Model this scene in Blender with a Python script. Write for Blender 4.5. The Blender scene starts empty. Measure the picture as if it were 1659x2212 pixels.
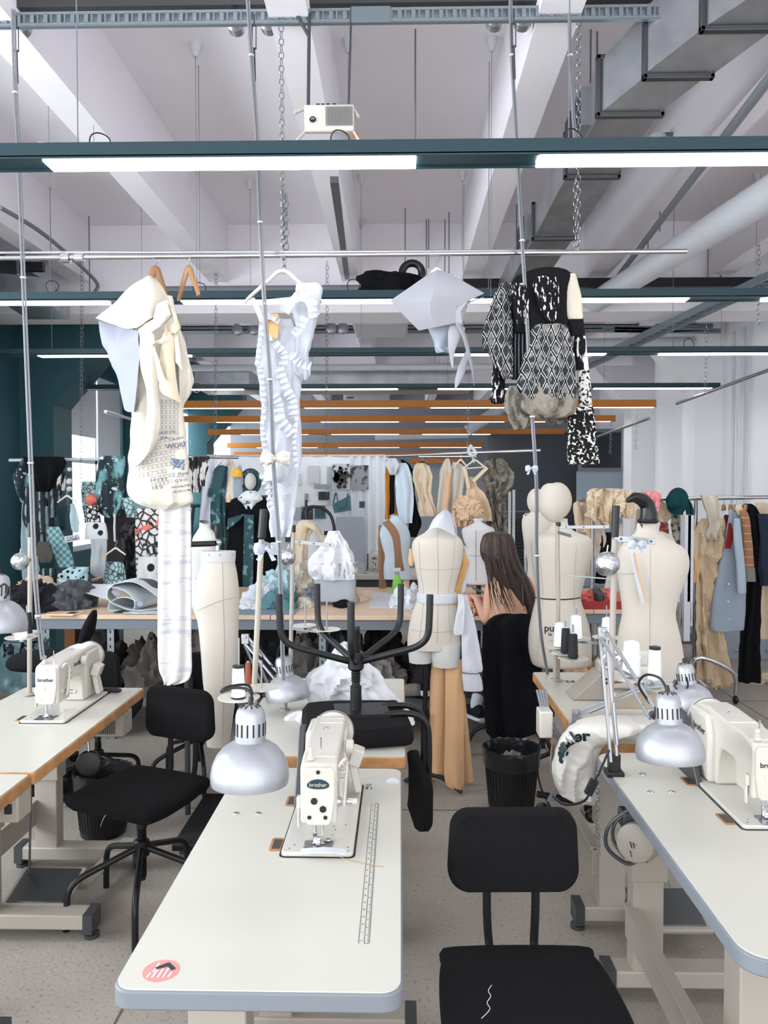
import bpy, bmesh, math, random
from mathutils import Vector, Matrix, noise
from mathutils.bvhtree import BVHTree
R = math.radians
PI = math.pi
scene = bpy.context.scene
col = scene.collection
# ---------------------------------------------------------------- camera
FPX, IW, IH = 1700.0, 1659, 2212
CAMZ = 1.68
VPX, HOR = 865.0, 1060.0
cam = bpy.data.cameras.new('camera')
cam.sensor_fit = 'HORIZONTAL'
cam.sensor_width = 36
cam.lens = 36 * FPX / IW
cam.clip_end = 200
cam_o = bpy.data.objects.new('camera', cam)
col.objects.link(cam_o)
_yaw = math.atan((VPX - IW / 2) / FPX)
_pit = math.atan((IH / 2 - HOR) / FPX)
CR = Matrix.Rotation(_yaw, 3, 'Z') @ Matrix.Rotation(PI / 2 - _pit, 3, 'X')
cam_o.matrix_world = Matrix.Translation((0, 0, CAMZ)) @ CR.to_4x4()
scene.camera = cam_o
# ---------------------------------------------------------------- world, daylight, exposure
scene.view_settings.view_transform = 'Standard'
scene.view_settings.look = 'None'
scene.view_settings.gamma = 1
scene.view_settings.use_curve_mapping = False
scene.view_settings.exposure = 0.95
wd = bpy.data.worlds.new('daylight')
scene.world = wd
wd.use_nodes = True
wd.node_tree.nodes['Background'].inputs[0].default_value = (0.94, 0.97, 1.0, 1)
wd.node_tree.nodes['Background'].inputs[1].default_value = 1.75
TUBE = 8.0


def area(name, loc, rot, sx, sy, power, colr):
    l = bpy.data.lights.new(name, 'AREA')
    l.shape = 'RECTANGLE'
    l.size, l.size_y, l.energy, l.color = sx, sy, power, colr
    o = bpy.data.objects.new(name, l)
    o.location = loc
    o.rotation_euler = rot
    col.objects.link(o)
    return o


# daylight coming in through the tall windows of the left wall
area('window_daylight', (-4.3, 12.5, 2.2), (0, -PI / 2, 0), 2.6, 8.0, 330, (0.86, 0.94, 1.0))
area('window_daylight', (-4.3, 1.0, 2.2), (0, -PI / 2, 0), 2.4, 5.0, 330, (0.88, 0.95, 1.0))

# ---------------------------------------------------------------- helpers


def W(px, py, Y):
    "point at distance Y down the room seen at a place of the photograph"
    d = CR @ Vector(((px - IW / 2) / FPX, -(py - IH / 2) / FPX, -1))
    return Vector((0, 0, CAMZ)) + d * (Y / d.y)


def onz(px, py, z):
    d = CR @ Vector(((px - IW / 2) / FPX, -(py - IH / 2) / FPX, -1))
    return Vector((0, 0, CAMZ)) + d * ((z - CAMZ) / d.z)


def lin(c):
    return tuple(((v / 255) / 12.92 if v / 255 <= 0.04045 else ((v / 255 + 0.055) / 1.055) ** 2.4) for v in c) + (1,)


MATS = {}


def mat(name, rgb, rough=0.6, metal=0.0, bump=0.0, bs=60.0, pat=None, alpha=1.0, trans=0.0, emit=None, var=0.0, vs=4.0, sheen=0.0, ior=1.45, coat=0.0):
    if name in MATS:
        return MATS[name]
    m = bpy.data.materials.new(name)
    m.use_nodes = True
    nt = m.node_tree
    N, L = nt.nodes, nt.links
    b = N['Principled BSDF']
    b.inputs['Base Color'].default_value = lin(rgb)
    b.inputs['Roughness'].default_value = rough
    b.inputs['Metallic'].default_value = metal
    b.inputs['IOR'].default_value = ior
    b.inputs['Alpha'].default_value = alpha
    b.inputs['Transmission Weight'].default_value = trans
    b.inputs['Coat Weight'].default_value = coat
    if rough >= .8:
        b.inputs['Specular IOR Level'].default_value = .2
    if sheen:
        b.inputs['Sheen Weight'].default_value = sheen
    if emit:
        b.inputs['Emission Color'].default_value = lin(emit[0])
        b.inputs['Emission Strength'].default_value = emit[1]
    tc = N.new('ShaderNodeTexCoord')
    colsock = None

    def mixc(fac, a, c2):
        mx = N.new('ShaderNodeMix')
        mx.data_type = 'RGBA'
        L.new(fac, mx.inputs[0])
        if isinstance(a, tuple):
            mx.inputs[6].default_value = a
        else:
            L.new(a, mx.inputs[6])
        mx.inputs[7].default_value = c2
        return mx.outputs[2]

    def ramp(sock, a, c):
        r = N.new('ShaderNodeMapRange')
        L.new(sock, r.inputs[0])
        r.inputs[1].default_value = a
        r.inputs[2].default_value = c
        return r.outputs[0]
    cur = lin(rgb)
    if var:
        n = N.new('ShaderNodeTexNoise')
        n.inputs['Scale'].default_value = vs
        n.inputs['Detail'].default_value = 5
        L.new(tc.outputs['Object'], n.inputs['Vector'])
        dk = tuple(x * (1 - var) for x in lin(rgb)[:3]) + (1,)
        cur = mixc(ramp(n.outputs[0], 0.35, 0.65), cur, dk)
    for p in (pat or []):
        kind, c2, sc = p[0], lin(p[1]), p[2]
        lo = p[3] if len(p) > 3 else 0.5
        hi = p[4] if len(p) > 4 else lo + 0.06
        st = p[5] if len(p) > 5 else (1, 1, 1)
        mp = N.new('ShaderNodeMapping')
        mp.inputs['Scale'].default_value = st
        if len(p) > 6:
            mp.inputs['Rotation'].default_value = p[6]
        L.new(tc.outputs['Object'], mp.inputs[0])
        if kind == 'noise':
            t = N.new('ShaderNodeTexNoise')
            t.inputs['Detail'].default_value = 6
            out = t.outputs[0]
        elif kind == 'dots':
            t = N.new('ShaderNodeTexVoronoi')
            t.inputs['Randomness'].default_value = 0.6
            out = t.outputs['Distance']
        elif kind == 'cells':
            t = N.new('ShaderNodeTexVoronoi')
            t.feature = 'DISTANCE_TO_EDGE'
            out = t.outputs['Distance']
        elif kind == 'wave':
            t = N.new('ShaderNodeTexWave')
            t.bands_direction = 'DIAGONAL'
            t.inputs['Distortion'].default_value = 3
            out = t.outputs['Fac' if 'Fac' in t.outputs else 0]
        elif kind == 'stripe':
            t = N.new('ShaderNodeTexWave')
            t.bands_direction = 'X'
            out = t.outputs[1]
        elif kind == 'check':
            t = N.new('ShaderNodeTexChecker')
            out = t.outputs[1]
        t.inputs['Scale'].default_value = sc
        L.new(mp.outputs[0], t.inputs['Vector'])
        cur = mixc(ramp(out, lo, hi), cur, c2)
    if not isinstance(cur, tuple):
        L.new(cur, b.inputs['Base Color'])
    if bump:
        n = N.new('ShaderNodeTexNoise')
        n.inputs['Scale'].default_value = bs
        n.inputs['Detail'].default_value = 4
        L.new(tc.outputs['Object'], n.inputs['Vector'])
        bp = N.new('ShaderNodeBump')
        bp.inputs['Strength'].default_value = bump
        bp.inputs['Distance'].default_value = 0.01
        L.new(n.outputs[0], bp.inputs['Height'])
        L.new(bp.outputs[0], b.inputs['Normal'])
    MATS[name] = m
    return m


def smooth01(t):
    return t * t * (3 - 2 * t)


class B:
    "collects shapes, then builds them as ONE mesh object"

    def __init__(s):
        s.v, s.f = [], []

    def add(s, vs, fs):
        o = len(s.v)
        s.v += [Vector(v) for v in vs]
        s.f += [tuple(i + o for i in f) for f in fs]
        return s

    def box(s, c, d, rz=0.0, rx=0.0, ry=0.0, taper=1.0):
        m = Matrix.Rotation(rz, 3, 'Z') @ Matrix.Rotation(ry, 3, 'Y') @ Matrix.Rotation(rx, 3, 'X')
        c = Vector(c)
        vs = []
        for z in (-.5, .5):
            k = taper if z > 0 else 1
            for x, y in ((-.5, -.5), (.5, -.5), (.5, .5), (-.5, .5)):
                vs.append(c + m @ Vector((x * d[0] * k, y * d[1] * k, z * d[2])))
        return s.add(vs, [(3, 2, 1, 0), (4, 5, 6, 7), (0, 1, 5, 4), (1, 2, 6, 5), (2, 3, 7, 6), (3, 0, 4, 7)])

    def span(s, a, b):
        a, b = Vector(a), Vector(b)
        return s.box((a + b) / 2, [abs(x) for x in (b - a)])

    def bar(s, a, b, w, h, up=(0, 0, 1)):
        "rectangular bar from a to b"
        a, b = Vector(a), Vector(b)
        t = (b - a).normalized()
        u = Vector(up)
        x = t.cross(u)
        if x.length < 1e-4:
            x = t.cross(Vector((1, 0, 0)))
        x.normalize()
        y = x.cross(t)
        vs = []
        for p in (a, b):
            for i, j in ((-1, -1), (1, -1), (1, 1), (-1, 1)):
                vs.append(p + x * i * w / 2 + y * j * h / 2)
        return s.add(vs, [(3, 2, 1, 0), (4, 5, 6, 7), (0, 1, 5, 4), (1, 2, 6, 5), (2, 3, 7, 6), (3, 0, 4, 7)])

    def tube(s, pts, r, n=8, closed=False, flat=1.0):
        pts = [Vector(p) for p in pts]
        rr = r if isinstance(r, (list, tuple)) else [r] * len(pts)
        k = len(pts)
        vs = []
        up = None
        for i, p in enumerate(pts):
            if closed:
                t = pts[(i + 1) % k] - pts[i - 1]
            else:
                t = pts[min(i + 1, k - 1)] - pts[max(i - 1, 0)]
            if t.length < 1e-9:
                t = Vector((0, 0, 1))
            t.normalize()
            if up is None:
                up = Vector((0, 0, 1)) if abs(t.z) < .9 else Vector((0, 1, 0))
            x = t.cross(up)
            if x.length < 1e-4:
                x = t.cross(Vector((1, .3, 0)))
            x.normalize()
            y = x.cross(t)
            up = y
            for j in range(n):
                a = 2 * PI * j / n
                vs.append(p + x * math.cos(a) * rr[i] + y * math.sin(a) * rr[i] * flat)
        fs = []
        for i in range(k if closed else k - 1):
            a0, b0 = i * n, ((i + 1) % k) * n
            for j in range(n):
                fs.append((a0 + j, b0 + j, b0 + (j + 1) % n, a0 + (j + 1) % n))
        if not closed:
            fs.append(tuple(range(n)))
            fs.append(tuple(reversed(range((k - 1) * n, k * n))))
        return s.add(vs, fs)

    def ctube(s, pts, r, n=8, seg=5):
        return s.tube(crom(pts, seg), r, n)

    def lathe(s, prof, c=(0, 0, 0), n=24, ax=(0, 0, 1), cap=True):
        "prof: (radius, height) along the axis"
        ax = Vector(ax).normalized()
        q = Vector((0, 0, 1)).rotation_difference(ax)
        c = Vector(c)
        vs = []
        for r, h in prof:
            for j in range(n):
                a = 2 * PI * j / n
                vs.append(c + q @ Vector((r * math.cos(a), r * math.sin(a), h)))
        fs = []
        for i in range(len(prof) - 1):
            for j in range(n):
                fs.append((i * n + j, i * n + (j + 1) % n, (i + 1) * n + (j + 1) % n, (i + 1) * n + j))
        if cap:
            fs.append(tuple(reversed(range(n))))
            fs.append(tuple(range((len(prof) - 1) * n, len(prof) * n)))
        return s.add(vs, fs)

    def cyl(s, a, b, r, n=16):
        a, b = Vector(a), Vector(b)
        return s.lathe([(r, 0), (r, (b - a).length)], a, n, b - a)

    def ball(s, c, r, n=20, sc=(1, 1, 1), noise_amp=0, seed=0):
        c = Vector(c)
        vs = []
        m = n // 2
        for i in range(m + 1):
            th = PI * i / m
            for j in range(n):
                a = 2 * PI * j / n
                d = Vector((math.sin(th) * math.cos(a), math.sin(th) * math.sin(a), math.cos(th)))
                k = 1 + (noise_amp * noise.noise(d * 2.5 + Vector((seed, 0, 0))) if noise_amp else 0)
                vs.append(c + Vector((d.x * r * sc[0] * k, d.y * r * sc[1] * k, d.z * r * sc[2] * k)))
        fs = []
        for i in range(m):
            for j in range(n):
                fs.append((i * n + j, (i + 1) * n + j, (i + 1) * n + (j + 1) % n, i * n + (j + 1) % n))
        return s.add(vs, fs)

    def rings(s, rs, cap=True):
        n = len(rs[0])
        vs = [p for r in rs for p in r]
        fs = []
        for i in range(len(rs) - 1):
            for j in range(n):
                fs.append((i * n + j, (i + 1) * n + j, (i + 1) * n + (j + 1) % n, i * n + (j + 1) % n))
        if cap:
            fs.append(tuple(range(n)))
            fs.append(tuple(reversed(range((len(rs) - 1) * n, len(rs) * n))))
        return s.add(vs, fs)

    def prism(s, poly, h, c=(0, 0, 0), m=None):
        "2D polygon (x, y) raised by h along z, then turned by m and moved to c"
        c = Vector(c)
        m = m or Matrix.Identity(3)
        n = len(poly)
        vs = [c + m @ Vector((x, y, 0)) for x, y in poly] + [c + m @ Vector((x, y, h)) for x, y in poly]
        fs = [tuple(reversed(range(n))), tuple(range(n, 2 * n))]
        fs += [(i, (i + 1) % n, n + (i + 1) % n, n + i) for i in range(n)]
        return s.add(vs, fs)

    def sheet(s, rows, sub=6, amp=0.0, sc=8.0, seed=0.0, thick=0.003):
        "smooth cloth through a grid of points, with wrinkles and thickness"
        g = [crom(r, sub) for r in rows]
        cols = list(zip(*g))
        g = list(zip(*[crom(c, sub) for c in cols]))
        nr, nc = len(g), len(g[0])
        P = [[Vector(p) for p in r] for r in g]
        Nn = []
        for i in range(nr):
            row = []
            for j in range(nc):
                a = P[min(i + 1, nr - 1)][j] - P[max(i - 1, 0)][j]
                b = P[i][min(j + 1, nc - 1)] - P[i][max(j - 1, 0)]
                n = a.cross(b)
                row.append(n.normalized() if n.length > 1e-9 else Vector((0, 1, 0)))
            Nn.append(row)
        F, K = [], []
        for i in range(nr):
            for j in range(nc):
                q = P[i][j]
                d = wrinkle(q, sc, seed) * amp
                F.append(q + Nn[i][j] * (d + thick / 2))
                K.append(q + Nn[i][j] * (d - thick / 2))
        fs = []
        o = nr * nc
        for i in range(nr - 1):
            for j in range(nc - 1):
                a = i * nc + j
                fs.append((a, a + nc, a + nc + 1, a + 1))
                fs.append((o + a, o + a + 1, o + a + nc + 1, o + a + nc))
        edge = [j for j in range(nc)] + [i * nc + nc - 1 for i in range(1, nr)] + [(nr - 1) * nc + j for j in range(nc - 2, -1, -1)] + [i * nc for i in range(nr - 2, 0, -1)]
        for k in range(len(edge)):
            a, b = edge[k], edge[(k + 1) % len(edge)]
            fs.append((a, b, o + b, o + a))
        return s.add(F + K, fs)

    def garment(s, rows, Y, dep=0.35, folds=0, amp=0.0, n=44, lv=34, wr=0.0, ws=9.0, seed=0.0, p=2.3, dmax=0.2, lean=0.0, grow=0.4):
        "a hanging or upright body given by its width at heights: rows = (py, left px, right px)"
        rows = [(W((a[1] + a[2]) / 2, a[0], Y), abs(W(a[2], a[0], Y).x - W(a[1], a[0], Y).x) / 2) for a in rows]
        ctr = crom([q for q, h in rows], 5)
        hw = crom([Vector((h, 0, 0)) for q, h in rows], 5)
        rs = []
        T = len(ctr) - 1
        for i, c in enumerate(ctr):
            t = i / T
            h = max(hw[i].x, 0.004)
            d = min(h * dep if dep < 5 else h, dmax)
            ring = []
            for j in range(n):
                a = 2 * PI * j / n
                ca, sa = math.cos(a), math.sin(a)
                x = abs(ca) ** (2 / p) * (1 if ca >= 0 else -1)
                y = abs(sa) ** (2 / p) * (1 if sa >= 0 else -1)
                q = c + Vector((x * h, y * d + lean * t, 0))
                if folds:
                    k = amp * (grow + (1 - grow) * t) * math.sin(folds * a + 1.3 * math.sin(3 * t + seed) + seed)
                    q += Vector((ca * .4, sa, 0)) * k
                if wr:
                    q += Vector((ca * .5, sa, 0)) * (wrinkle((q.x * 1.3, q.y, q.z * .5), ws * 1.5, seed) + .35 * wrinkle(q, ws * 4, seed + 5)) * wr
                ring.append(q)
            rs.append(ring)
        return s.rings(rs)

    def heap(s, c, d, seed=0.0, amp=0.35, sc=4.0, n=48, fine=0.12, pw=1.0):
        "crumpled mound lying on its base"
        c = Vector(c)
        vs, fs = [], []
        m = n // 2
        for i in range(m + 1):
            th = PI / 2 * (i / m) + 0.0001
            for j in range(n):
                a = 2 * PI * j / n
                dd = Vector((math.sin(th) * math.cos(a), math.sin(th) * math.sin(a), math.cos(th) ** pw))
                q = Vector((dd.x * d[0] / 2, dd.y * d[1] / 2, dd.z * d[2]))
                k = 1 + amp * wrinkle(q + c, sc, seed) + fine * wrinkle(q + c, sc * 3.5, seed + 3)
                q = Vector((q.x * k, q.y * k, max(q.z * k, 0)))
                vs.append(c + q)
        for i in range(m):
            for j in range(n):
                fs.append((i * n + j, (i + 1) * n + j, (i + 1) * n + (j + 1) % n, i * n + (j + 1) % n))
        fs.append(tuple(range(m * n, m * n + n)))
        return s.add(vs, fs)

    def text(s, body, size, m, c, th=0.001, al='CENTER', bold=0.0):
        cu = bpy.data.curves.new('t', 'FONT')
        cu.body = body
        cu.size = size
        cu.align_x = al
        cu.align_y = 'CENTER'
        cu.extrude = th / 2
        cu.offset = bold
        cu.resolution_u = 3
        o = bpy.data.objects.new('t', cu)
        col.objects.link(o)
        dg = bpy.context.evaluated_depsgraph_get()
        me = o.evaluated_get(dg).to_mesh()
        vs = [Vector(c) + m @ v.co for v in me.vertices]
        fs = [tuple(p.vertices) for p in me.polygons]
        o.evaluated_get(dg).to_mesh_clear()
        bpy.data.objects.remove(o)
        bpy.data.curves.remove(cu)
        return s.add(vs, fs)

    def bvh(s):
        return BVHTree.FromPolygons(s.v, s.f)

    def press(s, tree, gap=0.002, axis=(0, 1, 0)):
        "lay every vertex onto a surface, looking along axis"
        ax = Vector(axis)
        for i, v in enumerate(s.v):
            h = tree.ray_cast(v - ax * 2, ax)
            if h[0] is not None:
                s.v[i] = h[0] - ax * gap
        return s

    def build(s, name, m, parent=None, bevel=0.0, world=False, label=None, ang=38, sub=0, flat=False, top=None):
        vs = s.v
        origin = Vector((0, 0, 0))
        if parent is not None and world:
            inv = parent_mat(parent).inverted()
            vs = [inv @ v for v in vs]
        elif parent is None:
            lo = Vector([min(v[i] for v in vs) for i in range(3)])
            hi = Vector([max(v[i] for v in vs) for i in range(3)])
            origin = Vector(((lo.x + hi.x) / 2, (lo.y + hi.y) / 2, lo.z))
            vs = [v - origin for v in vs]
        me = bpy.data.meshes.new(name)
        me.from_pydata([tuple(v) for v in vs], [], s.f)
        me.validate()
        me.update()
        if not flat:
            me.shade_smooth()
            me.set_sharp_from_angle(angle=R(ang))
        me.materials.append(m)
        o = bpy.data.objects.new(name, me)
        col.objects.link(o)
        o.location = origin
        if parent is not None:
            o.parent = parent
        if bevel:
            bv = o.modifiers.new('bevel', 'BEVEL')
            bv.width = bevel
            bv.segments = 2
            bv.limit_method = 'ANGLE'
            bv.angle_limit = R(35)
        if sub:
            sb = o.modifiers.new('sub', 'SUBSURF')
            sb.levels = sb.render_levels = sub
        if label:
            o['label'] = label
        return o


def parent_mat(o):
    m = Matrix.Translation(o.location) @ o.rotation_euler.to_matrix().to_4x4() @ Matrix.Diagonal(Vector((*o.scale, 1)))
    return (parent_mat(o.parent) @ m) if o.parent else m


def crom(pts, seg):
    pts = [Vector(p) for p in pts]
    if len(pts) < 3:
        return [pts[0].lerp(pts[1], i / seg) for i in range(seg + 1)]
    out = []
    for i in range(len(pts) - 1):
        p0, p1, p2, p3 = pts[max(i - 1, 0)], pts[i], pts[i + 1], pts[min(i + 2, len(pts) - 1)]
        for k in range(seg):
            t = k / seg
            out.append(0.5 * ((2 * p1) + (p2 - p0) * t + (2 * p0 - 5 * p1 + 4 * p2 - p3) * t * t + (3 * p1 - p0 - 3 * p2 + p3) * t ** 3))
    out.append(pts[-1])
    return out


def wrinkle(q, sc, seed=0.0):
    v = Vector(q) * sc + Vector((seed * 7.3, seed * 1.7, seed))
    w = v + 1.2 * Vector((noise.noise(v * .6), noise.noise(v * .6 + Vector((9, 0, 0))), noise.noise(v * .6 + Vector((0, 9, 0)))))
    return 1 - 2.2 * abs(noise.noise(w)) - 0.5 + 0.25 * noise.noise(v * 2.3)


def tag(o, label, cat, group=None, kind=None):
    o['label'] = label
    o['category'] = cat
    if group:
        o['group'] = group
    if kind:
        o['kind'] = kind
    return o


def thing(name, label, cat, loc=(0, 0, 0), rz=0.0, group=None):
    o = bpy.data.objects.new(name, None)
    o.empty_display_size = 0.05
    col.objects.link(o)
    o.location = loc
    o.rotation_euler = (0, 0, rz)
    tag(o, label, cat, group)
    return o


def struct(name, b, m, **k):
    o = b.build(name, m, **k)
    o['kind'] = 'structure'
    return o


def one(name, b, m, label, cat, group=None, kind=None, **k):
    return tag(b.build(name, m, **k), label, cat, group, kind)


KIDS = {}


def dup(root, loc=None, rz=None, label=None, group=None, scale=None):
    def cp(o, par):
        c = o.copy()
        col.objects.link(c)
        if par is not None:
            c.parent = par
        for ch in o.children:
            cp(ch, c)
        return c
    c = cp(root, None)
    if loc is not None:
        c.location = loc
    if rz is not None:
        c.rotation_euler[2] = rz
    if label:
        c['label'] = label
    if group:
        c['group'] = group
    if scale:
        c.scale = (scale,) * 3
    return c


FRONT = Matrix(((1, 0, 0), (0, 0, -1), (0, 1, 0)))      # text plane facing the camera (-y)
rnd = random.Random(7)
# ---------------------------------------------------------------- materials
m_wall = mat('white plaster', (242, 242, 245), .8, bump=.08, bs=14)
m_ceil = mat('painted ceiling', (246, 242, 247), .85, bump=.1, bs=6, var=.06, vs=.8)
m_teal = mat('teal paint', (48, 88, 96), .55, bump=.05, bs=20)
m_teald = mat('dark teal steel', (20, 50, 58), .4)
m_orange = mat('orange steel', (196, 120, 44), .45)
m_dark = mat('dark slate wall', (74, 80, 86), .7)
m_galv = mat('galvanised steel', (176, 178, 182), .34, .8, bump=.15, bs=9, var=.25, vs=6)
m_tray = mat('zinc tray', (140, 150, 156), .45, .7)
m_steel = mat('brushed steel', (150, 152, 155), .3, .9)
m_chrome = mat('chrome', (200, 202, 205), .15, 1.0)
m_gm = mat('gunmetal', (84, 86, 88), .4, .7)
m_black = mat('black metal', (15, 16, 18), .42)
m_blackp = mat('black plastic', (18, 18, 20), .35)
m_pipe = mat('white pipe', (205, 207, 212), .5)
m_grey = mat('grey pipe', (120, 124, 130), .5)
m_cable = mat('grey cable', (126, 128, 134), .5)
m_wire = mat('thin grey wire', (110, 114, 120), .5)
m_tube = mat('lamp diffuser', (255, 255, 255), .4, emit=((255, 255, 255), TUBE))
m_tubed = mat('unlit reflector', (196, 204, 208), .35, .3)
m_cream = mat('linen jersey', (202, 194, 183), .8, bump=.12, bs=180, sheen=.2)
m_creamw = mat('white jersey', (200, 198, 195), .8, bump=.12, bs=160)
m_top = mat('white laminate', (192, 190, 180), .35, bump=.02, bs=300)
m_wood = mat('raw wood edge', (186, 136, 88), .6, var=.35, vs=18, bump=.1, bs=40)
m_birch = mat('birch desk top', (212, 184, 156), .4, var=.12, vs=9)
m_gedge = mat('grey rubber edge', (116, 121, 128), .5)
m_frame = mat('warm grey steel', (160, 152, 142), .5)
m_mach = mat('machine enamel', (200, 195, 185), .28, coat=.3)
m_bed = mat('machine bed enamel', (200, 197, 190), .25, .1)
m_white = mat('white cotton', (200, 202, 209), .85, bump=.4, bs=16)
m_muslin = mat('ivory muslin', (228, 222, 210), .85, bump=.4, bs=16)
m_foil = mat('crumpled foil', (190, 192, 196), .28, 1.0, bump=.6, bs=60)
m_alu = mat('matt aluminium', (168, 170, 175), .42, .65, bump=.03, bs=300)
m_tan = mat('tan cloth', (214, 172, 130), .9, bump=.15, bs=120)
m_beige = mat('beige cotton', (208, 190, 166), .9, bump=.2, bs=100)
m_fabk = mat('black upholstery', (22, 21, 23), .95, bump=.35, bs=420, var=.2, vs=300)
m_blkc = mat('black cloth', (14, 15, 19), .9, bump=.2, bs=120)
m_floor = mat('stone grey floor', (160, 151, 142), .6, bump=.2, bs=60, var=.32, vs=1.3,
              pat=[('noise', (128, 119, 110), 70, .58, .66), ('noise', (176, 168, 160), 110, .62, .7)])
m_ink = mat('print ink', (60, 62, 70), .7)
m_glassm = mat('window glass', (235, 245, 250), .02, trans=1.0, ior=1.02)
# ================================================================= THE ROOM
XL, XR, YE, ZC = -3.9, 3.9, 18.0, 4.10
b = B().span((XL - .2, -2.0, -.1), (XR + .2, YE + .2, 0))
struct('floor', b, m_floor)
b = B()
for x in (-2.6, -.9, .95, 2.7):
    b.span((x - .004, -1, 0), (x + .004, YE, .0012))
for y in (1.9, 4.1, 6.3, 8.5, 10.7):
    b.span((XL, y - .004, 0), (XR, y + .004, .0012))
struct('trim_1', b, mat('floor joint', (92, 88, 84), .8))
struct('ceiling', B().span((XL - .2, -2.0, ZC), (XR + .2, YE + .2, ZC + .2)), m_ceil)
for x0, x1 in ((-3.0, -2.83), (-1.74, -1.57), (-.53, -.37), (.55, .72), (1.66, 1.83), (2.75, 2.92)):
    struct('ceiling_beam', B().span((x0, -2, 3.58), (x1, YE, ZC)), m_ceil)
for y in (7.2, 12.2):
    struct('ceiling_girder', B().span((XL, y, 3.3), (XR, y + .45, ZC)), m_ceil)
# right wall, pilasters with haunches
struct('wall_right', B().span((XR, -2, 0), (XR + .2, YE, ZC)), m_wall)
for y in (5.3, 9.6, 12.2, 15.6):
    b = B().span((XR - .35, y, 0), (XR, y + .42, ZC))
    b.add([(XR - .35, y, 2.9), (XR - .35, y + .42, 2.9), (XR - .35, y + .42, 3.6), (XR - .35, y, 3.6), (XR - .95, y, 3.6), (XR - .95, y + .42, 3.6)],
          [(0, 4, 3), (1, 2, 5), (0, 1, 5, 4), (3, 4, 5, 2)])
    struct('wall_pilaster', b, m_wall)
struct('baseboard_right', B().span((XR - .03, -2, 0), (XR, YE, .12)), mat('grey skirting', (150, 156, 166), .6))
# left wall: teal piers between tall windows
b = B().span((XL - .2, -2, 0), (XL, YE, .95)).span((XL - .2, -2, 3.15), (XL, YE, ZC))
piers = [(-2, -1.2), (1.2, 1.9), (3.9, 5.2), (7.0, 9.25), (11.0, 11.7), (13.3, 14.0), (15.7, 16.4)]
for a, c in piers:
    b.span((XL - .2, a, .95), (XL, c, 3.15))
struct('wall_left', b, m_teal)
for i, y in enumerate((5.0, 8.0, 11.1, 14.4)):
    b = B().span((XL, y, 0), (XL + .35, y + .45, ZC))
    b.add([(XL + .35, y, 2.55), (XL + .35, y + .45, 2.55), (XL + .35, y + .45, 3.5), (XL + .35, y, 3.5), (XL + 1.0, y, 3.3), (XL + 1.0, y + .45, 3.3), (XL + 1.0, y, 3.5), (XL + 1.0, y + .45, 3.5)],
          [(0, 4, 6, 3), (1, 2, 7, 5), (0, 1, 5, 4), (3, 6, 7, 2), (4, 5, 7, 6)])
    struct('wall_pier', b, m_teal)
m_blind = mat('roller blind', (214, 220, 226), .8)
m_pane = mat('daylight pane', (240, 248, 255), .1, alpha=.12)
for i in range(len(piers) - 1):
    a, c = piers[i][1], piers[i + 1][0]
    b = B()
    for y in (a + .03, (a + c) / 2, c - .03):
        b.span((XL - .12, y - .03, .95), (XL - .04, y + .03, 3.15))
    for z in (.98, 2.05, 3.12):
        b.span((XL - .12, a, z - .03), (XL - .04, c, z + .03))
    w = struct('window_%d' % (i + 1), b, mat('window frame', (214, 222, 226), .5))
    B().span((XL - .085, a + .03, 1.0), (XL - .08, c - .03, 3.1)).build('pane', m_pane, w, world=True)
    if i in (2, 3, 4):
        B().span((XL - .03, a + .05, 2.35), (XL - .02, (a + c) / 2 - .03, 3.12)).build('roller_blind', m_blind, w, world=True)
        B().span((XL - .03, (a + c) / 2 + .03, 1.95), (XL - .02, c - .05, 3.12)).build('roller_blind', m_blind, w, world=True)
# far wall: dark, with a bluish panel and dark glazing
struct('wall_far', B().span((XL, YE, 0), (XR, YE + .2, ZC)), mat('far wall grey', (150, 156, 164), .7))
b = B().span((1.6, 14.6, 0), (XR, 14.75, 2.75))
struct('wall_partition', b, m_dark)
struct('trim_2', B().span((1.6, 14.56, 1.28), (3.1, 14.6, 1.31)), m_grey)
b = B()
for z in [x * .07 for x in range(1, 17)]:
    b.span((1.62, 14.55, z), (3.05, 14.6, z + .05))
struct('trim_3', b, mat('charcoal slats', (46, 48, 52), .6))
struct('wall_panel', B().span((3.1, 13.9, 0), (XR, 13.95, 2.02)), mat('blue grey panel', (160, 176, 188), .6))
w = struct('window_9', B().span((3.12, 13.86, 2.02), (3.86, 13.92, 2.08)).span((3.12, 13.86, 2.7), (3.86, 13.92, 2.76)).span((3.12, 13.86, 2.08), (3.17, 13.92, 2.7)), m_grey)
B().span((3.17, 13.88, 2.08), (3.86, 13.9, 2.7)).build('pane', mat('dark glass', (48, 54, 60), .1), w, world=True)

# ================================================================= LIGHT BARS
SEG = 1.22
zb = 2.76


def light_bar(Y, z, x0, x1, lit, m, label, hh=.045, dd=.11):
    t = thing('light_bar', label, 'ceiling light', (0, Y, z), 0, 'long light bars across the room')
    b = B().span((x0, -dd / 2, .006), (x1, dd / 2, hh + .006))
    b.span((x0, -dd / 2, 0), (x1, -dd / 2 + .008, .01)).span((x0, dd / 2 - .008, 0), (x1, dd / 2, .01))
    b.build('channel', m, t)
    for s in lit:
        b = B()
        b.span((s, -dd / 2 + .012, -.004), (s + SEG, dd / 2 - .012, .008))
        b.build('diffuser', m_tube, t)
    for s in lit:
        B().cyl((s + .1, 0, hh), (s + .1, 0, 4.1 - z), .0022, 5).build('hanging_wire', m_wire, t)
    return t


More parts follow.
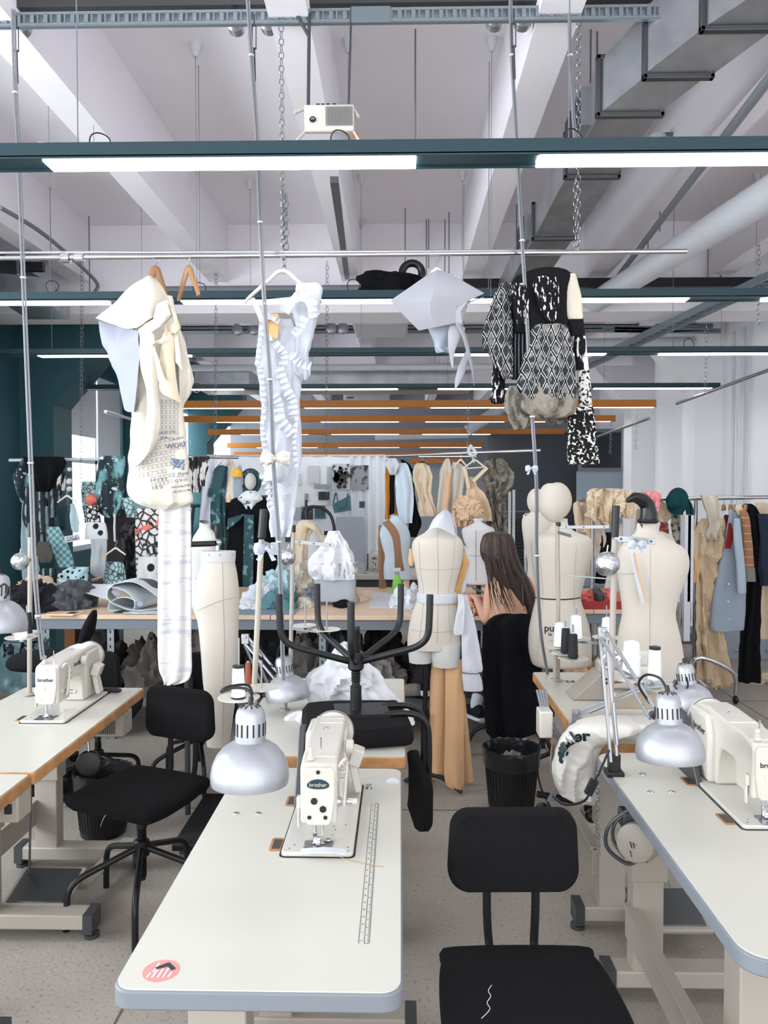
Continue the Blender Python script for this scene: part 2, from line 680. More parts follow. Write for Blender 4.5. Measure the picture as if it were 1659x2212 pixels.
F = [-2.9, -1.25, .40, 2.05]
light_bar(2.62, zb, -2.2, 3.0, [-1.17, .45, 2.05], m_teald, 'nearest dark teal light bar above the front sewing machine')
light_bar(4.52, zb, -3.2, 3.6, F[:-1] + [2.05], m_teald, 'second dark teal light bar, behind the hanging garments')
light_bar(6.3, zb, -3.6, 3.6, [-2.9, .40, 2.05], m_teald, 'third dark teal light bar from the camera')
light_bar(8.4, zb, -3.4, 3.35, F, m_teald, 'farthest dark teal light bar, in front of the orange ones')
for Y, z, x0, x1, lb in ((10.3, zb, -3.5, 3.3, 'nearest and longest orange light bar'), (12.4, zb, -3.5, 3.35, 'second orange light bar down the room'),
                         (14.3, 2.7, -3.5, 2.95, 'third orange light bar down the room'), (15.9, 2.55, -3.5, 1.65, 'fourth orange light bar down the room, ending short'),
                         (17.0, 2.42, -3.6, 1.55, 'fifth orange light bar close above the pinboard curtain'), (17.6, 2.3, .2, 1.4, 'short last orange light bar above the beige dresses')):
    light_bar(Y, z, x0, x1, [s for s in F if s + SEG < x1 + .1 and s > x0], m_orange, lb, .09, .08)

# ================================================================= OVERHEAD


def wire_loop(px, py, Y, r, label):
    c = W(px, py, Y)
    pts = [c + Vector((r * math.cos(2 * PI * i / 24), .01 * math.sin(4 * PI * i / 24), r * math.sin(2 * PI * i / 24))) for i in range(24)]
    one('coiled_wire', B().tube(pts, r * .07, 6, True), m_blackp, label, 'wire loop', 'coiled spare wires on the light bars')


wire_loop(216, 310, 2.62, .034, 'coiled black wire on the nearest light bar, at the left')
wire_loop(735, 302, 2.62, .031, 'coiled black wire on the nearest light bar, under the router')
wire_loop(1238, 298, 2.62, .030, 'coiled black wire on the nearest light bar, beside the duct')
wire_loop(113, 620, 4.5, .036, 'coiled wire on the second light bar, left end')
wire_loop(431, 624, 4.5, .036, 'coiled wire on the second light bar, behind the empty wooden hanger')
wire_loop(764, 617, 4.5, .036, 'coiled wire on the second light bar, left of the black bundle')
wire_loop(1488, 742, 6.3, .04, 'coiled wire on the third light bar at the right')
wire_loop(425, 838, 8.4, .05, 'coiled wire on the farthest teal light bar, right of the muslin dress')
for i, (x, y, Y) in enumerate(((493, 876, 10.3), (798, 873, 10.3), (672, 907, 12.4), (801, 904, 12.4), (930, 905, 12.4), (697, 935, 14.3), (813, 934, 14.3), (918, 934, 14.3), (713, 960, 15.9), (807, 960, 15.9), (999, 957, 15.9))):
    wire_loop(x, y, Y, .035, 'small coiled wire standing on one of the orange light bars')

# perforated cable tray close to the camera
def cable_tray(Y, z, x0, x1, label, wd=.02, step=.055, dY=0.0, detail=True):
    t = thing('cable_tray', label, 'cable tray', (0, Y, z))
    b = B()
    h = .055
    L = x1 - x0
    k = int(L / step)
    b.span((x0, 0, .0), (x1, .004, .011)).span((x0, 0, h - .011), (x1, .004, h)).span((x0, 0, -.003), (x1, wd, .001))
    b.span((x0, wd - .004, 0), (x1, wd, h))
    if detail:
        for i in range(k + 1):
            x = x0 + i * step
            b.span((x - .012, 0, .01), (x + .004, .004, h - .01))
            b.span((x + .016, .0, .01), (x + .022, .004, h - .01))
    else:
        b.span((x0, 0, 0), (x1, .004, h))
    b.build('rail', m_tray, t)
    for x in ((x0 + .35, x0 + 2.0) if detail else ()) + (x1 - .16,):
        B().span((x, -.004, -.006), (x + .16, .0, h + .003)).build('joint_plate', mat('joint plate', (118, 130, 136), .5, .5), t)
    return t


Ct = W(830, 46, 3.2)
cable_tray(3.2, Ct.z, -2.2, 3.4, 'perforated zinc cable tray across the top of the view')
cable_tray(9.2, 3.55, -3.4, 3.6, 'far perforated cable tray crossing behind the white dress', .2, .1, detail=False)
B_ = B().span((-2.4, 3.24, 3.655), (3.4, 3.30, 3.69))
one('conduit', B_, m_gm, 'dark conduit strip running above the nearest cable tray', 'conduit')
for i, (px, py, Y) in enumerate(((0, 55, 3.3), (44, 55, 3.3), (509, 52, 3.3), (580, 50, 3.3), (1070, 42, 3.3), (1130, 42, 3.3), (512, 712, 9.1), (547, 712, 9.1), (716, 709, 9.1), (741, 709, 9.1))):
    p = W(px, py, Y)
    r = .037 if Y < 5 else .065
    side = ['left end', 'beside the left cables', 'left of the middle chain', 'right of the middle chain', 'left of the right cables', 'right of the right cables'][i] if Y < 5 else ''
    lb = ('round grey pipe clamp under the nearest tray, ' + side) if Y < 5 else 'round clamp on the far cable tray'
    b = B().lathe([(r * .7, 0), (r, .01), (r, .05), (r * .75, .06)], p + Vector((0, -.02, 0)), 18, (0, 1, 0))
    b.box(p + Vector((0, .01, r + .03)), (.02, .03, .07))
    one('pipe_clamp', b, m_galv, lb, 'pipe clamp', 'pipe clamps near' if Y < 5 else 'far pipe clamps on the back tray')


def chain(a, c, label, link=.032, r=.0028, group='chains holding the rails'):
    a, c = Vector(a), Vector(c)
    n = max(int((a - c).length / (link * .75)), 2)
    d = (c - a) / n
    b = B()
    for i in range(n):
        o = a + d * (i + .5)
        ax = Vector((1, 0, 0)) if i % 2 else Vector((0, 1, 0)) * .9 + Vector((.3, 0, 0))
        u = d.normalized()
        pts = []
        for k in range(8):
            an = 2 * PI * k / 8
            pts.append(o + u * math.sin(an) * link * .5 + ax * math.cos(an) * link * .27)
        b.tube(pts, r, 4, True)
    return one('chain', b, m_steel, label, 'chain', group)


RY = 3.25        # clothes rail distance
zr = W(740, 549, RY).z
chain(W(607, 40, RY), W(612, 560, RY), 'steel chain falling from the tray to the left of the router', .036, .0018)
chain(W(611, 410, RY + .01), W(614, 590, RY + .01), 'doubled end of the chain above the white dress hanger', .036, .0018)
chain(W(618, 420, RY + .02), W(619, 555, RY + .02), 'second doubled strand of chain above the white dress', .036, .0018)
chain(W(1250, 30, RY), W(1249, 545, RY), 'steel chain falling from the tray to the rail above the black jacket', .034, .0018)
chain(W(1243, 385, RY), W(1244, 548, RY), 'doubled end of chain above the black jacket', .034, .0018)
for px, y0, y1, Y, lb in ((177, 560, 1060, 6.9, 'thin chain behind the muslin dress at the left'), (467, 565, 985, 6.9, 'thin chain between muslin dress and white dress'),
                          (707, 565, 985, 7.2, 'thin chain right of the white dress'), (1012, 860, 985, 7.1, 'thin chain over the beige dress hanger'),
                          (1526, 700, 860, 7.0, 'thin chain against the white pilaster'), (1640, 380, 700, 6.2, 'thin chain at the far right'),
                          (1320, 905, 980, 9.0, 'short thin chain on the slanting wall pole'), (1375, 890, 970, 8.6, 'short thin chain next to the wall clock')):
    chain(W(px, y0, Y), W(px - 2, y1, Y), lb, .05, .0022)
t = thing('clothes_rail', 'long steel clothes rail hanging in front, carrying the four display garments', 'clothes rail', (0, RY, 0))
a, c = W(-40, 558, RY), W(1483, 543, RY)
B().cyl(a, c, .010, 14).cyl(a + Vector((0, .0, .022)), W(1483, 543, RY) + Vector((0, 0, .004)), .006, 10).build('tube', m_chrome, t, world=True)
b = B()
p = W(157, 558, RY)
b.lathe([(.012, -.05), (.02, -.045), (.02, -.012), (.008, -.008), (.008, .008), (.02, .012), (.02, .045), (.012, .05)], p, 12, (1, 0, 0))
b.build('tube_joint', m_chrome, t, world=True)

# grey cable bundles dropping to the machines
def cable(pts, label, k=2, r=.0042):
    t = thing('power_cable', label, 'cable', pts[-1])
    for i in range(k):
        off = Vector((.008 * (i - (k - 1) / 2), .005 * i, 0))
        B().ctube([p + off for p in pts], r, 7, 6).build('strand', m_cable, t, world=True)
    for q in pts[1:-1:2]:
        B().lathe([(.011, -.003), (.012, 0), (.011, .003)], q, 10).build('cable_tie', m_white, t, world=True)
    return t


cable([W(28, 20, 3.12), W(33, 200, 3.1), W(40, 340, 3.08), W(50, 600, 3.05), W(58, 800, 3.0), W(66, 1000, 2.95), W(73, 1200, 2.9), W(82, 1330, 2.9), W(92, 1425, 2.9)], 'grey power cables dropping from the tray to the left sewing machine')
cable([W(535, 0, 3.1), W(543, 120, 3.1), W(556, 320, 3.08), W(562, 480, 3.05), W(570, 640, 3.02), W(583, 820, 3.0), W(590, 1000, 3.0), W(602, 1170, 3.0), W(608, 1330, 3.0), W(612, 1470, 3.0)], 'grey power cables passing in front of the white dress')
cable([W(1103, 0, 3.15), W(1106, 120, 3.15), W(1117, 320, 3.15), W(1128, 520, 3.15), W(1139, 700, 3.15), W(1150, 900, 3.15), W(1159, 1050, 3.2), W(1160, 1200, 3.4), W(1168, 1360, 3.7), W(1183, 1457, 3.86)], 'grey power cables passing in front of the black jacket')
cable([W(1230, 0, 3.2), W(1232, 120, 3.2), W(1238, 230, 3.2), W(1242, 300, 3.2)], 'short grey cable hanging beside the duct')
# turnbuckles
for px, y0, lb in ((36, 60, 'left'), (549, 55, 'middle'), (1110, 50, 'right')):
    b = B()
    b.cyl(W(px, y0 - 25, 3.14), W(px, y0, 3.14), .003, 6).cyl(W(px, y0 + 50, 3.14), W(px + 2, y0 + 120, 3.14), .004, 6)
    for s in (-4, 4):
        b.cyl(W(px + s, y0, 3.14), W(px + s, y0 + 50, 3.14), .002, 6)
    b.box(W(px, y0, 3.14), (.018, .006, .006)).box(W(px, y0 + 50, 3.14), (.018, .006, .006))
    one('turnbuckle', b, m_gm, 'steel turnbuckle on the %s cable drop under the tray' % lb, 'turnbuckle', 'turnbuckles under the tray')

# router
p = W(712, 258, 3.2)
t = thing('wifi_router', 'white wall router with four stub antennas hung from the cable tray', 'router', p)
B().box((0, 0, 0), (.20, .05, .10), rx=R(14)).build('body', m_mach, t, bevel=.006)
b = B()
for i in range(26):
    b.box((-.012 + i * .0042, -.030, .0), (.0018, .002, .07), rx=R(14))
b.build('vent_grille', m_gm, t)
b = B()
for x in (-.045, -.025, -.005, .02):
    b.box((x, -.008, .049), (.014, .02, .012))
b.build('port', m_blackp, t)
B().lathe([(.013, 0), (.013, .003)], (-.065, -.027, -.012), 16, (0, -1, .25)).build('badge', m_black, t)
B().text('W', .016, FRONT, (-.065, -.032, -.012)).build('lettering', m_mach, t)
for sx, sz, ex, ez in ((-1, .045, -.045, -.022), (1, .045, .025, -.045), (-1, -.045, -.05, -.055), (1, -.045, .03, -.055)):
    B().tube([(sx * .095, 0, sz), (sx * .095 + ex, -.01, sz + ez)], [.009, .011], 8, flat=.6).build('antenna', m_mach, t)
one('ceiling_rod', B().cyl(W(668, 30, 3.2), W(666, 230, 3.2), .007, 8).cyl(W(668, 80, 3.2), W(632, 15, 3.2), .007, 8), m_gm, 'dark pair of rods holding the router, bent at the top', 'rod', 'rods above the router')
one('ceiling_rod', B().cyl(W(759, 15, 3.2), W(753, 232, 3.2), .0045, 8), m_gm, 'single straight rod at the right of the router', 'rod', 'rods above the router')
t = thing('wire_tangle', 'small tangle of copper and black wire below the router', 'wire', W(770, 300, 3.2))
b = B()
for i in range(7):
    a_ = rnd.uniform(0, 6)
    b.ctube([W(745 + 4 * i, 318, 3.2), W(757 + rnd.uniform(-8, 8), 300, 3.19), W(770 + rnd.uniform(-8, 8), 288 + i, 3.2), W(778, 312, 3.2)], .0012, 5, 5)
b.build('wires', m_wood, t, world=True)

# thin suspension wires with ceiling cups, and threaded rods
def cup(px, py, y1, Y, label, withcup=True):
    Y = min(2.42 * FPX / (HOR - py), 7.1)
    p = W(px, py, Y)
    p.z = ZC
    e = W(px + 1, y1, Y)
    t = thing('suspension_wire', label, 'wire', (p.x, p.y, e.z), 0, 'thin suspension wires under the ceiling')
    h = p.z - e.z
    B().cyl((0, 0, 0), (0, 0, h), .0016 if withcup else .005, 5).build('wire', m_wire, t)
    if withcup:
        B().lathe([(.014, -.07), (.03, -.02), (.034, 0)], (0, 0, h), 14).build('ceiling_cup', m_pipe, t)


for px, py, y1, lb in ((422, 105, 640, 'thin wire with white cup above the left light'), (104, 170, 640, 'faint wire at the top left'), (1062, 100, 640, 'thin wire with white cup left of the right cables'), (752, 100, 330, 'thin wire with white cup behind the router'), (200, 60, 330, 'thin wire with cup at the tray left end')):
    cup(px, py, y1, 4.3 if y1 > 400 else 3.9, lb)
for px, py, y1, Y in ((897, 80, 330, 4.2), (1276, 85, 270, 3.5), (1290, 90, 170, 3.7), (192, 468, 640, 6.6), (875, 457, 575, 6.0), (926, 500, 580, 6.8), (961, 490, 590, 6.8), (970, 465, 590, 6.6), (921, 540, 600, 7.0),
                      (1116, 450, 520, 5.6), (1400, 510, 600, 6.6), (1530, 500, 600, 6.6), (1558, 475, 610, 6.5), (1427, 305, 500, 5.2)):
    cup(px, py, y1, Y, 'dark threaded ceiling rod', False)
for px, py, y1, Y in ((305, 430, 660, 6.4), (540, 395, 640, 6.4), (780, 385, 640, 6.4), (999, 380, 560, 6.4), (1636, 390, 640, 6.3), (780, 540, 770, 8.6), (1560, 540, 760, 8.6)):
    cup(px, py, y1, Y, 'faint thin wire with a white cup under the far ceiling')

# air duct stepping down the room
t = thing('air_duct', 'galvanised rectangular air duct stepping down along the ceiling at the right', 'air duct', (.97, 3.4, 3.28))
secs = [(1.62, 1.5, 3.56, 3.86), (1.62, 2.6, 3.54, 3.84), (1.47, 2.9, 3.50, 3.80), (1.30, 3.08, 3.45, 3.74), (1.12, 3.25, 3.36, 3.62), (.97, 3.4, 3.28, 3.50), (.97, 4.06, 3.28, 3.48), (.97, 5.04, 3.28, 3.48), (.97, 6.9, 3.28, 3.48)]
for i in range(len(secs) - 1):
    (x, y, z0, z1), (x2, y2, z2, z3) = secs[i], secs[i + 1]
    w = .14 if i < 4 else .125
    b = B().rings([[Vector((x - w, y, z0)), Vector((x + w, y, z0)), Vector((x + w, y, z1)), Vector((x - w, y, z1))],
                   [Vector((x2 - w, y2, z2)), Vector((x2 + w, y2, z2)), Vector((x2 + w, y2, z3)), Vector((x2 - w, y2, z3))]])
    b.build('duct_section', m_galv, t, world=True, flat=True)
    if i:
        f = B()
        ww = w + .018
        f.span((x - ww, y - .015, z0 - .02), (x + ww, y + .015, z0)).span((x - ww, y - .015, z1), (x + ww, y + .015, z1 + .02))
        f.span((x - ww, y - .015, z0 - .02), (x - w, y + .015, z1 + .02)).span((x + w, y - .015, z0 - .02), (x + ww, y + .015, z1 + .02))
        f.build('flange', m_gm, t, world=True, bevel=.003)
for y in (3.55, 5.15):
    b = B().span((.80, y, 3.3), (.845, y + .34, 3.47))
    v = b.build('outlet_box', m_galv, t, world=True)
    b = B()
    for k in range(12):
        b.span((.795, y + .02 + k * .027, 3.31), (.80, y + .03 + k * .027, 3.46))
    b.build('grille', m_gm, v, world=True)
# second duct at left behind piers, and far ductwork
t = thing('air_duct', 'dark galvanised duct at the left running under the ceiling', 'air duct', (-2.7, 8, 3.0))
B().rings([[W(0, 590, 6.0), W(100, 600, 6.0), W(100, 650, 6.0), W(0, 650, 6.0)], [W(60, 640, 7.0), W(150, 650, 7.0), W(150, 690, 7.0), W(60, 690, 7.0)]]).build('duct_section', m_galv, t, world=True, flat=True)
t = thing('wall_air_unit', 'grey louvred air unit at the upper left under the ceiling', 'air unit', W(50, 600, 6.2))
B().span(W(-30, 588, 6.2), W(36, 565, 6.7)).build('casing', m_gm, t, world=True)
B().span(W(36, 588, 6.2), W(104, 565, 6.5)).build('grille_box', m_galv, t, world=True)
b = B()
for k in range(8):
    b.span(W(42, 568 + k * 2.4, 6.15), W(98, 569 + k * 2.4, 6.2))
b.build('louvre', m_black, t, world=True)
for k, (x0, x1, y0, y1, Y) in enumerate(((760, 880, 660, 700, 7.75), (742, 842, 850, 868, 11.5))):
    t = thing('air_conditioner', ['white ceiling air conditioner between white dress and muslin panel', 'small far ceiling air conditioner over the orange bars'][k], 'air conditioner', W((x0 + x1) / 2, y1, Y))
    B().span(W(x0, y1, Y), W(x1, y0, Y + .7)).build('casing', m_pipe, t, world=True, bevel=.02)
    B().span(W(x0 + 30, y1 - 6, Y - .02), W(x1 - 8, y0 + 6, Y)).build('grille', m_tubed, t, world=True)
    B().span(W(x0 + 8, y1 - 8, Y - .02), W(x0 + 22, y0 + 8, Y)).build('louvre', m_gm, t, world=True)
b = B()
for x0, x1, y0, y1, Y in ((640, 1010, 815, 845, 9.8), (420, 560, 815, 850, 10.2), (1020, 1230, 820, 850, 10)):
    pass
one('air_duct', B().span(W(640, 842, 9.8), W(1010, 812, 10.3)), m_galv, 'far duct crossing the room behind the cutout muslin panel', 'air duct')
one('air_duct', B().span(W(420, 838, 9.6), W(560, 815, 10.3)), m_galv, 'far duct crossing the room left of the white dress', 'air duct')
for px0, py0, px1, py1, Y, r, m, lb in (
        (330, 626, 860, 622, 6.9, .03, m_grey, 'grey pipe crossing behind the empty wooden hanger'),
        (400, 795, 1240, 792, 9.5, .04, m_pipe, 'white pipe crossing behind the white dress'),
        (1270, 676, 1500, 680, 9.0, .07, m_pipe, 'white pipe stub right of the black jacket'),
        (1265, 742, 1500, 738, 9.6, .06, m_pipe, 'lower white pipe right of the black jacket'),
        (400, 765, 1240, 790, 13, .05, m_grey, 'grey pipe far behind the light bars'),
        (810, 940, 1010, 935, 15, .10, m_pipe, 'fat white pipe above the beige dresses'),
        (1010, 930, 1100, 870, 14, .10, m_pipe, 'fat white pipe rising behind the black jacket')):
    one('pipe', B().cyl(W(px0, py0, Y), W(px1, py1, Y), r, 12), m, lb, 'pipe')
one('pipe', B().cyl(W(1720, 382, 4.2), W(1286, 652, 7.12), .095, 20), m_pipe, 'fat white pipe running diagonally under the right ceiling', 'pipe')
one('pipe', B().cyl(W(1700, 120, 3.0), W(1330, 604, 7.1), .022, 10), m_grey, 'thin grey pipe running beside the right ceiling beam', 'pipe')
one('pipe', B().ctube([W(0, 448, 5.2), W(100, 510, 6.0), W(205, 605, 7.0), W(205, 630, 7.0)], .016, 8), m_grey, 'thin grey conduit bending down at the upper left', 'pipe')
one('conduit', B().bar(W(722, 388, 3.8), W(750, 600, 7.0), .04, .03), m_gm, 'dark conduit along the middle ceiling beam', 'conduit')
for px0, py0, px1, py1, Y0, Y1, lb in ((1665, 592, 1230, 800, 6.0, 9.5, 'perforated cable tray running diagonally at the right'), (1300, 712, 1530, 715, 8.9, 8.9, 'short perforated cable tray by the white pilaster')):
    b = B()
    a_, c_ = W(px0, py0, Y0), W(px1, py1, Y1)
    b.bar(a_, c_, .012, .06).bar(a_ + Vector((.14, 0, 0)), c_ + Vector((.14, 0, 0)), .012, .06)
    for k in range(30):
        q = a_.lerp(c_, k / 29)
        b.bar(q, q + Vector((.14, 0, 0)), .03, .006)
    one('cable_tray', b, m_tray, lb, 'cable tray')
# right wall slanting poles, smoke detectors
for px0, py0, Y0, px1, py1, Y1, lb in ((1665, 798, 6.6, 1462, 872, 8.8, 'slanting chrome pole on chains near the right wall'), (1402, 904, 8.6, 1285, 945, 10.4, 'shorter slanting chrome pole right of the black jacket'), (228, 889, 7, 285, 906, 8.5, 'dark slanting pole beside the muslin dress')):
    one('wall_pole', B().cyl(W(px0, py0, Y0), W(px1, py1, Y1), .016, 10), m_steel, lb, 'pole')
for px, py, Y, sx, lb in ((95, 318, 5.0, -1, 'round smoke detector with grey conduit at the upper left'), (1420, 298, 4.9, 1, 'round smoke detector with bent grey conduit at the right')):
    t = thing('smoke_detector', lb, 'smoke detector', W(px, py, Y))
    B().lathe([(.02, -.03), (.045, -.02), (.05, 0), (.05, .012)], (0, 0, 0), 20).build('casing', m_pipe, t)
    if sx < 0:
        B().ctube([(-.03, 0, 0), (-.1, 0, -.01), (-.35, 0, -.01)], .01, 8).build('conduit', m_grey, t)
    else:
        B().ctube([(.03, 0, .02), (.09, 0, .02), (.13, .0, -.01), (.15, 0, -.08)], .012, 8).build('conduit', m_grey, t)
# clock
t = thing('wall_clock', 'round white clock on the right wall below the light bars', 'clock', (XR - .02, 12.75, 2.31))
B().lathe([(.17, 0), (.17, .03), (.15, .035)], (0, 0, 0), 28, (-1, 0, 0)).build('case', m_grey, t)
B().lathe([(.148, 0), (.148, .004)], (-.035, 0, 0), 28, (-1, 0, 0)).build('face', m_white, t)
B().bar((-.042, 0, 0), (-.042, .0, .1), .004, .012).bar((-.042, 0, 0), (-.042, .06, .02), .004, .012).build('hand', m_black, t)
# vertical pipes on right wall
for y, r in ((8.9, .03), (9.15, .02), (12.9, .05), (13.2, .03)):
    one('wall_pipe', B().cyl((XR - .08, y, 0), (XR - .08, y, 3.5), r, 10), m_pipe, 'vertical pipe on the right wall ' + {8.9: 'nearest the camera', 9.15: 'thin, beside the nearest pipe', 12.9: 'fat, beyond the clock', 13.2: 'thin, farthest'}[y], 'pipe')
# black bundle on second light bar
t = thing('equipment_bundle', 'black padded bundle with a coiled hose lying above the second light bar', 'bundle', W(850, 632, 4.9))
B().garment([(590, 785, 860), (600, 770, 905), (615, 780, 908), (632, 775, 905)], 4.95, .5, 4, .02, wr=.03, seed=2).build('bag', m_blkc, t, world=True)
q = W(890, 590, 4.95)
B().tube([q + Vector((.062 * math.cos(k * PI / 10), 0.0, .062 * math.sin(k * PI / 10))) for k in range(20)], .024, 10, True).build('coiled_hose', m_blackp, t, world=True)
one('black_beam', B().span(W(1000, 622, 6.9), W(1800, 604, 7.0)), m_black, 'long black steel beam behind the second light bar at the right', 'beam')
# ================================================================= SEWING TABLES
TZ = 0.78


def rrect(x0, y0, x1, y1, r, k=6):
    pts = []
    for cx, cy, a0 in ((x1 - r, y1 - r, 0), (x0 + r, y1 - r, 90), (x0 + r, y0 + r, 180), (x1 - r, y0 + r, 270)):
        for i in range(k + 1):
            a = R(a0 + 90 * i / k)
            pts.append((cx + r * math.cos(a), cy + r * math.sin(a)))
    return pts


def sewing_table(label, x0, x1, y0, y1, edge, legs, flip=False, rad=.035, thick=.036, marks=True, z=TZ):
    t = thing('sewing_table', label, 'table', ((x0 + x1) / 2, (y0 + y1) / 2, 0))
    B().prism(rrect(x0 + .004, y0 + .004, x1 - .004, y1 - .004, rad), .0035, (0, 0, z - .0035)).build('tabletop', m_top, t, world=True)
    B().prism(rrect(x0, y0, x1, y1, rad), thick, (0, 0, z - .0025 - thick)).build('edge_band', edge, t, world=True, bevel=.004)
    B().prism(rrect(x0 + .05, y0 + .04, x1 - .05, y1 - .05, .02), .012, (0, 0, z - thick - .015)).build('underframe', m_frame, t, world=True)
    s = -1 if flip else 1
    xc = (x1 if flip else x0) + s * .15
    for y in legs:
        B().span((xc - .05, y - .035, .06), (xc + .05, y + .035, z - thick - .02)).span((xc - .06, y - .045, .4), (xc + .06, y + .045, z - .06)).build('leg', m_frame, t, world=True, bevel=.004)
        f = B().span((xc - .13, y - .042, .045), (xc + .40 if not flip else xc + .13, y + .042, .10)) if not flip else B().span((xc - .40, y - .035, .045), (xc + .13, y + .035, .10))
        ft = f.build('foot_bar', m_frame, t, world=True, bevel=.005)
        for xe in ((xc - .14, xc + .39) if not flip else (xc - .41, xc + .12)):
            B().span((xe, y - .045, .03), (xe + .035, y + .045, .103)).lathe([(.028, 0), (.028, .014), (.01, .02), (.01, .04)], (xe + .018, y, 0), 14).build('end_cap', m_gm, ft, world=True)
    b = B()
    b.span((xc - s * .055 - .012, legs[0], .20), (xc - s * .055 + .012, legs[-1], .31))
    b.span((xc - s * .055 - .02, legs[0], .30), (xc - s * .055 + .02, legs[-1], .312))
    b.build('cross_beam', m_frame, t, world=True, bevel=.003)
    return t


def pedal(t, x, y, label=None):
    b = B()
    b.box((x, y, .115), (.26, .22, .02), rx=R(14))
    p = b.build('pedal', m_frame, t, world=True, bevel=.006)
    B().box((x, y, .128), (.22, .185, .006), rx=R(14)).build('rubber_mat', m_gm, p, world=True, bevel=.004)
    B().bar((x + .1, y + .08, .07), (x + .16, y + .5, .09), .06, .008).build('slotted_strap', m_frame, t, world=True)
    B().cyl((x - .09, y + .06, .12), (x - .09, y + .1, TZ - .07), .005, 6).build('pull_rod', m_steel, t, world=True)


tm = sewing_table('white sewing table with grey rim in the foreground, round red sticker on its corner', -.525, .005, 1.385, 2.53, m_gedge, [1.62, 2.35])
t2 = sewing_table('white sewing table with wooden edge carrying the upturned black chair', -.60, .02, 2.64, 3.75, m_wood, [2.9, 3.6], rad=.012, thick=.04)
tl = sewing_table('cream-topped sewing table with wooden edge at the left, holding a sewing machine', -1.72, -1.17, 2.47, 3.55, m_wood, [2.9, 3.45], rad=.012, thick=.04)
tl2 = sewing_table('nearest sewing table at the left edge, only its wooden corner in view', -1.74, -1.175, 1.3, 2.455, m_wood, [1.6, 2.25], rad=.012, thick=.04)
tr = sewing_table('white sewing table with grey rim at the right, front machine and lamp on it', .665, 1.26, 1.50, 2.70, m_gedge, [1.78, 2.60], rad=.06)
tr2 = sewing_table('sewing table with wooden edge at the right, overlock machine and thread cones on it', .655, 1.26, 2.80, 3.90, m_wood, [3.0, 3.75], rad=.012, thick=.04)
pedal(tl, -1.40, 3.03)
pedal(tr, 1.0, 2.92)
# round knee pad and control box under the left table
k = thing('knee_lifter', 'round black knee pad hanging under the left sewing table edge', 'knee pad', W(192, 1648, 3.2))
B().lathe([(.02, -.012), (.048, -.01), (.052, 0), (.048, .012), (.02, .014)], (0, 0, 0), 24, (.2, -1, .1)).build('pad', m_blackp, k, bevel=.002)
B().cyl((0, 0, .04), (-.02, .02, .20), .006, 8).build('rod', m_steel, k)
k = thing('control_box', 'grey ribbed motor control box under the left sewing table', 'control box', W(243, 1560, 3.5))
B().box((0, 0, 0), (.14, .12, .10)).build('casing', m_frame, k, bevel=.006)
b = B()
for i in range(9):
    b.box((-.05 + i * .01, -.062, 0), (.004, .004, .07))
b.build('cooling_rib', m_gm, k)
k = thing('switch_box', 'grey switch box with two black buttons at the left edge under the near table', 'switch box', W(20, 1735, 2.42))
B().box((0, 0, 0), (.10, .09, .09)).build('casing', m_frame, k, bevel=.006)
for x in (-.02, .02):
    B().box((x, -.047, 0), (.022, .008, .03)).build('button', m_black, k, bevel=.002)

# printed ruler, sticker and inlays on the front table
b = B()
xr = -.063
ya, yb = 1.54, 2.24
n = 120
for i in range(n + 1):
    y = ya + (yb - ya) * i / n
    L = .008 if i % 10 == 0 else (.006 if i % 5 == 0 else .003)
    b.span((xr - L, y - .0004, TZ), (xr, y + .0004, TZ + .0006))
for x in (xr + .001, xr - .009, xr - .020):
    b.span((x - .0005, ya, TZ), (x + .0005, yb, TZ + .0006))
b.build('printed_ruler', m_ink, tm, world=True)
b = B()
for i in range(0, 24):
    b.text(str((i * 5) % 100), .005, Matrix.Rotation(PI / 2, 3, 'Z'), (xr - .0145, ya + .01 + i * (yb - ya) / 24.0, TZ + .0006), .0003)
b.build('ruler_number', m_ink, tm, world=True)
c = onz(348, 2097, TZ)
s_ = thing('round_sticker', 'round coral-red sticker with a white and dark house drawing on the table corner', 'sticker', c)
B().lathe([(.034, 0), (.034, .0006)], (0, 0, 0), 40).build('disc', mat('coral sticker', (226, 138, 132), .5), s_)
b = B()
for x, y0, y1 in ((-.013, -.006, .022), (-.02, -.022, -.008), (-.010, -.022, 0), (0, -.022, .004), (.010, -.022, .012), (.019, -.020, -.006)):
    b.bar((x, y0, .001), (x + .003, y1, .001), .004, .0006)
b.build('white_mark', m_white, s_)
B().prism([(-.02, .0), (-.001, .017), (.004, .017), (.02, .0), (.014, -.006), (.002, .006), (-.014, -.002)], .0006, (.006, .006, .0012)).build('dark_roof', m_teald, s_)
for px, py, lb in ((510, 1757, 'left'), (558, 1757, 'right')):
    one('screw_cap', B().lathe([(.009, 0), (.008, .002), (.003, .0025)], onz(px, py, TZ), 16), m_chrome, 'chrome screw cap on the front table, %s of the pair under the lamp' % lb, 'screw cap', 'screw caps')
for px, py, lb in ((1405, 1711, 'left of the lower pair'), (1451, 1711, 'right of the lower pair'), (1388, 1672, 'above the lower pair')):
    one('screw_cap', B().lathe([(.011, 0), (.010, .002), (.003, .0025)], onz(px, py, TZ), 16), m_chrome, 'chrome screw cap on the right table, ' + lb, 'screw cap', 'screw caps')
p = onz(797, 1703, TZ)
bb = thing('bobbin', 'small steel bobbin lying on the front table', 'bobbin', p)
B().lathe([(.010, 0), (.010, .0015), (.004, .002), (.004, .009), (.010, .0095), (.010, .011)], (0, 0, 0), 20).build('spool', m_chrome, bb)
one('fabric_scrap', B().heap(onz(847, 1690, TZ), (.04, .02, .012), 3), m_white, 'small white fabric scrap by the front table corner', 'scrap')
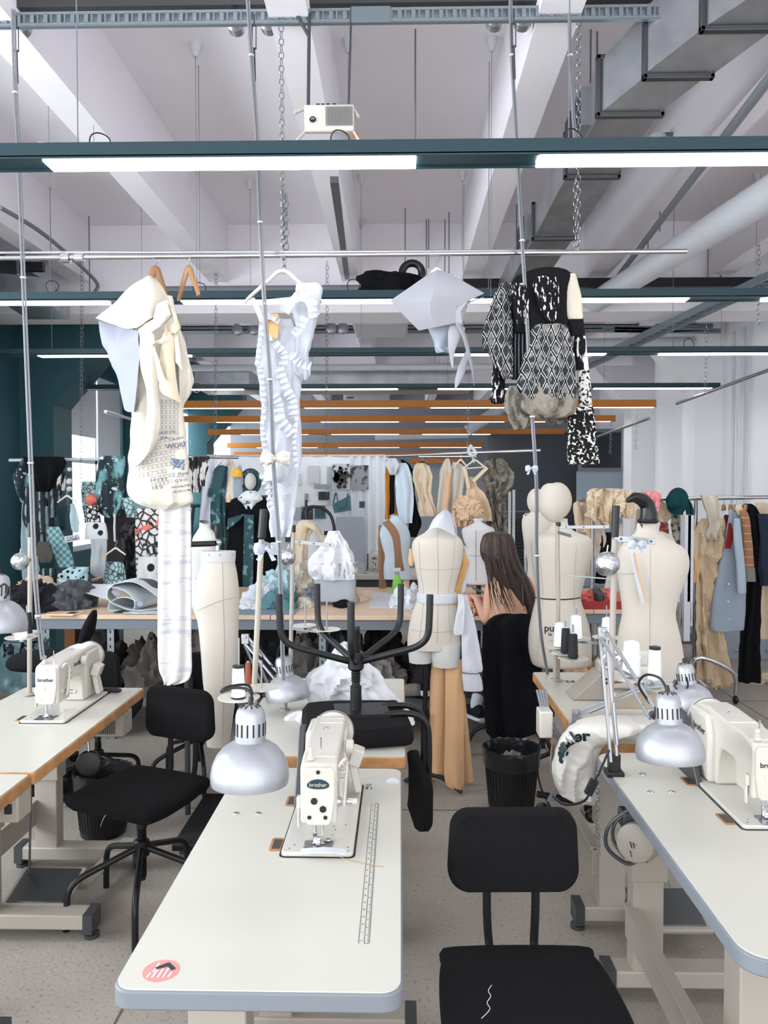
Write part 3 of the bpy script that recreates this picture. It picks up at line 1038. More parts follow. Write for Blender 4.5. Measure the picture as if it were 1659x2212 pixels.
one('fabric_scrap', B().sheet([[onz(650, 1834, TZ + .014), onz(700, 1831, TZ + .018), onz(750, 1834, TZ + .014)], [onz(655, 1844, TZ + .014), onz(700, 1842, TZ + .017), onz(748, 1845, TZ + .014)]], 4, .001, 60), m_white, 'white cloth strip under the front machine needle', 'scrap')
one('loose_thread', B().ctube([onz(705, 1836, TZ + .015), onz(745, 1855, TZ + .016), onz(775, 1862, TZ + .002), onz(800, 1868, TZ + .002), onz(828, 1872, TZ + .002)], .0006, 5), m_wood, 'brown loose thread trailing from the front machine needle', 'thread')

# ================================================================= SEWING MACHINE
def machine(label, loc, badge='face', wheel=True, sc=1.0):
    t = thing('sewing_machine', label, 'sewing machine', loc)
    t.scale = (sc,) * 3
    B().prism(rrect(-.089, 0, .089, .476, .012), .012, (0, 0, 0)).build('bed', m_bed, t, bevel=.003)
    B().prism(rrect(-.094, -.004, .094, .482, .015), .0015, (0, 0, 0)).build('bed_gap', m_black, t)
    B().prism(rrect(-.036, .036, .036, .052 + .012, .006), .002, (0, 0, .012)).build('needle_plate', m_steel, t)
    B().span((-.036, .002, .012), (.036, .032, .0135)).build('slide_plate', m_steel, t)
    # cut-outs in the table with bare wood
    for y in (.03, .31):
        q = B().prism(rrect(-.125, y, -.094, y + .075, .01), .0012, (0, 0, 0)).build('hinge_recess', m_wood, t)
        B().span((-.118, y + .012, .001), (-.098, y + .062, .003)).build('hinge', m_gm, q)
    M_ = Matrix(((0, 0, 1), (1, 0, 0), (0, 1, 0)))       # (y, z) profile raised along x
    prof = [(.155, .063), (.045, .063), (.043, .20), (.052, .212), (.10, .222), (.36, .230), (.435, .226), (.452, .21), (.455, .012), (.29, .012), (.285, .09), (.268, .122), (.245, .134), (.17, .134), (.158, .122)]
    prof = prof[::-1]
    B().prism(prof, .092, (-.046, 0, 0), M_).build('arm_body', m_mach, t, bevel=.012)
    B().prism([(.30, .012), (.455, .012), (.455, .215), (.32, .215), (.30, .16)], .118, (-.066, 0, 0), M_).build('column_cover', m_mach, t, bevel=.012)
    f = [(-.026, .062), (.026, .062), (.034, .075), (.042, .13), (.042, .198), (.036, .208), (-.036, .208), (-.042, .198), (-.042, .13), (-.034, .075)]
    fp = B().prism(f, .010, (0, .046, 0), FRONT).build('face_plate', m_mach, t, bevel=.004)
    b = B()
    for x, z, r in ((0, .198, .005), (-.010, .125, .0085), (.012, .105, .0085), (-.022, .084, .005), (.018, .084, .005)):
        b.lathe([(r, 0), (r, .0015)], (x, .0352, z), 18, (0, -1, 0))
    if badge == 'face':
        b.build('screw_plug', m_black, fp)
        B().add([(.028 * math.cos(a) * 1.0, .0345, .168 + .0125 * math.sin(a) - .003 * math.cos(a) ** 2) for a in [2 * PI * i / 32 for i in range(32)]], [tuple(reversed(range(32)))]).build('oval_badge', m_teald, fp)
        B().text('brother', .014, FRONT, (0, .0335, .1665), .0006).build('lettering', m_mach, fp)
    else:
        b.build('screw_plug', mat('cream plug', (222, 214, 196), .5), fp)
        B().text('brother', .020, FRONT, (0, .0345, .160), .0006, bold=.0003).build('lettering', m_ink, fp)
        B().text('brother', .026, Matrix.Rotation(PI / 2, 3, 'Z') @ FRONT, (.0468, .235, .185), .0006, bold=.0003).build('lettering', m_ink, t)
    if badge == 'side':
        B().text('brother', .030, Matrix.Rotation(-PI / 2, 3, 'Z') @ FRONT, (-.0668, .375, .16), .0008, bold=.0003).build('lettering', m_ink, t)
    # needle bar, presser bar, foot
    B().cyl((.008, .06, .066), (.008, .06, .045), .004, 10).cyl((.008, .06, .045), (.008, .06, .013), .0009, 6).build('needle', m_chrome, t)
    B().cyl((-.010, .06, .066), (-.010, .06, .03), .0045, 10).box((-.010, .058, .026), (.010, .008, .022)).build('presser_bar', m_chrome, t)
    B().box((.0, .05, .016), (.03, .022, .003)).box((.0, .04, .017), (.012, .02, .002)).box((-.003, .055, .021), (.012, .008, .01)).build('presser_foot', m_chrome, t, bevel=.001)
    B().lathe([(.009, 0), (.007, .003), (.002, .004)], (.022, .062, .016), 14).build('thumb_screw', m_chrome, t)
    b = B().cyl((0, .11, .22), (0, .11, .262), .0022, 8)
    b.build('thread_pin', m_chrome, t)
    B().lathe([(.010, 0), (.010, .01), (.006, .012), (.006, .02), (.008, .022), (.008, .03), (.004, .032)], (-.022, .075, .217), 14).build('pressure_knob', m_mach, t)
    b = B()
    b.ctube([(.048, .07, .20), (.064, .075, .218), (.068, .10, .20), (.062, .10, .12), (.060, .09, .09)], .0042, 8, 5)
    b.build('take_up_guard', m_mach, t)
    B().lathe([(.012, 0), (.012, .006), (.004, .008), (.004, .02), (.008, .022), (.008, .036), (.003, .038)], (.046, .10, .10), 16, (1, 0, 0)).build('tension_dial', m_chrome, t)
    B().lathe([(.008, 0), (.008, .012), (.002, .014)], (.082, .10, .10), 14, (1, 0, 0)).build('tension_knob', m_mach, t)
    for z in (.17, .19, .15):
        B().box((.052, .12, z), (.014, .006, .006)).cyl((.046, .12, z), (.066, .12, z), .003, 8).build('thread_guide', m_chrome, t)
    b = B().span((-.058, .06, .095), (-.046, .08, .125)).span((-.056, .063, .045), (-.050, .078, .098))
    b.build('foot_lifter', m_mach, t, bevel=.003)
    B().lathe([(.016, 0), (.020, .003), (.020, .02), (.016, .024)], (.052, .26, .19), 20, (1, 0, 0)).build('stitch_dial', m_mach, t, bevel=.001)
    q = B().box((.078, .36, .13), (.035, .05, .05), ry=R(20)).box((.074, .37, .07), (.02, .045, .09), ry=R(-12)).build('reverse_lever', m_mach, t, bevel=.004)
    B().lathe([(.012, -.004), (.008, .001), (.004, .004)], (-.005, .30, .228), 14).build('oil_window', m_chrome, t)
    B().lathe([(.02, 0), (.052, .003), (.062, .010), (.064, .024), (.058, .032), (.02, .036)], (0, .456, .165), 32, (0, 1, 0)).build('hand_wheel', m_mach, t)
    B().lathe([(.063, .0), (.0648, .004), (.063, .008)], (0, .468, .165), 32, (0, 1, 0)).build('wheel_ring', m_steel, t)
    B().prism([(.30, .0), (.47, .0), (.47, .19), (.44, .19)], .018, (-.098, 0, 0), M_).build('belt_guard', m_gm, t, bevel=.003)
    b = B()
    for x, y in ((.03, .10), (.035, .13), (.06, .16), (-.06, .04), (-.07, .02), (.075, .03), (.03, .15)):
        b.lathe([(.002, 0), (.002, .0008)], (x, y, .012), 8)
    b.build('bed_screw', m_ink, t)
    return t


machine('industrial sewing machine with oval teal badge on the foreground table', (-.205, 1.905, TZ), 'face')
machine('industrial sewing machine on the left table, name on its arm and face plate', (-1.385, 2.99, TZ), 'both')
machine('large sewing machine on the right table, seen from behind and cut by the frame', (1.00, 2.085, TZ), 'side')
machine('tiny far sewing machine on the back table beside the blue mannequin', (-.275, 8.2, TZ + .03), 'face', sc=.95)
bt = thing('sewing_table', 'small white sewing table far behind, under the pinboard curtain', 'table', (-.2, 8.4, 0))
B().span((-.75, 8.1, TZ - .02), (.4, 8.85, TZ + .03)).build('tabletop', m_top, bt, world=True, bevel=.004)
B().span((-.7, 8.2, .66), (.35, 8.8, TZ - .02)).build('underframe', m_gm, bt, world=True)
for x in (-.65, .3):
    B().span((x, 8.3, 0), (x + .06, 8.7, .66)).build('leg', m_frame, bt, world=True)
# motor under the right table
p = W(1383, 1815, 2.35)
k = thing('machine_motor', 'light grey motor with vent slots and looped cable hanging under the right table', 'motor', p)
B().lathe([(.03, -.07), (.055, -.06), (.06, -.02), (.06, .06), (.045, .08)], (0, 0, 0), 20, (.5, .8, -.2)).build('casing', m_frame, k, bevel=.003)
b = B()
for i in range(6):
    for j in range(2):
        b.box((-.045 + i * .009, -.058 - i * .001, .012 - j * .026 - i * .003), (.003, .006, .018), ry=R(-15))
b.build('vent_slot', m_gm, k)
B().box((-.03, .02, .06), (.05, .06, .05)).build('bracket', m_gm, k, bevel=.004)
B().ctube([(-.02, .0, .1), (-.09, .0, .05), (-.10, .0, -.02), (-.05, -.02, -.06), (-.02, -.03, -.05)], .006, 8).ctube([(.0, .0, .1), (-.07, .0, .06), (-.08, .0, .0), (-.05, -.02, -.045)], .005, 8).build('motor_cable', m_gm, k)

# ================================================================= LAMPS
def task_lamp(label, c, rim=.0875, tilt=(0, 0, 1), arms=None, clamp=None, cord=None, R0=.0875):
    "c: centre of the rim; tilt: axis from rim to cap"
    ax = Vector(tilt).normalized()
    c = Vector(c)
    k = rim / .0875
    t = thing('task_lamp', label, 'desk lamp', c)
    prof = [(.0855, -.004), (.0875, .003), (.088, .020), (.084, .040), (.075, .060), (.060, .077), (.046, .086), (.034, .091)]
    inner = [(.032, .085), (.056, .071), (.070, .055), (.079, .038), (.084, .020), (.0855, 0)]
    q = B().lathe([(r * k, h * k) for r, h in prof + inner] + [(.0855 * k, -.004 * k)], (0, 0, 0), 48, ax, cap=False)
    q.build('shade', m_alu, t)
    cap = B().lathe([(.034 * k, .084 * k), (.0345 * k, .088 * k), (.0335 * k, .148 * k), (.030 * k, .160 * k), (.022 * k, .168 * k), (.008 * k, .172 * k)], (0, 0, 0), 32, ax).build('cap', m_alu, t)
    b = B()
    qn = Vector((0, 0, 1)).rotation_difference(ax)
    for i in range(16):
        a = 2 * PI * i / 16
        e = Vector((math.cos(a), math.sin(a), 0)) * .0342 * k
        b.bar(qn @ (e + Vector((0, 0, .105 * k))), qn @ (e + Vector((0, 0, .133 * k))), .0035 * k, .0022 * k, up=qn @ Vector((math.cos(a), math.sin(a), .01)))
    b.build('vent_slot', m_black, cap)
    b = B()
    for i in range(10):
        a = 2 * PI * i / 10
        e = Vector((math.cos(a), math.sin(a), 0)) * k
        b.bar(qn @ (e * .014 + Vector((0, 0, .171 * k))), qn @ (e * .024 + Vector((0, 0, .1675 * k))), .003 * k, .002)
    b.build('top_slot', m_black, cap)
    B().lathe([(.007, .170 * k), (.006, .182 * k), (.004, .19 * k)], (0, 0, 0), 12, ax).build('cord_grip', m_black, t)
    B().ball((0, 0, .03), .022 * k, 16).build('bulb', m_white, t)
    if cord:
        B().ctube(cord, .0035, 8, 6).build('power_cord', m_black, t, world=True)
    if arms:
        b = None
        for i in range(len(arms) - 1):
            a_, e_ = Vector(arms[i]), Vector(arms[i + 1])
            off = Vector((.009, 0, .010))
            B().bar(a_ + off, e_ + off, .008, .008).bar(a_ - off, e_ - off, .008, .008).build('arm_rod', m_alu, t, world=True, bevel=.001)
            sp = B()
            m0 = a_.lerp(e_, .12) + Vector((.012, -.012, .0))
            m1 = a_.lerp(e_, .45) + Vector((.012, -.012, 0))
            sp.cyl(m0, m1, .005, 10)
            sp.build('spring', m_steel, t, world=True)
        for q_ in arms[1:-1]:
            B().box(q_, (.03, .02, .04)).cyl(q_ + Vector((0, -.018, .01)), q_ + Vector((0, .018, .01)), .007, 10).build('joint_bracket', m_alu, t, world=True, bevel=.002)
        e_ = Vector(arms[-1])
        B().cyl(e_ + Vector((0, -.012, 0)), e_ + Vector((0, .012, 0)), .010, 12).bar(e_, c + ax * .115 * k, .010, .010).build('swivel', m_gm, t, world=True)
    if clamp is not None:
        q_ = Vector(clamp)
        B().box(q_ + Vector((0, 0, .03)), (.035, .035, .075)).box(q_ + Vector((0, 0, .005)), (.055, .055, .018)).build('clamp_post', m_black, t, world=True, bevel=.004)
    return t


cm = W(540, 1688, 1.78)
task_lamp('large round silver lamp shade nearest the camera, hanging over the front table', cm, .089, (.0, .06, 1),
          [Vector((-.505, 2.50, TZ + .02)), W(542, 1545, 2.35), cm + Vector((0, .03, .11))], Vector((-.505, 2.49, TZ)),
          [W(546, 1512, 1.83), W(535, 1490, 1.85), W(505, 1486, 1.86), W(478, 1494, 1.86), W(495, 1483, 1.9), W(535, 1480, 1.95), W(545, 1500, 2.0)])
cm = W(622, 1509, 3.15)
task_lamp('silver lamp left of the plastic bag on the second table', cm, .088, (-.13, .1, 1),
          [Vector((-.575, 3.40, TZ + .02)), W(530, 1380, 3.25), W(598, 1462, 3.2)], Vector((-.575, 3.42, TZ)),
          [W(608, 1420, 3.15), W(604, 1395, 3.15), W(590, 1440, 3.2), W(560, 1400, 3.25), W(528, 1372, 3.27)])
cm = W(1448, 1637, 2.08)
task_lamp('silver lamp with sprung arms clamped to the right table', cm, .0875, (-.02, .1, 1),
          [W(1326, 1640, 2.45), W(1302, 1368, 2.55), W(1412, 1545, 2.2)], onz(1326, 1672, TZ),
          [W(1440, 1490, 2.12), W(1425, 1465, 2.15), W(1395, 1458, 2.2), W(1380, 1480, 2.25), W(1405, 1520, 2.25)])
cm = W(1492, 1530, 2.75)
task_lamp('small silver lamp half hidden behind the right machine', cm, .08, (-.1, .15, 1),
          [W(1222, 1590, 3.0), W(1245, 1545, 3.0), W(1400, 1480, 2.9), W(1462, 1475, 2.8)], None,
          [W(1480, 1455, 2.75), W(1486, 1480, 2.72), W(1475, 1500, 2.72), W(1455, 1480, 2.75)])
cm = W(-8, 1362, 2.35)
task_lamp('silver lamp shade cut by the left edge of the photo', cm, .0875, (.0, .1, 1), [W(-60, 1480, 2.4), W(-60, 1250, 2.42), W(-10, 1290, 2.36)], None,
          [W(-2, 1268, 2.3), W(10, 1262, 2.3), W(18, 1275, 2.3), W(10, 1292, 2.32)])
one('lamp_switch_cord', B().ctube([W(1316, 1620, 2.42), W(1296, 1665, 2.42), W(1278, 1700, 2.42), W(1262, 1730, 2.42), W(1220, 1738, 2.5), W(1195, 1720, 2.6)], .004, 8).box(W(1277, 1700, 2.42), (.022, .02, .05), ry=R(25)), m_black, 'black lamp cord with inline switch beside the plastic bag at the right', 'cord')

# ================================================================= THREAD STANDS AND CONES
m_thw = mat('white thread', (236, 240, 248), .75, bump=.25, bs=260)
m_thb = mat('black thread', (26, 26, 28), .7, bump=.25, bs=260)
m_thr = mat('rust thread', (140, 70, 45), .7, bump=.25, bs=260)


def cone(label, px, y0, y1, wpx, Y, m, cap=False, group='thread cones on the stands'):
    base = W(px, y1, Y)
    h = W(px, y0, Y).z - base.z
    r = wpx * Y / FPX / 2
    t = thing('thread_cone', label, 'thread cone', base, 0, group)
    B().lathe([(r * .9, 0), (r, .004), (r * .97, h * .1), (r * .80, h * .93), (r * .72, h * .97), (r * .3, h)], (0, 0, 0), 24).build('thread', m, t)
    if cap:
        B().lathe([(r * .7, h * .96), (r * .8, h * .97), (r * .8, h * 1.04), (r * .3, h * 1.05)], (0, 0, 0), 20).lathe([(r * .99, 0), (r * 1.03, .002), (r * 1.02, .006)], (0, 0, 0), 20).build('cone_core', m_black, t)
    else:
        B().lathe([(r * .35, h * .98), (r * .35, h * 1.03), (r * .1, h * 1.035)], (0, 0, 0), 16).build('cone_core', m_pipe, t)
    return t


def stand(label, pole, r, discs, arms=(), grip=None, grip_r=.014):
    "pole: list of points; discs: (px, py, Y, wpx, pin height px)"
    t = thing('thread_stand', label, 'thread stand', pole[0])
    B().tube(pole, r, 12).build('pole', m_frame, t, world=True)
    B().lathe([(r * 2.4, 0), (r * 2.4, .004), (r * 1.3, .008)], pole[0], 16).build('base_flange', m_frame, t, world=True)
    if grip:
        B().cyl(grip[0], grip[1], grip_r, 14).build('foam_grip', m_black, t, world=True, bevel=.002)
    for px, py, Y, w, ph in discs:
        c_ = W(px, py, Y)
        rr = w * Y / FPX / 2
        d = B().lathe([(rr * .3, -.004), (rr, .002), (rr, .004), (rr * .25, .0), ], c_, 28).build('spool_disc', m_mach, t, world=True)
        B().cyl(c_, W(px, py - ph, Y), .0028, 8).build('pin', m_steel, d, world=True)
        s0 = min(pole, key=lambda q: abs(q.z - c_.z))
        foot = Vector((s0.x, s0.y, c_.z - .012))
        B().bar(foot, c_ - Vector((0, 0, .012)), .014, .006).build('bracket', m_steel, d, world=True)
    for a_, e_, w in arms:
        m = B().bar(a_, e_, .006, w).build('thread_arm', m_steel, t, world=True, bevel=.001)
        b = B()
        for k in (.15, .5, .9):
            q_ = Vector(a_).lerp(Vector(e_), k)
            b.cyl(q_ + Vector((0, -.006, 0)), q_ + Vector((0, .006, 0)), w * .22, 8)
        b.build('eyelet', m_gm, m, world=True)
    return t


# stand behind the front lamp
stand('tall thread stand with black foam grip behind the large front lamp', [Vector((-.47, 2.48, TZ)), W(550, 1470, 2.55), W(565, 1165, 2.55)], .0095, [(516, 1508, 2.42, 92, 130), (565, 1487, 2.5, 74, 60)],
      [(W(567, 1172, 2.55), W(588, 1182, 2.3), .016)], (W(565, 1163, 2.55), W(570, 1100, 2.55)), .0135)
cone('white thread cone with black rim behind the large front lamp', 515, 1440, 1508, 31, 2.42, m_thw, True)
cone('rust brown thread cone behind the white cone at the front lamp', 536, 1430, 1478, 14, 2.5, m_thr)
# stand of second table
Y2 = 3.2
stand('thin thread stand with two empty discs on the second table', [Vector((-.475, 3.2, TZ)), W(628, 1420, Y2), W(633, 1148, Y2)], .0085, [(659, 1352, 3.15, 50, 60), (706, 1361, 3.1, 60, 62)],
      [(W(634, 1170, Y2), W(722, 1178, Y2), .016), (W(630, 1350, Y2), W(712, 1368, 3.1), .014)], (W(634, 1150, Y2), W(634, 1134, Y2)), .009)
# right stands
stand('slim thread stand on the right rear table, carrying four cones', [W(1205, 1470, 3.72), W(1206, 1300, 3.72), W(1204, 1135, 3.72)], .010,
      [(1208, 1398, 3.68, 54, 70), (1222, 1412, 3.58, 62, 70), (1238, 1423, 3.5, 66, 74), (1246, 1380, 3.75, 60, 66)],
      [(W(1206, 1139, 3.72), W(1316, 1138, 3.65), .016), (W(1206, 1150, 3.7), W(1235, 1158, 3.4), .014), (W(1206, 1241, 3.72), W(1320, 1251, 3.5), .006), (W(1206, 1382, 3.72), W(1310, 1392, 3.6), .012)],
      (W(1206, 1137, 3.72), W(1206, 1128, 3.72)), .012)
cone('white thread cone left of the two black cones', 1208, 1345, 1396, 24, 3.68, m_thw)
cone('black thread cone standing behind the other black cone', 1222, 1356, 1410, 22, 3.58, m_thb)
cone('front black thread cone on the round disc at the right rear table', 1238, 1368, 1421, 22, 3.5, m_thb)
cone('white thread cone to the right of the black cones', 1244, 1329, 1379, 27, 3.75, m_thw)
one('disc_post', B().cyl(W(1199, 1467, 3.66), W(1201, 1400, 3.66), .011, 12).lathe([(.022, 0), (.022, .004)], W(1199, 1467, 3.66), 16), m_frame, 'short cream post under the thread discs at the right rear table corner', 'post')
stand('thick thread stand with black foam grip at the right, holding the foil ball', [Vector((.76, 2.86, TZ)), W(1322, 1400, 2.95), W(1328, 1165, 2.95)], .0118,
      [(1310, 1378, 3.3, 60, 70), (1363, 1462, 3.0, 120, 80), (1416, 1483, 2.95, 90, 90)],
      [(W(1328, 1163, 2.95), W(1415, 1170, 2.9), .022), (W(1326, 1241, 2.95), W(1370, 1240, 2.95), .004), (W(1322, 1440, 2.95), W(1420, 1486, 2.95), .012)], (W(1328, 1160, 2.95), W(1331, 1092, 2.95)), .0145)
cone('white thread cone beside the thick stand pole', 1311, 1334, 1378, 25, 3.3, m_thw)
cone('large white thread cone under the foil ball', 1364, 1384, 1460, 40, 3.0, m_thw)
cone('tall white thread cone with black rims in front of the cream form', 1414, 1400, 1482, 30, 2.95, m_thw, True)
stand('thread stand with white and black cones at the left edge', [W(64, 1500, 3.4), W(64, 1400, 3.38), W(66, 1130, 3.35)], .010, [(46, 1378, 2.9, 68, 60), (58, 1368, 3.0, 60, 60)],
      [(W(66, 1210, 3.35), W(30, 1202, 3.2), .012)], (W(66, 1160, 3.35), W(66, 1130, 3.35)), .011)
cone('white thread cone on the left stand', 46, 1329, 1378, 27, 2.9, m_thw)
cone('black thread cone behind the white one on the left stand', 63, 1322, 1368, 14, 3.0, m_thb)
for px, py, rp, Y, lb in ((1311, 1218, 27, 2.9, 'crumpled silver foil ball hanging on the right thread stand'), (621, 1203, 18, 3.12, 'crumpled silver foil ball in front of the pile of fabric'), (43, 1213, 19, 3.1, 'crumpled silver foil ball at the left edge')):
    c_ = W(px, py, Y)
    t = thing('foil_ball', lb, 'foil ball', c_)
    B().ball((0, 0, 0), rp * Y / FPX, 36, noise_amp=.06, seed=px).build('ball', m_foil, t)
    B().tube([(0, 0, rp * Y / FPX * .9), (.004, 0, rp * Y / FPX * 1.5)], .002, 5).build('wire_hook', m_chrome, t)
for px, py, Y, lb in ((595, 991, 2.95, 'silver satin bow tied on the cables over the white dress'), (1148, 1012, 3.05, 'small grey bow tied on the right cables'), (1376, 1176, 2.85, 'small pale blue bow on the right thread stand arm'), (575, 1185, 2.4, 'small grey bow below the foam grip')):
    s = {595: .052, 1148: .022, 1376: .03, 575: .035}[px]
    c_ = W(px, py, Y)
    t = thing('ribbon_bow', lb, 'bow', c_)
    mm = mat('silver satin', (200, 196, 186), .3, .5) if px == 595 else mat('grey satin', (170, 176, 190), .4, .1)
    for q in (-1, 1):
        B().sheet([[(0, 0, .1 * s), (q * s * .5, -.2 * s, .55 * s), (q * s, 0, .45 * s)], [(0, -.15 * s, 0), (q * s * .5, -.35 * s, 0), (q * s * 1.1, -.1 * s, 0)], [(0, 0, -.1 * s), (q * s * .5, -.2 * s, -.5 * s), (q * s, 0, -.5 * s)]], 4, .12 * s, 4 / s * .6, px, .003).build('loop', mm, t)
        if px != 595:
            B().sheet([[(0, 0, 0), (q * s * .2, 0, 0)], [(q * s * .5, -.1 * s, -1.1 * s), (q * s * .9, 0, -1.0 * s)]], 4, 0, 1, 0, .002).build('tail', mm, t)
    B().ball((0, -.15 * s, 0), .14 * s, 10).build('knot', mm, t)

# ================================================================= CHAIRS
def chair(label, loc, rz, seat_z=.49, group=None, star=.3):
    t = thing('office_chair', label, 'chair', loc, rz)
    # seat faces -y; back at +y
    rs = []
    prof = [(-.20, .17), (-.185, .195), (-.10, .215), (.05, .21), (.15, .195), (.195, .165)]
    out = [(w, y) for y, w in prof] + [(-w, y) for y, w in reversed(prof)]
    out = [Vector((x, y, 0)) for x, y in out]
    out = [p for p in crom(out + [out[0]], 4)][:-1]
    for z, k in ((-.06, .80), (-.055, .90), (-.03, .99), (-.01, 1.0), (.004, .97), (.012, .90), (.013, .6), (.010, .3)):
        rs.append([Vector((p.x * k, p.y * k, seat_z + z)) for p in out])
    B().rings(rs[::-1]).build('seat', m_fabk, t)
    # backrest: curved padded panel
    rs = []
    n = 12
    for k in range(25):
        a = 2 * PI * k / 24
    g = []
    bw, bz0, bz1 = .175, seat_z + .13, seat_z + .345
    for th, kk in ((-.024, .93), (-.014, 1), (.012, 1), (.022, .94)):
        ring = []
        for (x, z) in rrect(-bw, bz0, bw, bz1, .055, 7):
            zc = (bz0 + bz1) / 2
            x_, z_ = x * kk, zc + (z - zc) * kk
            if z > zc:
                z_ -= 0
            y = .215 - .028 * math.cos(x_ / bw * PI / 2) + th + .03
            ring.append(Vector((x_ * (1.0 - .06 * (z_ - bz0) / .2), y, z_)))
        g.append(ring)
    bk = B()
    bk.rings(g, cap=False)
    for ring, fl in ((g[0], 1), (g[-1], 0)):
        c0 = sum(ring, Vector()) / len(ring)
        c0.y = ring[len(ring) // 2 + 3].y * .0 + min(p.y for p in ring) + (.0 if fl else .01)
        idx = list(range(len(ring)))
        vs = list(ring) + [c0]
        fs = [(i, (i + 1) % len(ring), len(ring)) for i in idx]
        bk.add(vs, fs if not fl else [f[::-1] for f in fs])
    bk.build('backrest', m_fabk, t)
    for s in (-1, 1):
        B().ctube([(s * .055, .10, seat_z - .065), (s * .055, .20, seat_z - .065), (s * .06, .255, seat_z - .03), (s * .065, .265, seat_z + .06), (s * .065, .262, seat_z + .22)], .0115, 10, 5).build('back_post', m_black, t)
    B().box((0, .02, seat_z - .067), (.16, .2, .014)).build('seat_plate', m_black, t)
    B().cyl((0, 0, seat_z - .07), (0, 0, .13), .015, 16).build('spindle', m_black, t)
    b = B()
    for i in range(26):
        z = .145 + i * .0075
        if z < seat_z - .16:
            b.lathe([(.016, -.002), (.019, 0), (.016, .002)], (0, 0, z), 14)
    b.cyl((0, 0, seat_z - .07), (0, 0, seat_z - .16), .021, 16)
    b.build('screw_thread', m_black, t)
    B().lathe([(.026, .225), (.03, .23), (.03, .285), (.024, .292)], (0, 0, 0), 20).build('hub', m_black, t)
    for i in range(5):
        a = 2 * PI * i / 5 + star
        d = Vector((math.cos(a), math.sin(a), 0))
        B().ctube([d * .02 + Vector((0, 0, .26)), d * .14 + Vector((0, 0, .222)), d * .235 + Vector((0, 0, .19)), d * .275 + Vector((0, 0, .15)), d * .283 + Vector((0, 0, .08)), d * .285 + Vector((0, 0, 0.0))], .0125, 10, 5).build('leg', m_black, t)
    return t


ch = chair('black fabric swivel chair in the right foreground, white thread on its seat', (.305, 1.82, 0), .03, .50)
chair('black fabric swivel chair at the left between bin and front table', (-1.03, 3.08, 0), R(-22), .50)
chair('black swivel chair tucked under the far end of the left tables, back half seen', (-1.62, 4.15, 0), R(188), .52)
chair('dark swivel chair behind the muslin strip, next to the pants form', (-1.15, 4.45, 0), R(200), .46)
one('thread_scrap', B().ctube([W(1062, 2128, 1.72), W(1055, 2140, 1.72), W(1060, 2152, 1.71), W(1052, 2166, 1.70), W(1058, 2180, 1.7), W(1040, 2200, 1.69)], .0008, 5), m_white, 'white thread scrap on the right foreground chair seat', 'thread')
one('thread_scrap', B().ctube([W(230, 1738, 2.93), W(215, 1748, 2.92), W(240, 1745, 2.92), W(225, 1765, 2.9), W(217, 1785, 2.9)], .0009, 5), m_white, 'white thread hanging from the left chair seat', 'thread')
# chair seen edge on behind the left table (tilted back only)
t = thing('office_chair', 'black chair seen edge-on behind the left sewing machine', 'chair', (-2.2, 4.5, 0))
B().garment([(1318, 200, 208), (1330, 192, 208), (1350, 182, 205), (1370, 175, 200), (1388, 172, 190), (1394, 176, 186)], 4.3, 1.8, dmax=.2).build('backrest', m_fabk, t, world=True)
B().cyl(W(185, 1390, 4.35), W(172, 1420, 4.4), .01, 8).build('back_post', m_chrome, t, world=True)
B().garment([(1408, 70, 150), (1415, 30, 175), (1430, 20, 178), (1440, 25, 160)], 4.4, .8, dmax=.2).build('seat', m_fabk, t, world=True)
B().cyl((-2.2, 4.5, .1), (-2.2, 4.5, .5), .02, 10).build('spindle', m_black, t, world=True)
for i in range(5):
    a = 2 * PI * i / 5
    B().ctube([(-2.2, 4.5, .12), (-2.2 + .25 * math.cos(a), 4.5 + .25 * math.sin(a), .08), (-2.2 + .28 * math.cos(a), 4.5 + .28 * math.sin(a), 0)], .014, 8).build('leg', m_black, t, world=True)
# the upturned chair on the second table
uc = chair('black swivel chair turned upside down on the second table, legs in the air', (-.155, 2.95, TZ + .525), R(-96), .512, star=R(43))
uc.rotation_euler = (PI, 0, R(97))
uc.location = (-.165, 2.90, TZ + .528)

# ================================================================= WASTE BINS
def bin_(label, base, r, h):
    t = thing('waste_bin', label, 'waste bin', base)
    B().lathe([(r * .78, 0), (r * .8, .004), (r, h), (r * .97, h), (r * .76, .01), (0.001, .01)], (0, 0, 0), 40, cap=False).build('bucket', m_blackp, t)
    b = B()
    for i in range(40):
        a = 2 * PI * i / 40
        d = Vector((math.cos(a), math.sin(a), 0))
        b.bar(d * r * .81 + Vector((0, 0, .03)), d * r * .965 + Vector((0, 0, h * .8)), .004, .004)
    b.build('ribs', m_black, t)
    rs = []
    for z, k in ((h * .72, 1.0), (h * .85, 1.02), (h * .97, 1.05), (h * 1.02, 1.03), (h * 1.0, .95), (h * .8, .88), (h * .6, .8)):
        ring = []
        for j in range(64):
            a = 2 * PI * j / 64
            q = Vector((math.cos(a), math.sin(a), z * 4))
            kk = k + .035 * wrinkle(q, 3, z) + .01 * math.sin(9 * a)
            ring.append(Vector((math.cos(a) * r * kk, math.sin(a) * r * kk, z + .008 * wrinkle(q, 4, 3))))
        rs.append(ring)
    B().rings(rs[::-1], cap=False).build('bin_liner', mat('shiny black liner', (30, 31, 33), .18, bump=.3, bs=40), t)
    return t


bn = bin_('black ribbed waste bin with liner between central form and right table', (.585, 4.12, 0), .145, .33)
one('plastic_wrap', B().heap(Vector((.585, 4.10, .2)), (.17, .15, .10), 4, .4, 16), mat('clear crumpled film', (150, 150, 150), .15, alpha=.6), 'crumpled clear wrap inside the right waste bin', 'wrap')
bin_('black waste bin with liner under the left chair', (-1.46, 3.80, 0), .135, .31)
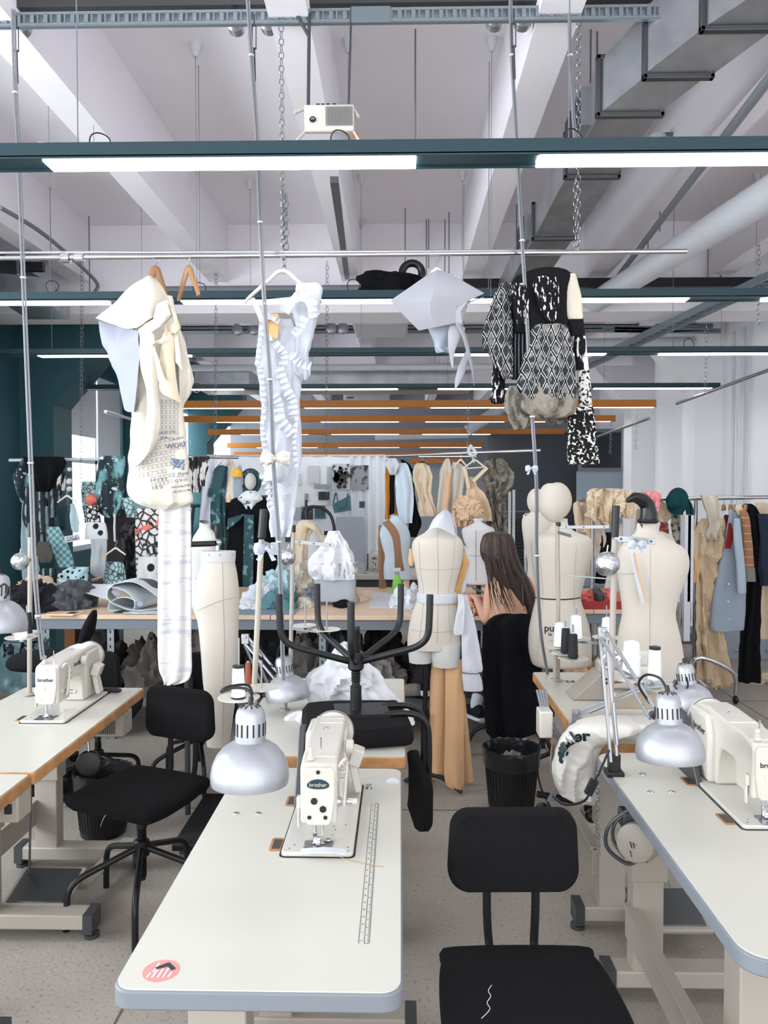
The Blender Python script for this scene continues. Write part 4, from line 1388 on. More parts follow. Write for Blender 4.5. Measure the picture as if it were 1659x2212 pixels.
# ================================================================= DRESS FORMS
def press_line(tree, pts, Y, gap=.001):
    out = []
    for px, py in pts:
        p = W(px, py, Y)
        o = Vector((0, 0, CAMZ))
        h = tree.ray_cast(o + (p - o) * .6, (p - o).normalized())
        if h[0] is not None:
            out.append(h[0] - (p - o).normalized() * gap)
    return out


def seams(b, lines, Y, m, parent, r=.0012, name='seam'):
    tr = b.bvh()
    for pts in lines:
        P = press_line(tr, [(q.x, q.y) for q in crom([Vector((x, y, 0)) for x, y in pts], 6)], Y)
        if len(P) > 2:
            B().tube(P, r, 5).build(name, m, parent, world=True)


m_seam = mat('seam thread', (170, 160, 148), .8)

# central form, back view, with hip legs
Y = 4.36
t = thing('dress_form', 'cream dress form in the middle with white hood and belt', 'mannequin', W(935, 1700, Y))
b = B().garment([(1128, 932, 964), (1140, 928, 970), (1152, 915, 980), (1163, 897, 994), (1178, 890, 1001), (1200, 892, 999), (1230, 898, 994), (1262, 903, 985), (1290, 903, 981), (1318, 892, 987), (1350, 884, 993), (1385, 880, 995), (1400, 881, 995)], Y, .66, p=2.25, dmax=.12)
bf = b
b.build('torso', m_cream, t, world=True)
B().garment([(1390, 881, 936), (1410, 882, 935), (1430, 884, 933)], Y, .95, p=2.1, dmax=.1).build('thigh_stub', m_creamw, t, world=True)
B().garment([(1390, 932, 995), (1415, 931, 994), (1438, 934, 992)], Y - .02, .95, p=2.1, dmax=.1).build('thigh_stub', m_creamw, t, world=True)
seams(b, [[(945, 1150), (946, 1220), (946, 1290), (944, 1390)], [(905, 1170), (908, 1230), (915, 1290), (905, 1390)], [(983, 1165), (978, 1230), (968, 1290), (975, 1390)], [(897, 1228), (945, 1231), (993, 1228)], [(883, 1360), (940, 1366), (993, 1362)]], Y, m_seam, t)
B().sheet([[W(922, 1150, Y - .10), W(945, 1140, Y - .14), W(985, 1160, Y - .1)], [W(940, 1118, Y - .06), W(958, 1112, Y - .10), W(978, 1130, Y - .06)], [W(957, 1103, Y), W(962, 1102, Y), W(968, 1104, Y)]], 5, .004, 18, 2, .004).build('hood', m_white, t, world=True)
B().sheet([[W(968, 1104, Y), W(980, 1120, Y), W(988, 1160, Y)], [W(962, 1102, Y + .02), W(972, 1120, Y + .08), W(978, 1165, Y + .1)]], 5, .003, 18, 2, .004).build('hood_back', m_white, t, world=True)
B().garment([(1280, 901, 986), (1284, 900, 987), (1297, 900, 987), (1301, 901, 986)], Y - .005, .70, p=2.25, dmax=.125).build('belt', m_white, t, world=True)
B().cyl(W(921, 1425, Y + .02), W(913, 1700, Y + .05), .014, 12).cyl(W(921, 1540, Y + .02), W(913, 1700, Y + .05), .018, 12).build('stand_pole', m_black, t, world=True)
for ex, ey in ((998, 1712), (868, 1690), (935, 1680)):
    B().tube([W(913, 1668, Y + .04), W((913 + ex) / 2, 1680, Y), W(ex, ey, Y + (-.05 if ex > 990 else .25))], [.014, .013, .011], 8).build('stand_foot', m_black, t, world=True)
# clothes hung on the form
t = thing('tan_trousers', 'long tan flared trousers hanging below the central dress form', 'trousers', W(965, 1700, Y))
B().garment([(1425, 932, 968), (1480, 929, 966), (1560, 928, 964), (1640, 924, 962), (1676, 922, 960), (1682, 930, 955)], Y + .04, .5, 4, .006, p=2.2, wr=.004).build('trouser_leg', m_tan, t, world=True)
B().garment([(1425, 962, 998), (1480, 962, 1001), (1560, 962, 1002), (1640, 960, 1003), (1690, 962, 1003), (1703, 975, 1002)], Y - .03, .5, 4, .006, p=2.2, wr=.004).build('trouser_leg', m_tan, t, world=True)
B().garment([(1500, 1000, 1004), (1560, 1000, 1010), (1640, 1002, 1018), (1688, 1004, 1022)], Y + .1, .6, 3, .005).build('trouser_leg', m_tan, t, world=True)
t = thing('white_jacket', 'white shirt tied by its sleeves around the central dress form', 'shirt', W(1010, 1400, Y))
B().garment([(1283, 988, 1000), (1310, 988, 1004), (1345, 983, 1003), (1368, 980, 1000), (1372, 984, 996)], Y - .13, .25, 2, .004, wr=.006).build('tied_end', m_white, t, world=True)
B().garment([(1285, 996, 1008), (1330, 996, 1020), (1380, 996, 1032), (1440, 998, 1042), (1452, 1000, 1040)], Y - .08, .35, 3, .01, wr=.012, ws=7).build('sleeve', m_white, t, world=True)
B().garment([(1455, 998, 1036), (1470, 999, 1041), (1487, 1001, 1044), (1492, 1002, 1042)], Y - .07, .4, 0, 0, wr=.003).build('cuff', m_white, t, world=True)
B().garment([(1190, 985, 1002), (1215, 990, 1012), (1240, 988, 1005), (1270, 978, 996), (1310, 975, 990), (1340, 980, 988)], Y + .04, .6, 3, .01, wr=.01).build('lining', mat('ochre lining', (202, 158, 104), .8, bump=.1), t, world=True)
B().garment([(1178, 1000, 1004), (1205, 1003, 1016), (1235, 1000, 1012), (1280, 992, 1003)], Y + .06, .4, 3, .005).build('side_panel', m_white, t, world=True)
B().garment([(1185, 884, 892), (1210, 882, 895), (1222, 885, 892)], Y + .03, .6).build('sleeve_stub', m_tan, t, world=True)

# form with a head, printed letters (reads as seen)
Y = 4.55
t = thing('dress_form', 'cream dress form with a padded head and black waist tape at the right', 'mannequin', W(1210, 1440, Y))
b = B().garment([(1120, 1191, 1226), (1135, 1189, 1228), (1148, 1178, 1242), (1158, 1157, 1268), (1172, 1147, 1279), (1200, 1148, 1277), (1230, 1151, 1268), (1262, 1156, 1260), (1292, 1157, 1254), (1320, 1151, 1262), (1360, 1143, 1273), (1400, 1142, 1277), (1430, 1148, 1275), (1438, 1156, 1268)], Y, .62, p=2.3, dmax=.13)
b.build('torso', m_cream, t, world=True)
hc = W(1193, 1088, Y - .02)
B().garment([(1044, 1184, 1204), (1049, 1174, 1216), (1062, 1166, 1225), (1080, 1163, 1228), (1098, 1165, 1226), (1112, 1171, 1220), (1122, 1180, 1213), (1127, 1188, 1206)], Y - .03, 1.15, p=2.2, dmax=.1).build('head', m_cream, t, world=True)
B().ball(hc + Vector((.038, .045, .015)), .082, 32, (1.0, 1.1, 1.32)).build('head_back', m_beige, t, world=True)
B().ball(hc + Vector((-.012, -.088, -.01)), .011, 14, (1, .9, 2.2)).build('nose_ridge', m_cream, t, world=True)
seams(b, [[(1157, 1291), (1180, 1294), (1210, 1295), (1235, 1294), (1253, 1291)]], Y, m_black, t, .0035, 'waist_tape')
seams(b, [[(1200, 1150), (1200, 1220), (1202, 1290), (1204, 1430)], [(1165, 1200), (1172, 1290), (1160, 1420)], [(1245, 1180), (1240, 1290), (1250, 1420)]], Y, m_seam, t)
tr = b.bvh()
for s_, px, py, sz in (('pu', 1188, 1359, .055), ('36', 1189, 1371 + 1, .024), ('- -- --- -', 1195, 1385, .014), ('-- ---', 1195, 1397, .018), ('DE IN', 1197, 1408, .018)):
    B().text(s_, sz, FRONT, W(px, py, Y - .12), .0005, bold=.0004 if sz < .03 else .001).press(tr, .0015).build('lettering', m_ink, t, world=True)
B().cyl(W(1210, 1430, Y), W(1210, 1600, Y), .016, 12).build('stand_pole', m_black, t, world=True)
for a in range(3):
    q = W(1210, 1690, Y)
    q.z = .02
    B().tube([Vector((q.x, q.y, .18)), q + Vector((.28 * math.cos(a * 2.1 + .5), .28 * math.sin(a * 2.1 + .5), 0))], .013, 8).build('stand_foot', m_black, t, world=True)
# second head behind it
Y = 5.4
t = thing('dress_form', 'smaller cream form with head, half hidden behind the padded-head form', 'mannequin', W(1160, 1400, Y))
B().ball(W(1158, 1082, Y), .062, 24, (1, 1.1, 1.4)).build('head', m_cream, t, world=True)
B().garment([(1100, 1150, 1172), (1112, 1140, 1180), (1122, 1128, 1195), (1160, 1130, 1195), (1220, 1140, 1190), (1300, 1135, 1195), (1380, 1138, 1192)], Y, .6).build('torso', m_cream, t, world=True)
B().cyl(W(1165, 1380, Y), (W(1165, 1380, Y).x, Y, 0), .016, 10).build('stand_pole', m_black, t, world=True)

# big cream form at the right, back view, neck number 7
Y = 4.15
t = thing('dress_form', 'large headless cream form at the right, number 7 on its neck', 'mannequin', W(1405, 1490, Y))
b = B().garment([(1126, 1382, 1414), (1131, 1377, 1419), (1148, 1373, 1421), (1156, 1366, 1430), (1170, 1352, 1455), (1186, 1340, 1478), (1205, 1335, 1486), (1232, 1334, 1485), (1262, 1338, 1475), (1300, 1343, 1462), (1330, 1344, 1458), (1365, 1337, 1466), (1410, 1333, 1474), (1450, 1333, 1478), (1488, 1337, 1474), (1500, 1345, 1466)], Y, .6, p=2.3, dmax=.135)
b.build('torso', m_cream, t, world=True)
tr = b.bvh()
B().text('7', .032, FRONT, W(1388, 1137, Y - .10), .0005, bold=.0008).press(tr, .0015).build('lettering', m_ink, t, world=True)
B().sheet([[W(1360, 1195, Y - .15), W(1367, 1192, Y - .15)], [W(1370, 1240, Y - .14), W(1378, 1235, Y - .14)], [W(1385, 1305, Y - .13), W(1393, 1300, Y - .13)]], 5, .003, 20, 1, .003).build('pinned_tape', m_white, t, world=True)
B().sheet([[W(1368, 1193, Y - .155), W(1372, 1193, Y - .155)], [W(1378, 1240, Y - .145), W(1382, 1240, Y - .145)], [W(1394, 1300, Y - .13), W(1397, 1300, Y - .13)]], 5, .002, 20, 1, .003).build('pinned_tape', m_tan, t, world=True)
seams(b, [[(1405, 1180), (1404, 1300), (1403, 1480)]], Y, m_seam, t)
B().cyl(W(1405, 1490, Y), (W(1405, 1490, Y).x, Y, .05), .018, 12).build('stand_pole', m_black, t, world=True)
# black leather hood / boot shape standing on its neck
t = thing('black_leather_boot', 'black leather boot-shaped piece standing on the neck of the large form', 'leather piece', W(1398, 1126, Y))
B().tube([W(1400, 1128, Y), W(1402, 1110, Y), W(1398, 1090, Y), W(1386, 1078, Y - .02), W(1368, 1074, Y - .04), W(1354, 1082, Y - .05)], [.050, .044, .040, .036, .026, .012], 20, flat=.8).build('boot', mat('black leather', (24, 24, 26), .28), t, world=True)
B().lathe([(.05, 0), (.053, .004), (.053, .018), (.047, .02)], W(1399, 1130, Y), 24).build('cuff_band', m_black, t, world=True)

# trousers form at the left, in profile
Y = 3.85
t = thing('trouser_form', 'cream trouser form standing sideways left of the front lamp, black grips above it', 'mannequin', W(475, 1620, Y))
b = B().garment([(1192, 437, 507), (1197, 436, 508), (1213, 436, 507), (1240, 429, 512), (1275, 419, 516), (1300, 417, 516), (1318, 423, 516), (1345, 430, 515), (1400, 436, 514), (1470, 441, 512), (1530, 444, 506), (1590, 446, 498), (1612, 448, 496)], Y, .55, p=2.3, dmax=.12)
b.build('near_leg', m_cream, t, world=True)
B().garment([(1250, 420, 480), (1280, 416, 470), (1302, 414, 465), (1320, 419, 460), (1345, 427, 458), (1400, 433, 458), (1470, 438, 456), (1500, 441, 458), (1600, 445, 460)], Y + .10, .7, p=2.1, dmax=.1).build('far_leg', m_creamw, t, world=True)
B().garment([(1190, 435, 508), (1193, 434, 509), (1211, 434, 508), (1213, 435, 507)], Y, .57, p=2.3, dmax=.125).build('waistband', m_creamw, t, world=True)
seams(b, [[(480, 1215), (482, 1300), (484, 1400), (480, 1600)], [(425, 1320), (470, 1300), (515, 1290)]], Y, m_seam, t)
b = B()
for px in (452, 476, 503):
    b.lathe([(.005, 0), (.005, .002)], W(px, 1199, Y - .10), 10, (0, -1, 0))
b.build('snap_button', m_steel, t, world=True)
B().cyl(W(470, 1192, Y), W(470, 1168, Y), .010, 10).ball(W(472, 1172, Y - .01), .016, 12).build('clamp', m_chrome, t, world=True)
B().cyl(W(402, 1176, Y - .02), W(466, 1174, Y - .02), .014, 12).build('black_arm', m_black, t, world=True, bevel=.002)
B().tube([W(470, 1164, Y), W(470, 1150, Y), W(470, 1135, Y), W(470, 1131, Y)], [.009, .016, .014, .008], 12).build('black_grip', m_black, t, world=True)
B().cyl(W(402, 1178, Y + .1), (W(402, 1178, Y + .1).x, Y + .1, .03), .014, 10).build('stand_pole', m_gm, t, world=True)
# white form far left centre, with gauze
Y = 5.0
t = thing('dress_form', 'white dress form with a bent neck plate behind the trouser form', 'mannequin', W(435, 1300, Y))
B().garment([(1128, 432, 452), (1140, 430, 454), (1150, 424, 462), (1165, 416, 472), (1195, 413, 470), (1240, 414, 460), (1285, 410, 462), (1310, 412, 460)], Y, .6).build('torso', m_creamw, t, world=True)
B().lathe([(.03, 0), (.032, .004)], W(441, 1128, Y), 20, (.2, -.2, 1)).build('neck_plate', m_gm, t, world=True)
# form with beige scarf behind fabric pile
Y = 6.6
t = thing('dress_form', 'pale form with a beige shawl and black arched handle, behind the fabric pile', 'mannequin', W(665, 1260, Y))
B().garment([(1123, 652, 672), (1130, 650, 676), (1142, 643, 690), (1160, 640, 696), (1200, 648, 692), (1260, 646, 694)], Y, .6).build('torso', mat('pale grey jersey', (196, 200, 208), .8, bump=.1), t, world=True)
B().garment([(1125, 648, 676), (1135, 641, 684), (1150, 637, 672), (1180, 636, 662), (1230, 638, 660)], Y - .06, .5, 4, .015, wr=.015, ws=8).build('shawl', m_beige, t, world=True)
B().sheet([[W(655, 1128, Y - .15), W(680, 1135, Y - .16), W(700, 1165, Y - .12)], [W(655, 1136, Y - .16), W(675, 1145, Y - .17), W(694, 1170, Y - .14)]], 5, .01, 12, 1, .006).build('shawl_end', m_beige, t, world=True)
B().ctube([W(662, 1122, Y), W(663, 1098, Y), W(690, 1096, Y), W(712, 1110, Y), W(721, 1135, Y), W(722, 1155, Y)], .014, 10).build('arched_handle', m_black, t, world=True)
B().cyl(W(661, 1098, Y), W(661, 1080, Y), .012, 10).build('grip', m_black, t, world=True)
# blue form with brown scarf
Y = 6.7
t = thing('dress_form', 'pale blue dress form with a long brown scarf, behind the green spray bottle', 'mannequin', W(855, 1280, Y))
B().garment([(1112, 846, 861), (1120, 843, 864), (1128, 834, 872), (1138, 822, 880), (1155, 818, 886), (1175, 822, 886), (1200, 830, 882), (1225, 827, 885), (1250, 828, 889)], Y, .6).build('torso', mat('pale blue jersey', (190, 204, 216), .8, bump=.1), t, world=True)
B().lathe([(.032, 0), (.034, .006), (.02, .012)], W(853, 1113, Y), 20).build('neck_cap', m_wood, t, world=True)
B().sheet([[W(826, 1130, Y - .18), W(840, 1122, Y - .2)], [W(846, 1160, Y - .2), W(862, 1152, Y - .2)], [W(852, 1200, Y - .2), W(868, 1200, Y - .2)], [W(852, 1236, Y - .17), W(874, 1233, Y - .17)]], 6, .008, 14, 1, .006).build('scarf', mat('brown scarf', (140, 108, 84), .9, bump=.2), t, world=True)
B().garment([(1135, 818, 828), (1180, 817, 830), (1230, 818, 832), (1272, 818, 834), (1276, 820, 832)], Y - .02, .5, 3, .008, wr=.008).build('scarf_end', mat('brown scarf', (140, 108, 84)), t, world=True)
B().cyl(W(877, 1250, Y), W(877, 1275, Y), .03, 12).cyl(W(855, 1250, Y), (W(855, 1250, Y).x, Y, .0), .02, 12).build('stand_pole', m_beige, t, world=True)
# white small form behind the person
Y = 6.3
t = thing('dress_form', 'white dress form with stitched centre line behind the seated person', 'mannequin', W(1035, 1280, Y))
b = B().garment([(1120, 1024, 1042), (1123, 1022, 1044), (1128, 1024, 1042), (1136, 1012, 1056), (1144, 998, 1068), (1165, 1001, 1066), (1185, 1008, 1056), (1215, 1010, 1050), (1255, 1005, 1062), (1262, 1008, 1058)], Y, .6)
b.build('torso', mat('white form jersey', (206, 204, 206), .8, bump=.1), t, world=True)
seams(b, [[(1028, 1140), (1028, 1200), (1028, 1255)], [(1008, 1198), (1030, 1201), (1050, 1199)]], Y, m_ink, t, .0015)
B().cyl(W(1034, 1255, Y), (W(1034, 1255, Y).x, Y, 0), .02, 12).build('stand_pole', m_black, t, world=True)
# robed form with headscarf
Y = 7.0
m_tealprint = mat('teal printed velvet', (30, 66, 72), .7, bump=.3, bs=30, pat=[('noise', (96, 142, 146), 14, .55, .62)])
t = thing('robed_form', 'white-faced mannequin in a headscarf and long black robe with teal panel', 'mannequin', W(545, 1300, Y))
B().ball(W(541, 1040, Y - .04), .062, 24, (.85, 1, 1.25)).build('head', m_creamw, t, world=True)
q = W(541, 1040, Y - .01)
B().tube([q + Vector((.078 * math.sin(a), .0, .098 * math.cos(a))) for a in [2 * PI * i / 28 for i in range(28)]], .021, 10, True).ball(q + Vector((0, .05, .01)), .08, 20, (1, .8, 1.25)).build('headscarf', m_tealprint, t, world=True)
B().garment([(1060, 532, 552), (1068, 520, 562), (1078, 514, 566), (1086, 522, 558), (1100, 532, 546)], Y - .06, .5, 5, .012, wr=.012).build('collar', mat('white print collar', (220, 222, 224), .8, pat=[('noise', (90, 120, 126), 20, .58, .62)]), t, world=True)
B().garment([(1072, 522, 566), (1080, 500, 576), (1100, 490, 584), (1130, 489, 588), (1150, 496, 590), (1200, 494, 600), (1260, 500, 606), (1276, 504, 604)], Y, .45, 6, .02, wr=.01).build('robe', mat('black velvet', (13, 15, 18), .9, bump=.2), t, world=True)
B().sheet([[W(528, 1112, Y - .20), W(548, 1112, Y - .20)], [W(526, 1180, Y - .2), W(548, 1180, Y - .2)], [W(524, 1272, Y - .2), W(546, 1272, Y - .2)]], 6, .012, 10, 1, .006).build('front_panel', m_tealprint, t, world=True)
B().sheet([[W(528, 1110, Y - .21), W(492, 1120, Y - .17)], [W(522, 1120, Y - .21), W(490, 1145, Y - .16)]], 5, .01, 12, 1, .006).build('lapel', m_tealprint, t, world=True)

# ================================================================= PERSON at the table, seen from behind
Y = 4.95
p0 = W(1100, 1335, Y)


def skin(name, joints, edges, m, parent, sub=2):
    me = bpy.data.meshes.new(name)
    o0 = parent_mat(parent).inverted()
    me.from_pydata([tuple(o0 @ Vector(j[0])) for j in joints], edges, [])
    o = bpy.data.objects.new(name, me)
    col.objects.link(o)
    o.parent = parent
    md = o.modifiers.new('skin', 'SKIN')
    md.use_smooth_shade = True
    if not me.skin_vertices:
        return o
    for i, j in enumerate(joints):
        r = j[1]
        me.skin_vertices[0].data[i].radius = r if isinstance(r, tuple) else (r, r)
        me.skin_vertices[0].data[i].use_root = (i == 0)
    s = o.modifiers.new('sub', 'SUBSURF')
    s.levels = s.render_levels = sub
    me.materials.append(m)
    return o


m_skin = mat('skin', (205, 160, 134), .55, bump=.05, bs=200)
t = thing('person', 'person with long dark hair in a grey top, seated sewing at the long table', 'person', (p0.x, Y, 0))
pel, sp1, chs, nck = W(1098, 1398, 4.93), W(1098, 1330, 4.93), W(1098, 1268, 4.97), W(1080, 1218, 5.0)
hd0, hd1 = W(1074, 1200, 5.02), W(1072, 1172, 5.04)
shl, shr = W(1062, 1256, 4.97), W(1138, 1258, 5.0)
ell, elr = W(1052, 1345, 4.95), W(1165, 1345, 5.1)
wrl, wrr = W(1030, 1296, 5.22), W(1140, 1320, 5.35)
hpl, hpr = W(1078, 1405, 4.96), W(1120, 1405, 4.96)
knl, knr = W(1060, 1410, 5.38), W(1125, 1410, 5.40)
anl, anr = W(1028, 1518, 5.12), W(1125, 1560, 5.35)
ftl, ftr = W(1012, 1548, 5.2), W(1125, 1575, 5.5)
J = [(pel, .12), (sp1, .105), (chs, (.125, .09)), (nck, .045), (hd0, .06), (hd1, .088),
     (shl, .050), (ell, .036), (wrl, .024), (shr, .050), (elr, .036), (wrr, .024),
     (hpl, .09), (knl, .058), (anl, .036), (hpr, .09), (knr, .058), (anr, .036)]
E = [(0, 1), (1, 2), (2, 3), (3, 4), (4, 5), (2, 6), (6, 7), (7, 8), (2, 9), (9, 10), (10, 11), (0, 12), (12, 13), (13, 14), (0, 15), (15, 16), (16, 17)]
# hands: palm and five bent fingers each
for w_, base, sx in ((wrl, 8, -1), (wrr, 11, 1)):
    pm = w_ + Vector((sx * .0, .045, .012))
    J.append((pm, .020))
    ip = len(J) - 1
    E.append((base, ip))
    for k, (dx, L) in enumerate(((-.026, .045), (-.010, .060), (.004, .064), (.018, .058), (.028, .044))):
        a = pm + Vector((dx, .022 if k else .004, .004))
        q1 = a + Vector((dx * .3, L * .5, .004))
        q2 = q1 + Vector((0, L * .35, -.018))
        J += [(a, .0095), (q1, .008), (q2, .0065)]
        n0 = len(J) - 3
        E += [(ip, n0), (n0, n0 + 1), (n0 + 1, n0 + 2)]
skin('body', J, E, m_skin, t)
# face on the far side of the head, turned to the left
hc = W(1072, 1180, 5.04)
f = B().ball(hc + Vector((-.004, .03, -.01)), .080, 24, (.85, 1.05, 1.2))
f.ball(hc + Vector((-.068, .085, -.01)), .013, 10, (1.2, 1, 1.5)).ball(hc + Vector((-.052, .085, -.055)), .015, 10, (1, 1, .6))
f.build('face', m_skin, t, world=True)
for dx, dy in ((-.062, .065), (-.035, .098)):
    B().ball(hc + Vector((dx, dy, .012)), .010, 10).build('eye', m_white, t, world=True)
B().ball(hc + Vector((-.01, -.01, .0)) + Vector((-.07, .0, -.01)), .014, 10, (.5, 1, 1.6)).build('ear', m_skin, t, world=True)
m_hair = mat('dark brown hair', (50, 38, 33), .5, bump=.5, bs=40, pat=[('noise', (82, 62, 50), 6, .5, .7, (14, 14, .6))])
h = B().garment([(1149, 1062, 1086), (1152, 1050, 1098), (1160, 1042, 1108), (1182, 1036, 1114), (1205, 1040, 1120), (1225, 1052, 1128), (1250, 1068, 1142), (1275, 1080, 1152), (1300, 1092, 1157), (1320, 1102, 1155), (1338, 1118, 1150)], Y - .02, .62, 11, .007, n=110, wr=.006, ws=5, p=2.1, dmax=.15, grow=.5)
h.build('hair', m_hair, t, world=True)
b = B()
for i in range(26):
    x0 = rnd.uniform(1046, 1100)
    x1 = x0 + rnd.uniform(6, 46)
    dy = -.15 - rnd.uniform(0, .03)
    b.tube(crom([W(x0, 1205 + rnd.uniform(-8, 8), Y + dy), W(x0 + (x1 - x0) * .35, 1250, Y + dy - .01), W(x0 + (x1 - x0) * .7, 1290, Y + dy + .01), W(x1 + 2, 1318 + rnd.uniform(-8, 16), Y + dy + .03)], 5), [.0045 * (1 - k / 18) for k in range(16)], 5, flat=.5)
b.build('hair_strands', m_hair, t, world=True)
B().garment([(1302, 1078, 1136), (1310, 1074, 1140), (1325, 1072, 1142), (1345, 1070, 1144), (1390, 1066, 1146)], 4.95, .72, 0, 0, wr=.004, dmax=.15).build('grey_top', mat('grey ribbed top', (112, 114, 120), .9, bump=.3, bs=80), t, world=True)
for x0, x1 in ((1084, 1082), (1128, 1130)):
    B().tube([W(x0, 1262, 4.84), W(x1, 1305, 4.82)], .004, 6).build('strap', m_gm, t, world=True)
for kn, an, hp in ((knl, anl, hpl), (knr, anr, hpr)):
    B().tube([hp, hp.lerp(kn, .6), kn + Vector((0, .02, .0)), kn.lerp(an, .5), an.lerp(kn, .12)], [.10, .082, .068, .056, .046], 16).build('trouser_leg', mat('dark grey trousers', (60, 62, 68), .9, bump=.2), t, world=True)
for an, ft in ((anl, ftl), (anr, ftr)):
    B().tube([an.lerp(knl if an is anl else knr, .16), an, an + Vector((0, .0, -.06))], [.040, .036, .036], 14).build('grey_sock', mat('light grey sock', (190, 194, 200), .9, bump=.3, bs=120), t, world=True)
    d = (ft - an)
    d.z = 0
    a0 = an + Vector((0, 0, -.075))
    sh = B().rings([[a0 + d.normalized() * s + Vector((math.cos(q) * w * d.normalized().y, -math.cos(q) * w * d.normalized().x, math.sin(q) * hh + hh - .02)) for q in [2 * PI * k / 14 for k in range(14)]] for s, w, hh in ((-.07, .022, .030), (-.04, .036, .046), (.03, .040, .044), (.10, .042, .030), (.16, .036, .024), (.185, .018, .016))])
    sh = sh.build('sneaker', mat('black canvas', (26, 27, 30), .8), t, world=True)
    B().rings([[a0 + d.normalized() * s + Vector((math.cos(q) * w * d.normalized().y, -math.cos(q) * w * d.normalized().x, math.sin(q) * .014 - .022)) for q in [2 * PI * k / 14 for k in range(14)]] for s, w in ((-.078, .026), (-.04, .042), (.03, .046), (.10, .048), (.16, .042), (.192, .022))]).build('white_sole', m_white, sh, world=True)
# her chair with a black coat over it
Y = 4.72
t = thing('office_chair', 'chair under the seated person, black tube legs showing below the coat', 'chair', (W(1105, 1600, 4.95).x, 4.95, 0))
B().garment([(1330, 1085, 1140), (1345, 1065, 1155), (1400, 1060, 1160), (1420, 1062, 1158)], 4.76, .25, dmax=.05).build('backrest', m_fabk, t, world=True)
B().garment([(1430, 1068, 1158), (1440, 1060, 1164), (1450, 1068, 1158)], 4.98, 1, dmax=.2).build('seat', m_fabk, t, world=True)
B().cyl((0, 0, .1), (0, 0, .48), .02, 12).build('spindle', m_black, t)
for i in range(5):
    a = 2 * PI * i / 5 + .62
    d = Vector((math.cos(a), math.sin(a), 0))
    B().ctube([(0, 0, .22), d * .2 + Vector((0, 0, .18)), d * .27 + Vector((0, 0, .10)), d * .28], .014, 8).build('leg', m_black, t)
t = thing('black_coat', 'long black coat draped over the chair of the seated person', 'coat', W(1105, 1590, Y))
B().garment([(1326, 1085, 1140), (1332, 1066, 1154), (1345, 1051, 1161), (1370, 1046, 1164), (1450, 1043, 1168), (1540, 1046, 1171), (1580, 1052, 1160), (1592, 1060, 1130)], Y - .04, .22, 7, .018, n=80, wr=.012, ws=5, dmax=.1).build('coat_body', m_blkc, t, world=True)
B().garment([(1350, 1043, 1052), (1420, 1041, 1058), (1500, 1044, 1062), (1585, 1060, 1072)], Y - .1, .6, 3, .005).build('coat_sleeve', m_blkc, t, world=True)

# ================================================================= FOUR DISPLAY GARMENTS ON THE FRONT RAIL
def hanger(label, px, py, Y, wpx, hpx, m, yaw=0.0, hook=24, bar=False, top=None):
    c_ = W(px, py, Y)
    s = Y / FPX
    t = thing('clothes_hanger', label, 'hanger', c_, yaw)
    w, h = wpx * s / 2, hpx * s
    pts = [(-w, 0, -h), (-w * .85, 0, -h * .78), (-w * .4, 0, -h * .3), (-w * .12, 0, 0), (w * .12, 0, 0), (w * .4, 0, -h * .3), (w * .85, 0, -h * .78), (w, 0, -h)]
    P = crom([Vector(p) for p in pts], 4)
    rs = [.016 * (1 - .35 * abs(2 * i / (len(P) - 1) - 1)) for i in range(len(P))]
    B().tube(P, rs, 10, flat=.55).build('shoulder_bar', m, t)
    k = hook * s
    B().ctube([(0, 0, 0), (0, 0, k * .55), (.010, 0, k * .7), (.012, 0, k * .92), (0, 0, k * 1.05), (-.012, 0, k * .92)], .0018, 6).build('hook', m_steel, t)
    if bar:
        B().cyl((-w * .75, 0, -h * .95), (w * .75, 0, -h * .78), .005, 8).build('trouser_bar', m, t)
    return t


m_hw = mat('varnished hanger wood', (150, 108, 72), .4)
m_hwh = mat('white hanger', (226, 222, 214), .4)
hanger('wooden hanger holding the ivory muslin dress', 336, 583, RY, 46, 60, m_hw, R(30))
hanger('empty wooden hanger on the front rail, right of the muslin dress', 407, 582, RY, 70, 62, m_hw, R(-38))
hanger('white hanger holding the white ruffled dress', 611, 588, RY - .02, 166, 66, m_hwh, 0, 32, True)
hanger('wire hook of the grey cutout panel', 944, 582, RY, 24, 8, m_hwh, 0, 30)

# --- 1 ivory muslin dress
Y = 3.18
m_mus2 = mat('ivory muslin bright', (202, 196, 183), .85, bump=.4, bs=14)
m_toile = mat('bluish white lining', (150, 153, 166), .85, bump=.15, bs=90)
t = thing('muslin_dress', 'ivory muslin dress printed with rows of squares, hanging at the left of the front rail', 'dress', W(330, 1480, Y))
bd = B().garment([(640, 300, 372), (690, 292, 385), (740, 288, 398), (800, 286, 414), (850, 284, 410), (880, 280, 398), (930, 280, 398), (980, 277, 402), (1020, 273, 408), (1060, 275, 412), (1085, 292, 413), (1100, 332, 372)], Y, .30, 3, .012, n=70, lv=50, wr=.014, ws=6, seed=1, dmax=.09)
bd.build('bodice', m_mus2, t, world=True)
B().sheet([[W(330, 596, Y + .01), W(352, 625, Y - .02), W(372, 660, Y)], [W(312, 598, Y - .02), W(322, 640, Y - .10), W(322, 690, Y - .10)], [W(255, 645, Y), W(268, 675, Y - .07), W(295, 708, Y - .08)], [W(208, 688, Y + .02), W(240, 700, Y - .03), W(270, 710, Y - .06)]], 8, .006, 9, 3, .003).build('cape_collar', m_mus2, t, world=True)
B().sheet([[W(212, 692, Y + .03), W(250, 704, Y + .02), W(300, 714, Y - .06)], [W(222, 740, Y + .03), W(256, 760, Y - .02), W(300, 770, Y - .08)], [W(248, 800, Y + .03), W(268, 830, Y - .02), W(292, 850, Y - .08)], [W(270, 885, Y + .02), W(278, 890, Y), W(292, 890, Y - .06)]], 8, .008, 8, 5, .003).build('side_panel', m_toile, t, world=True)
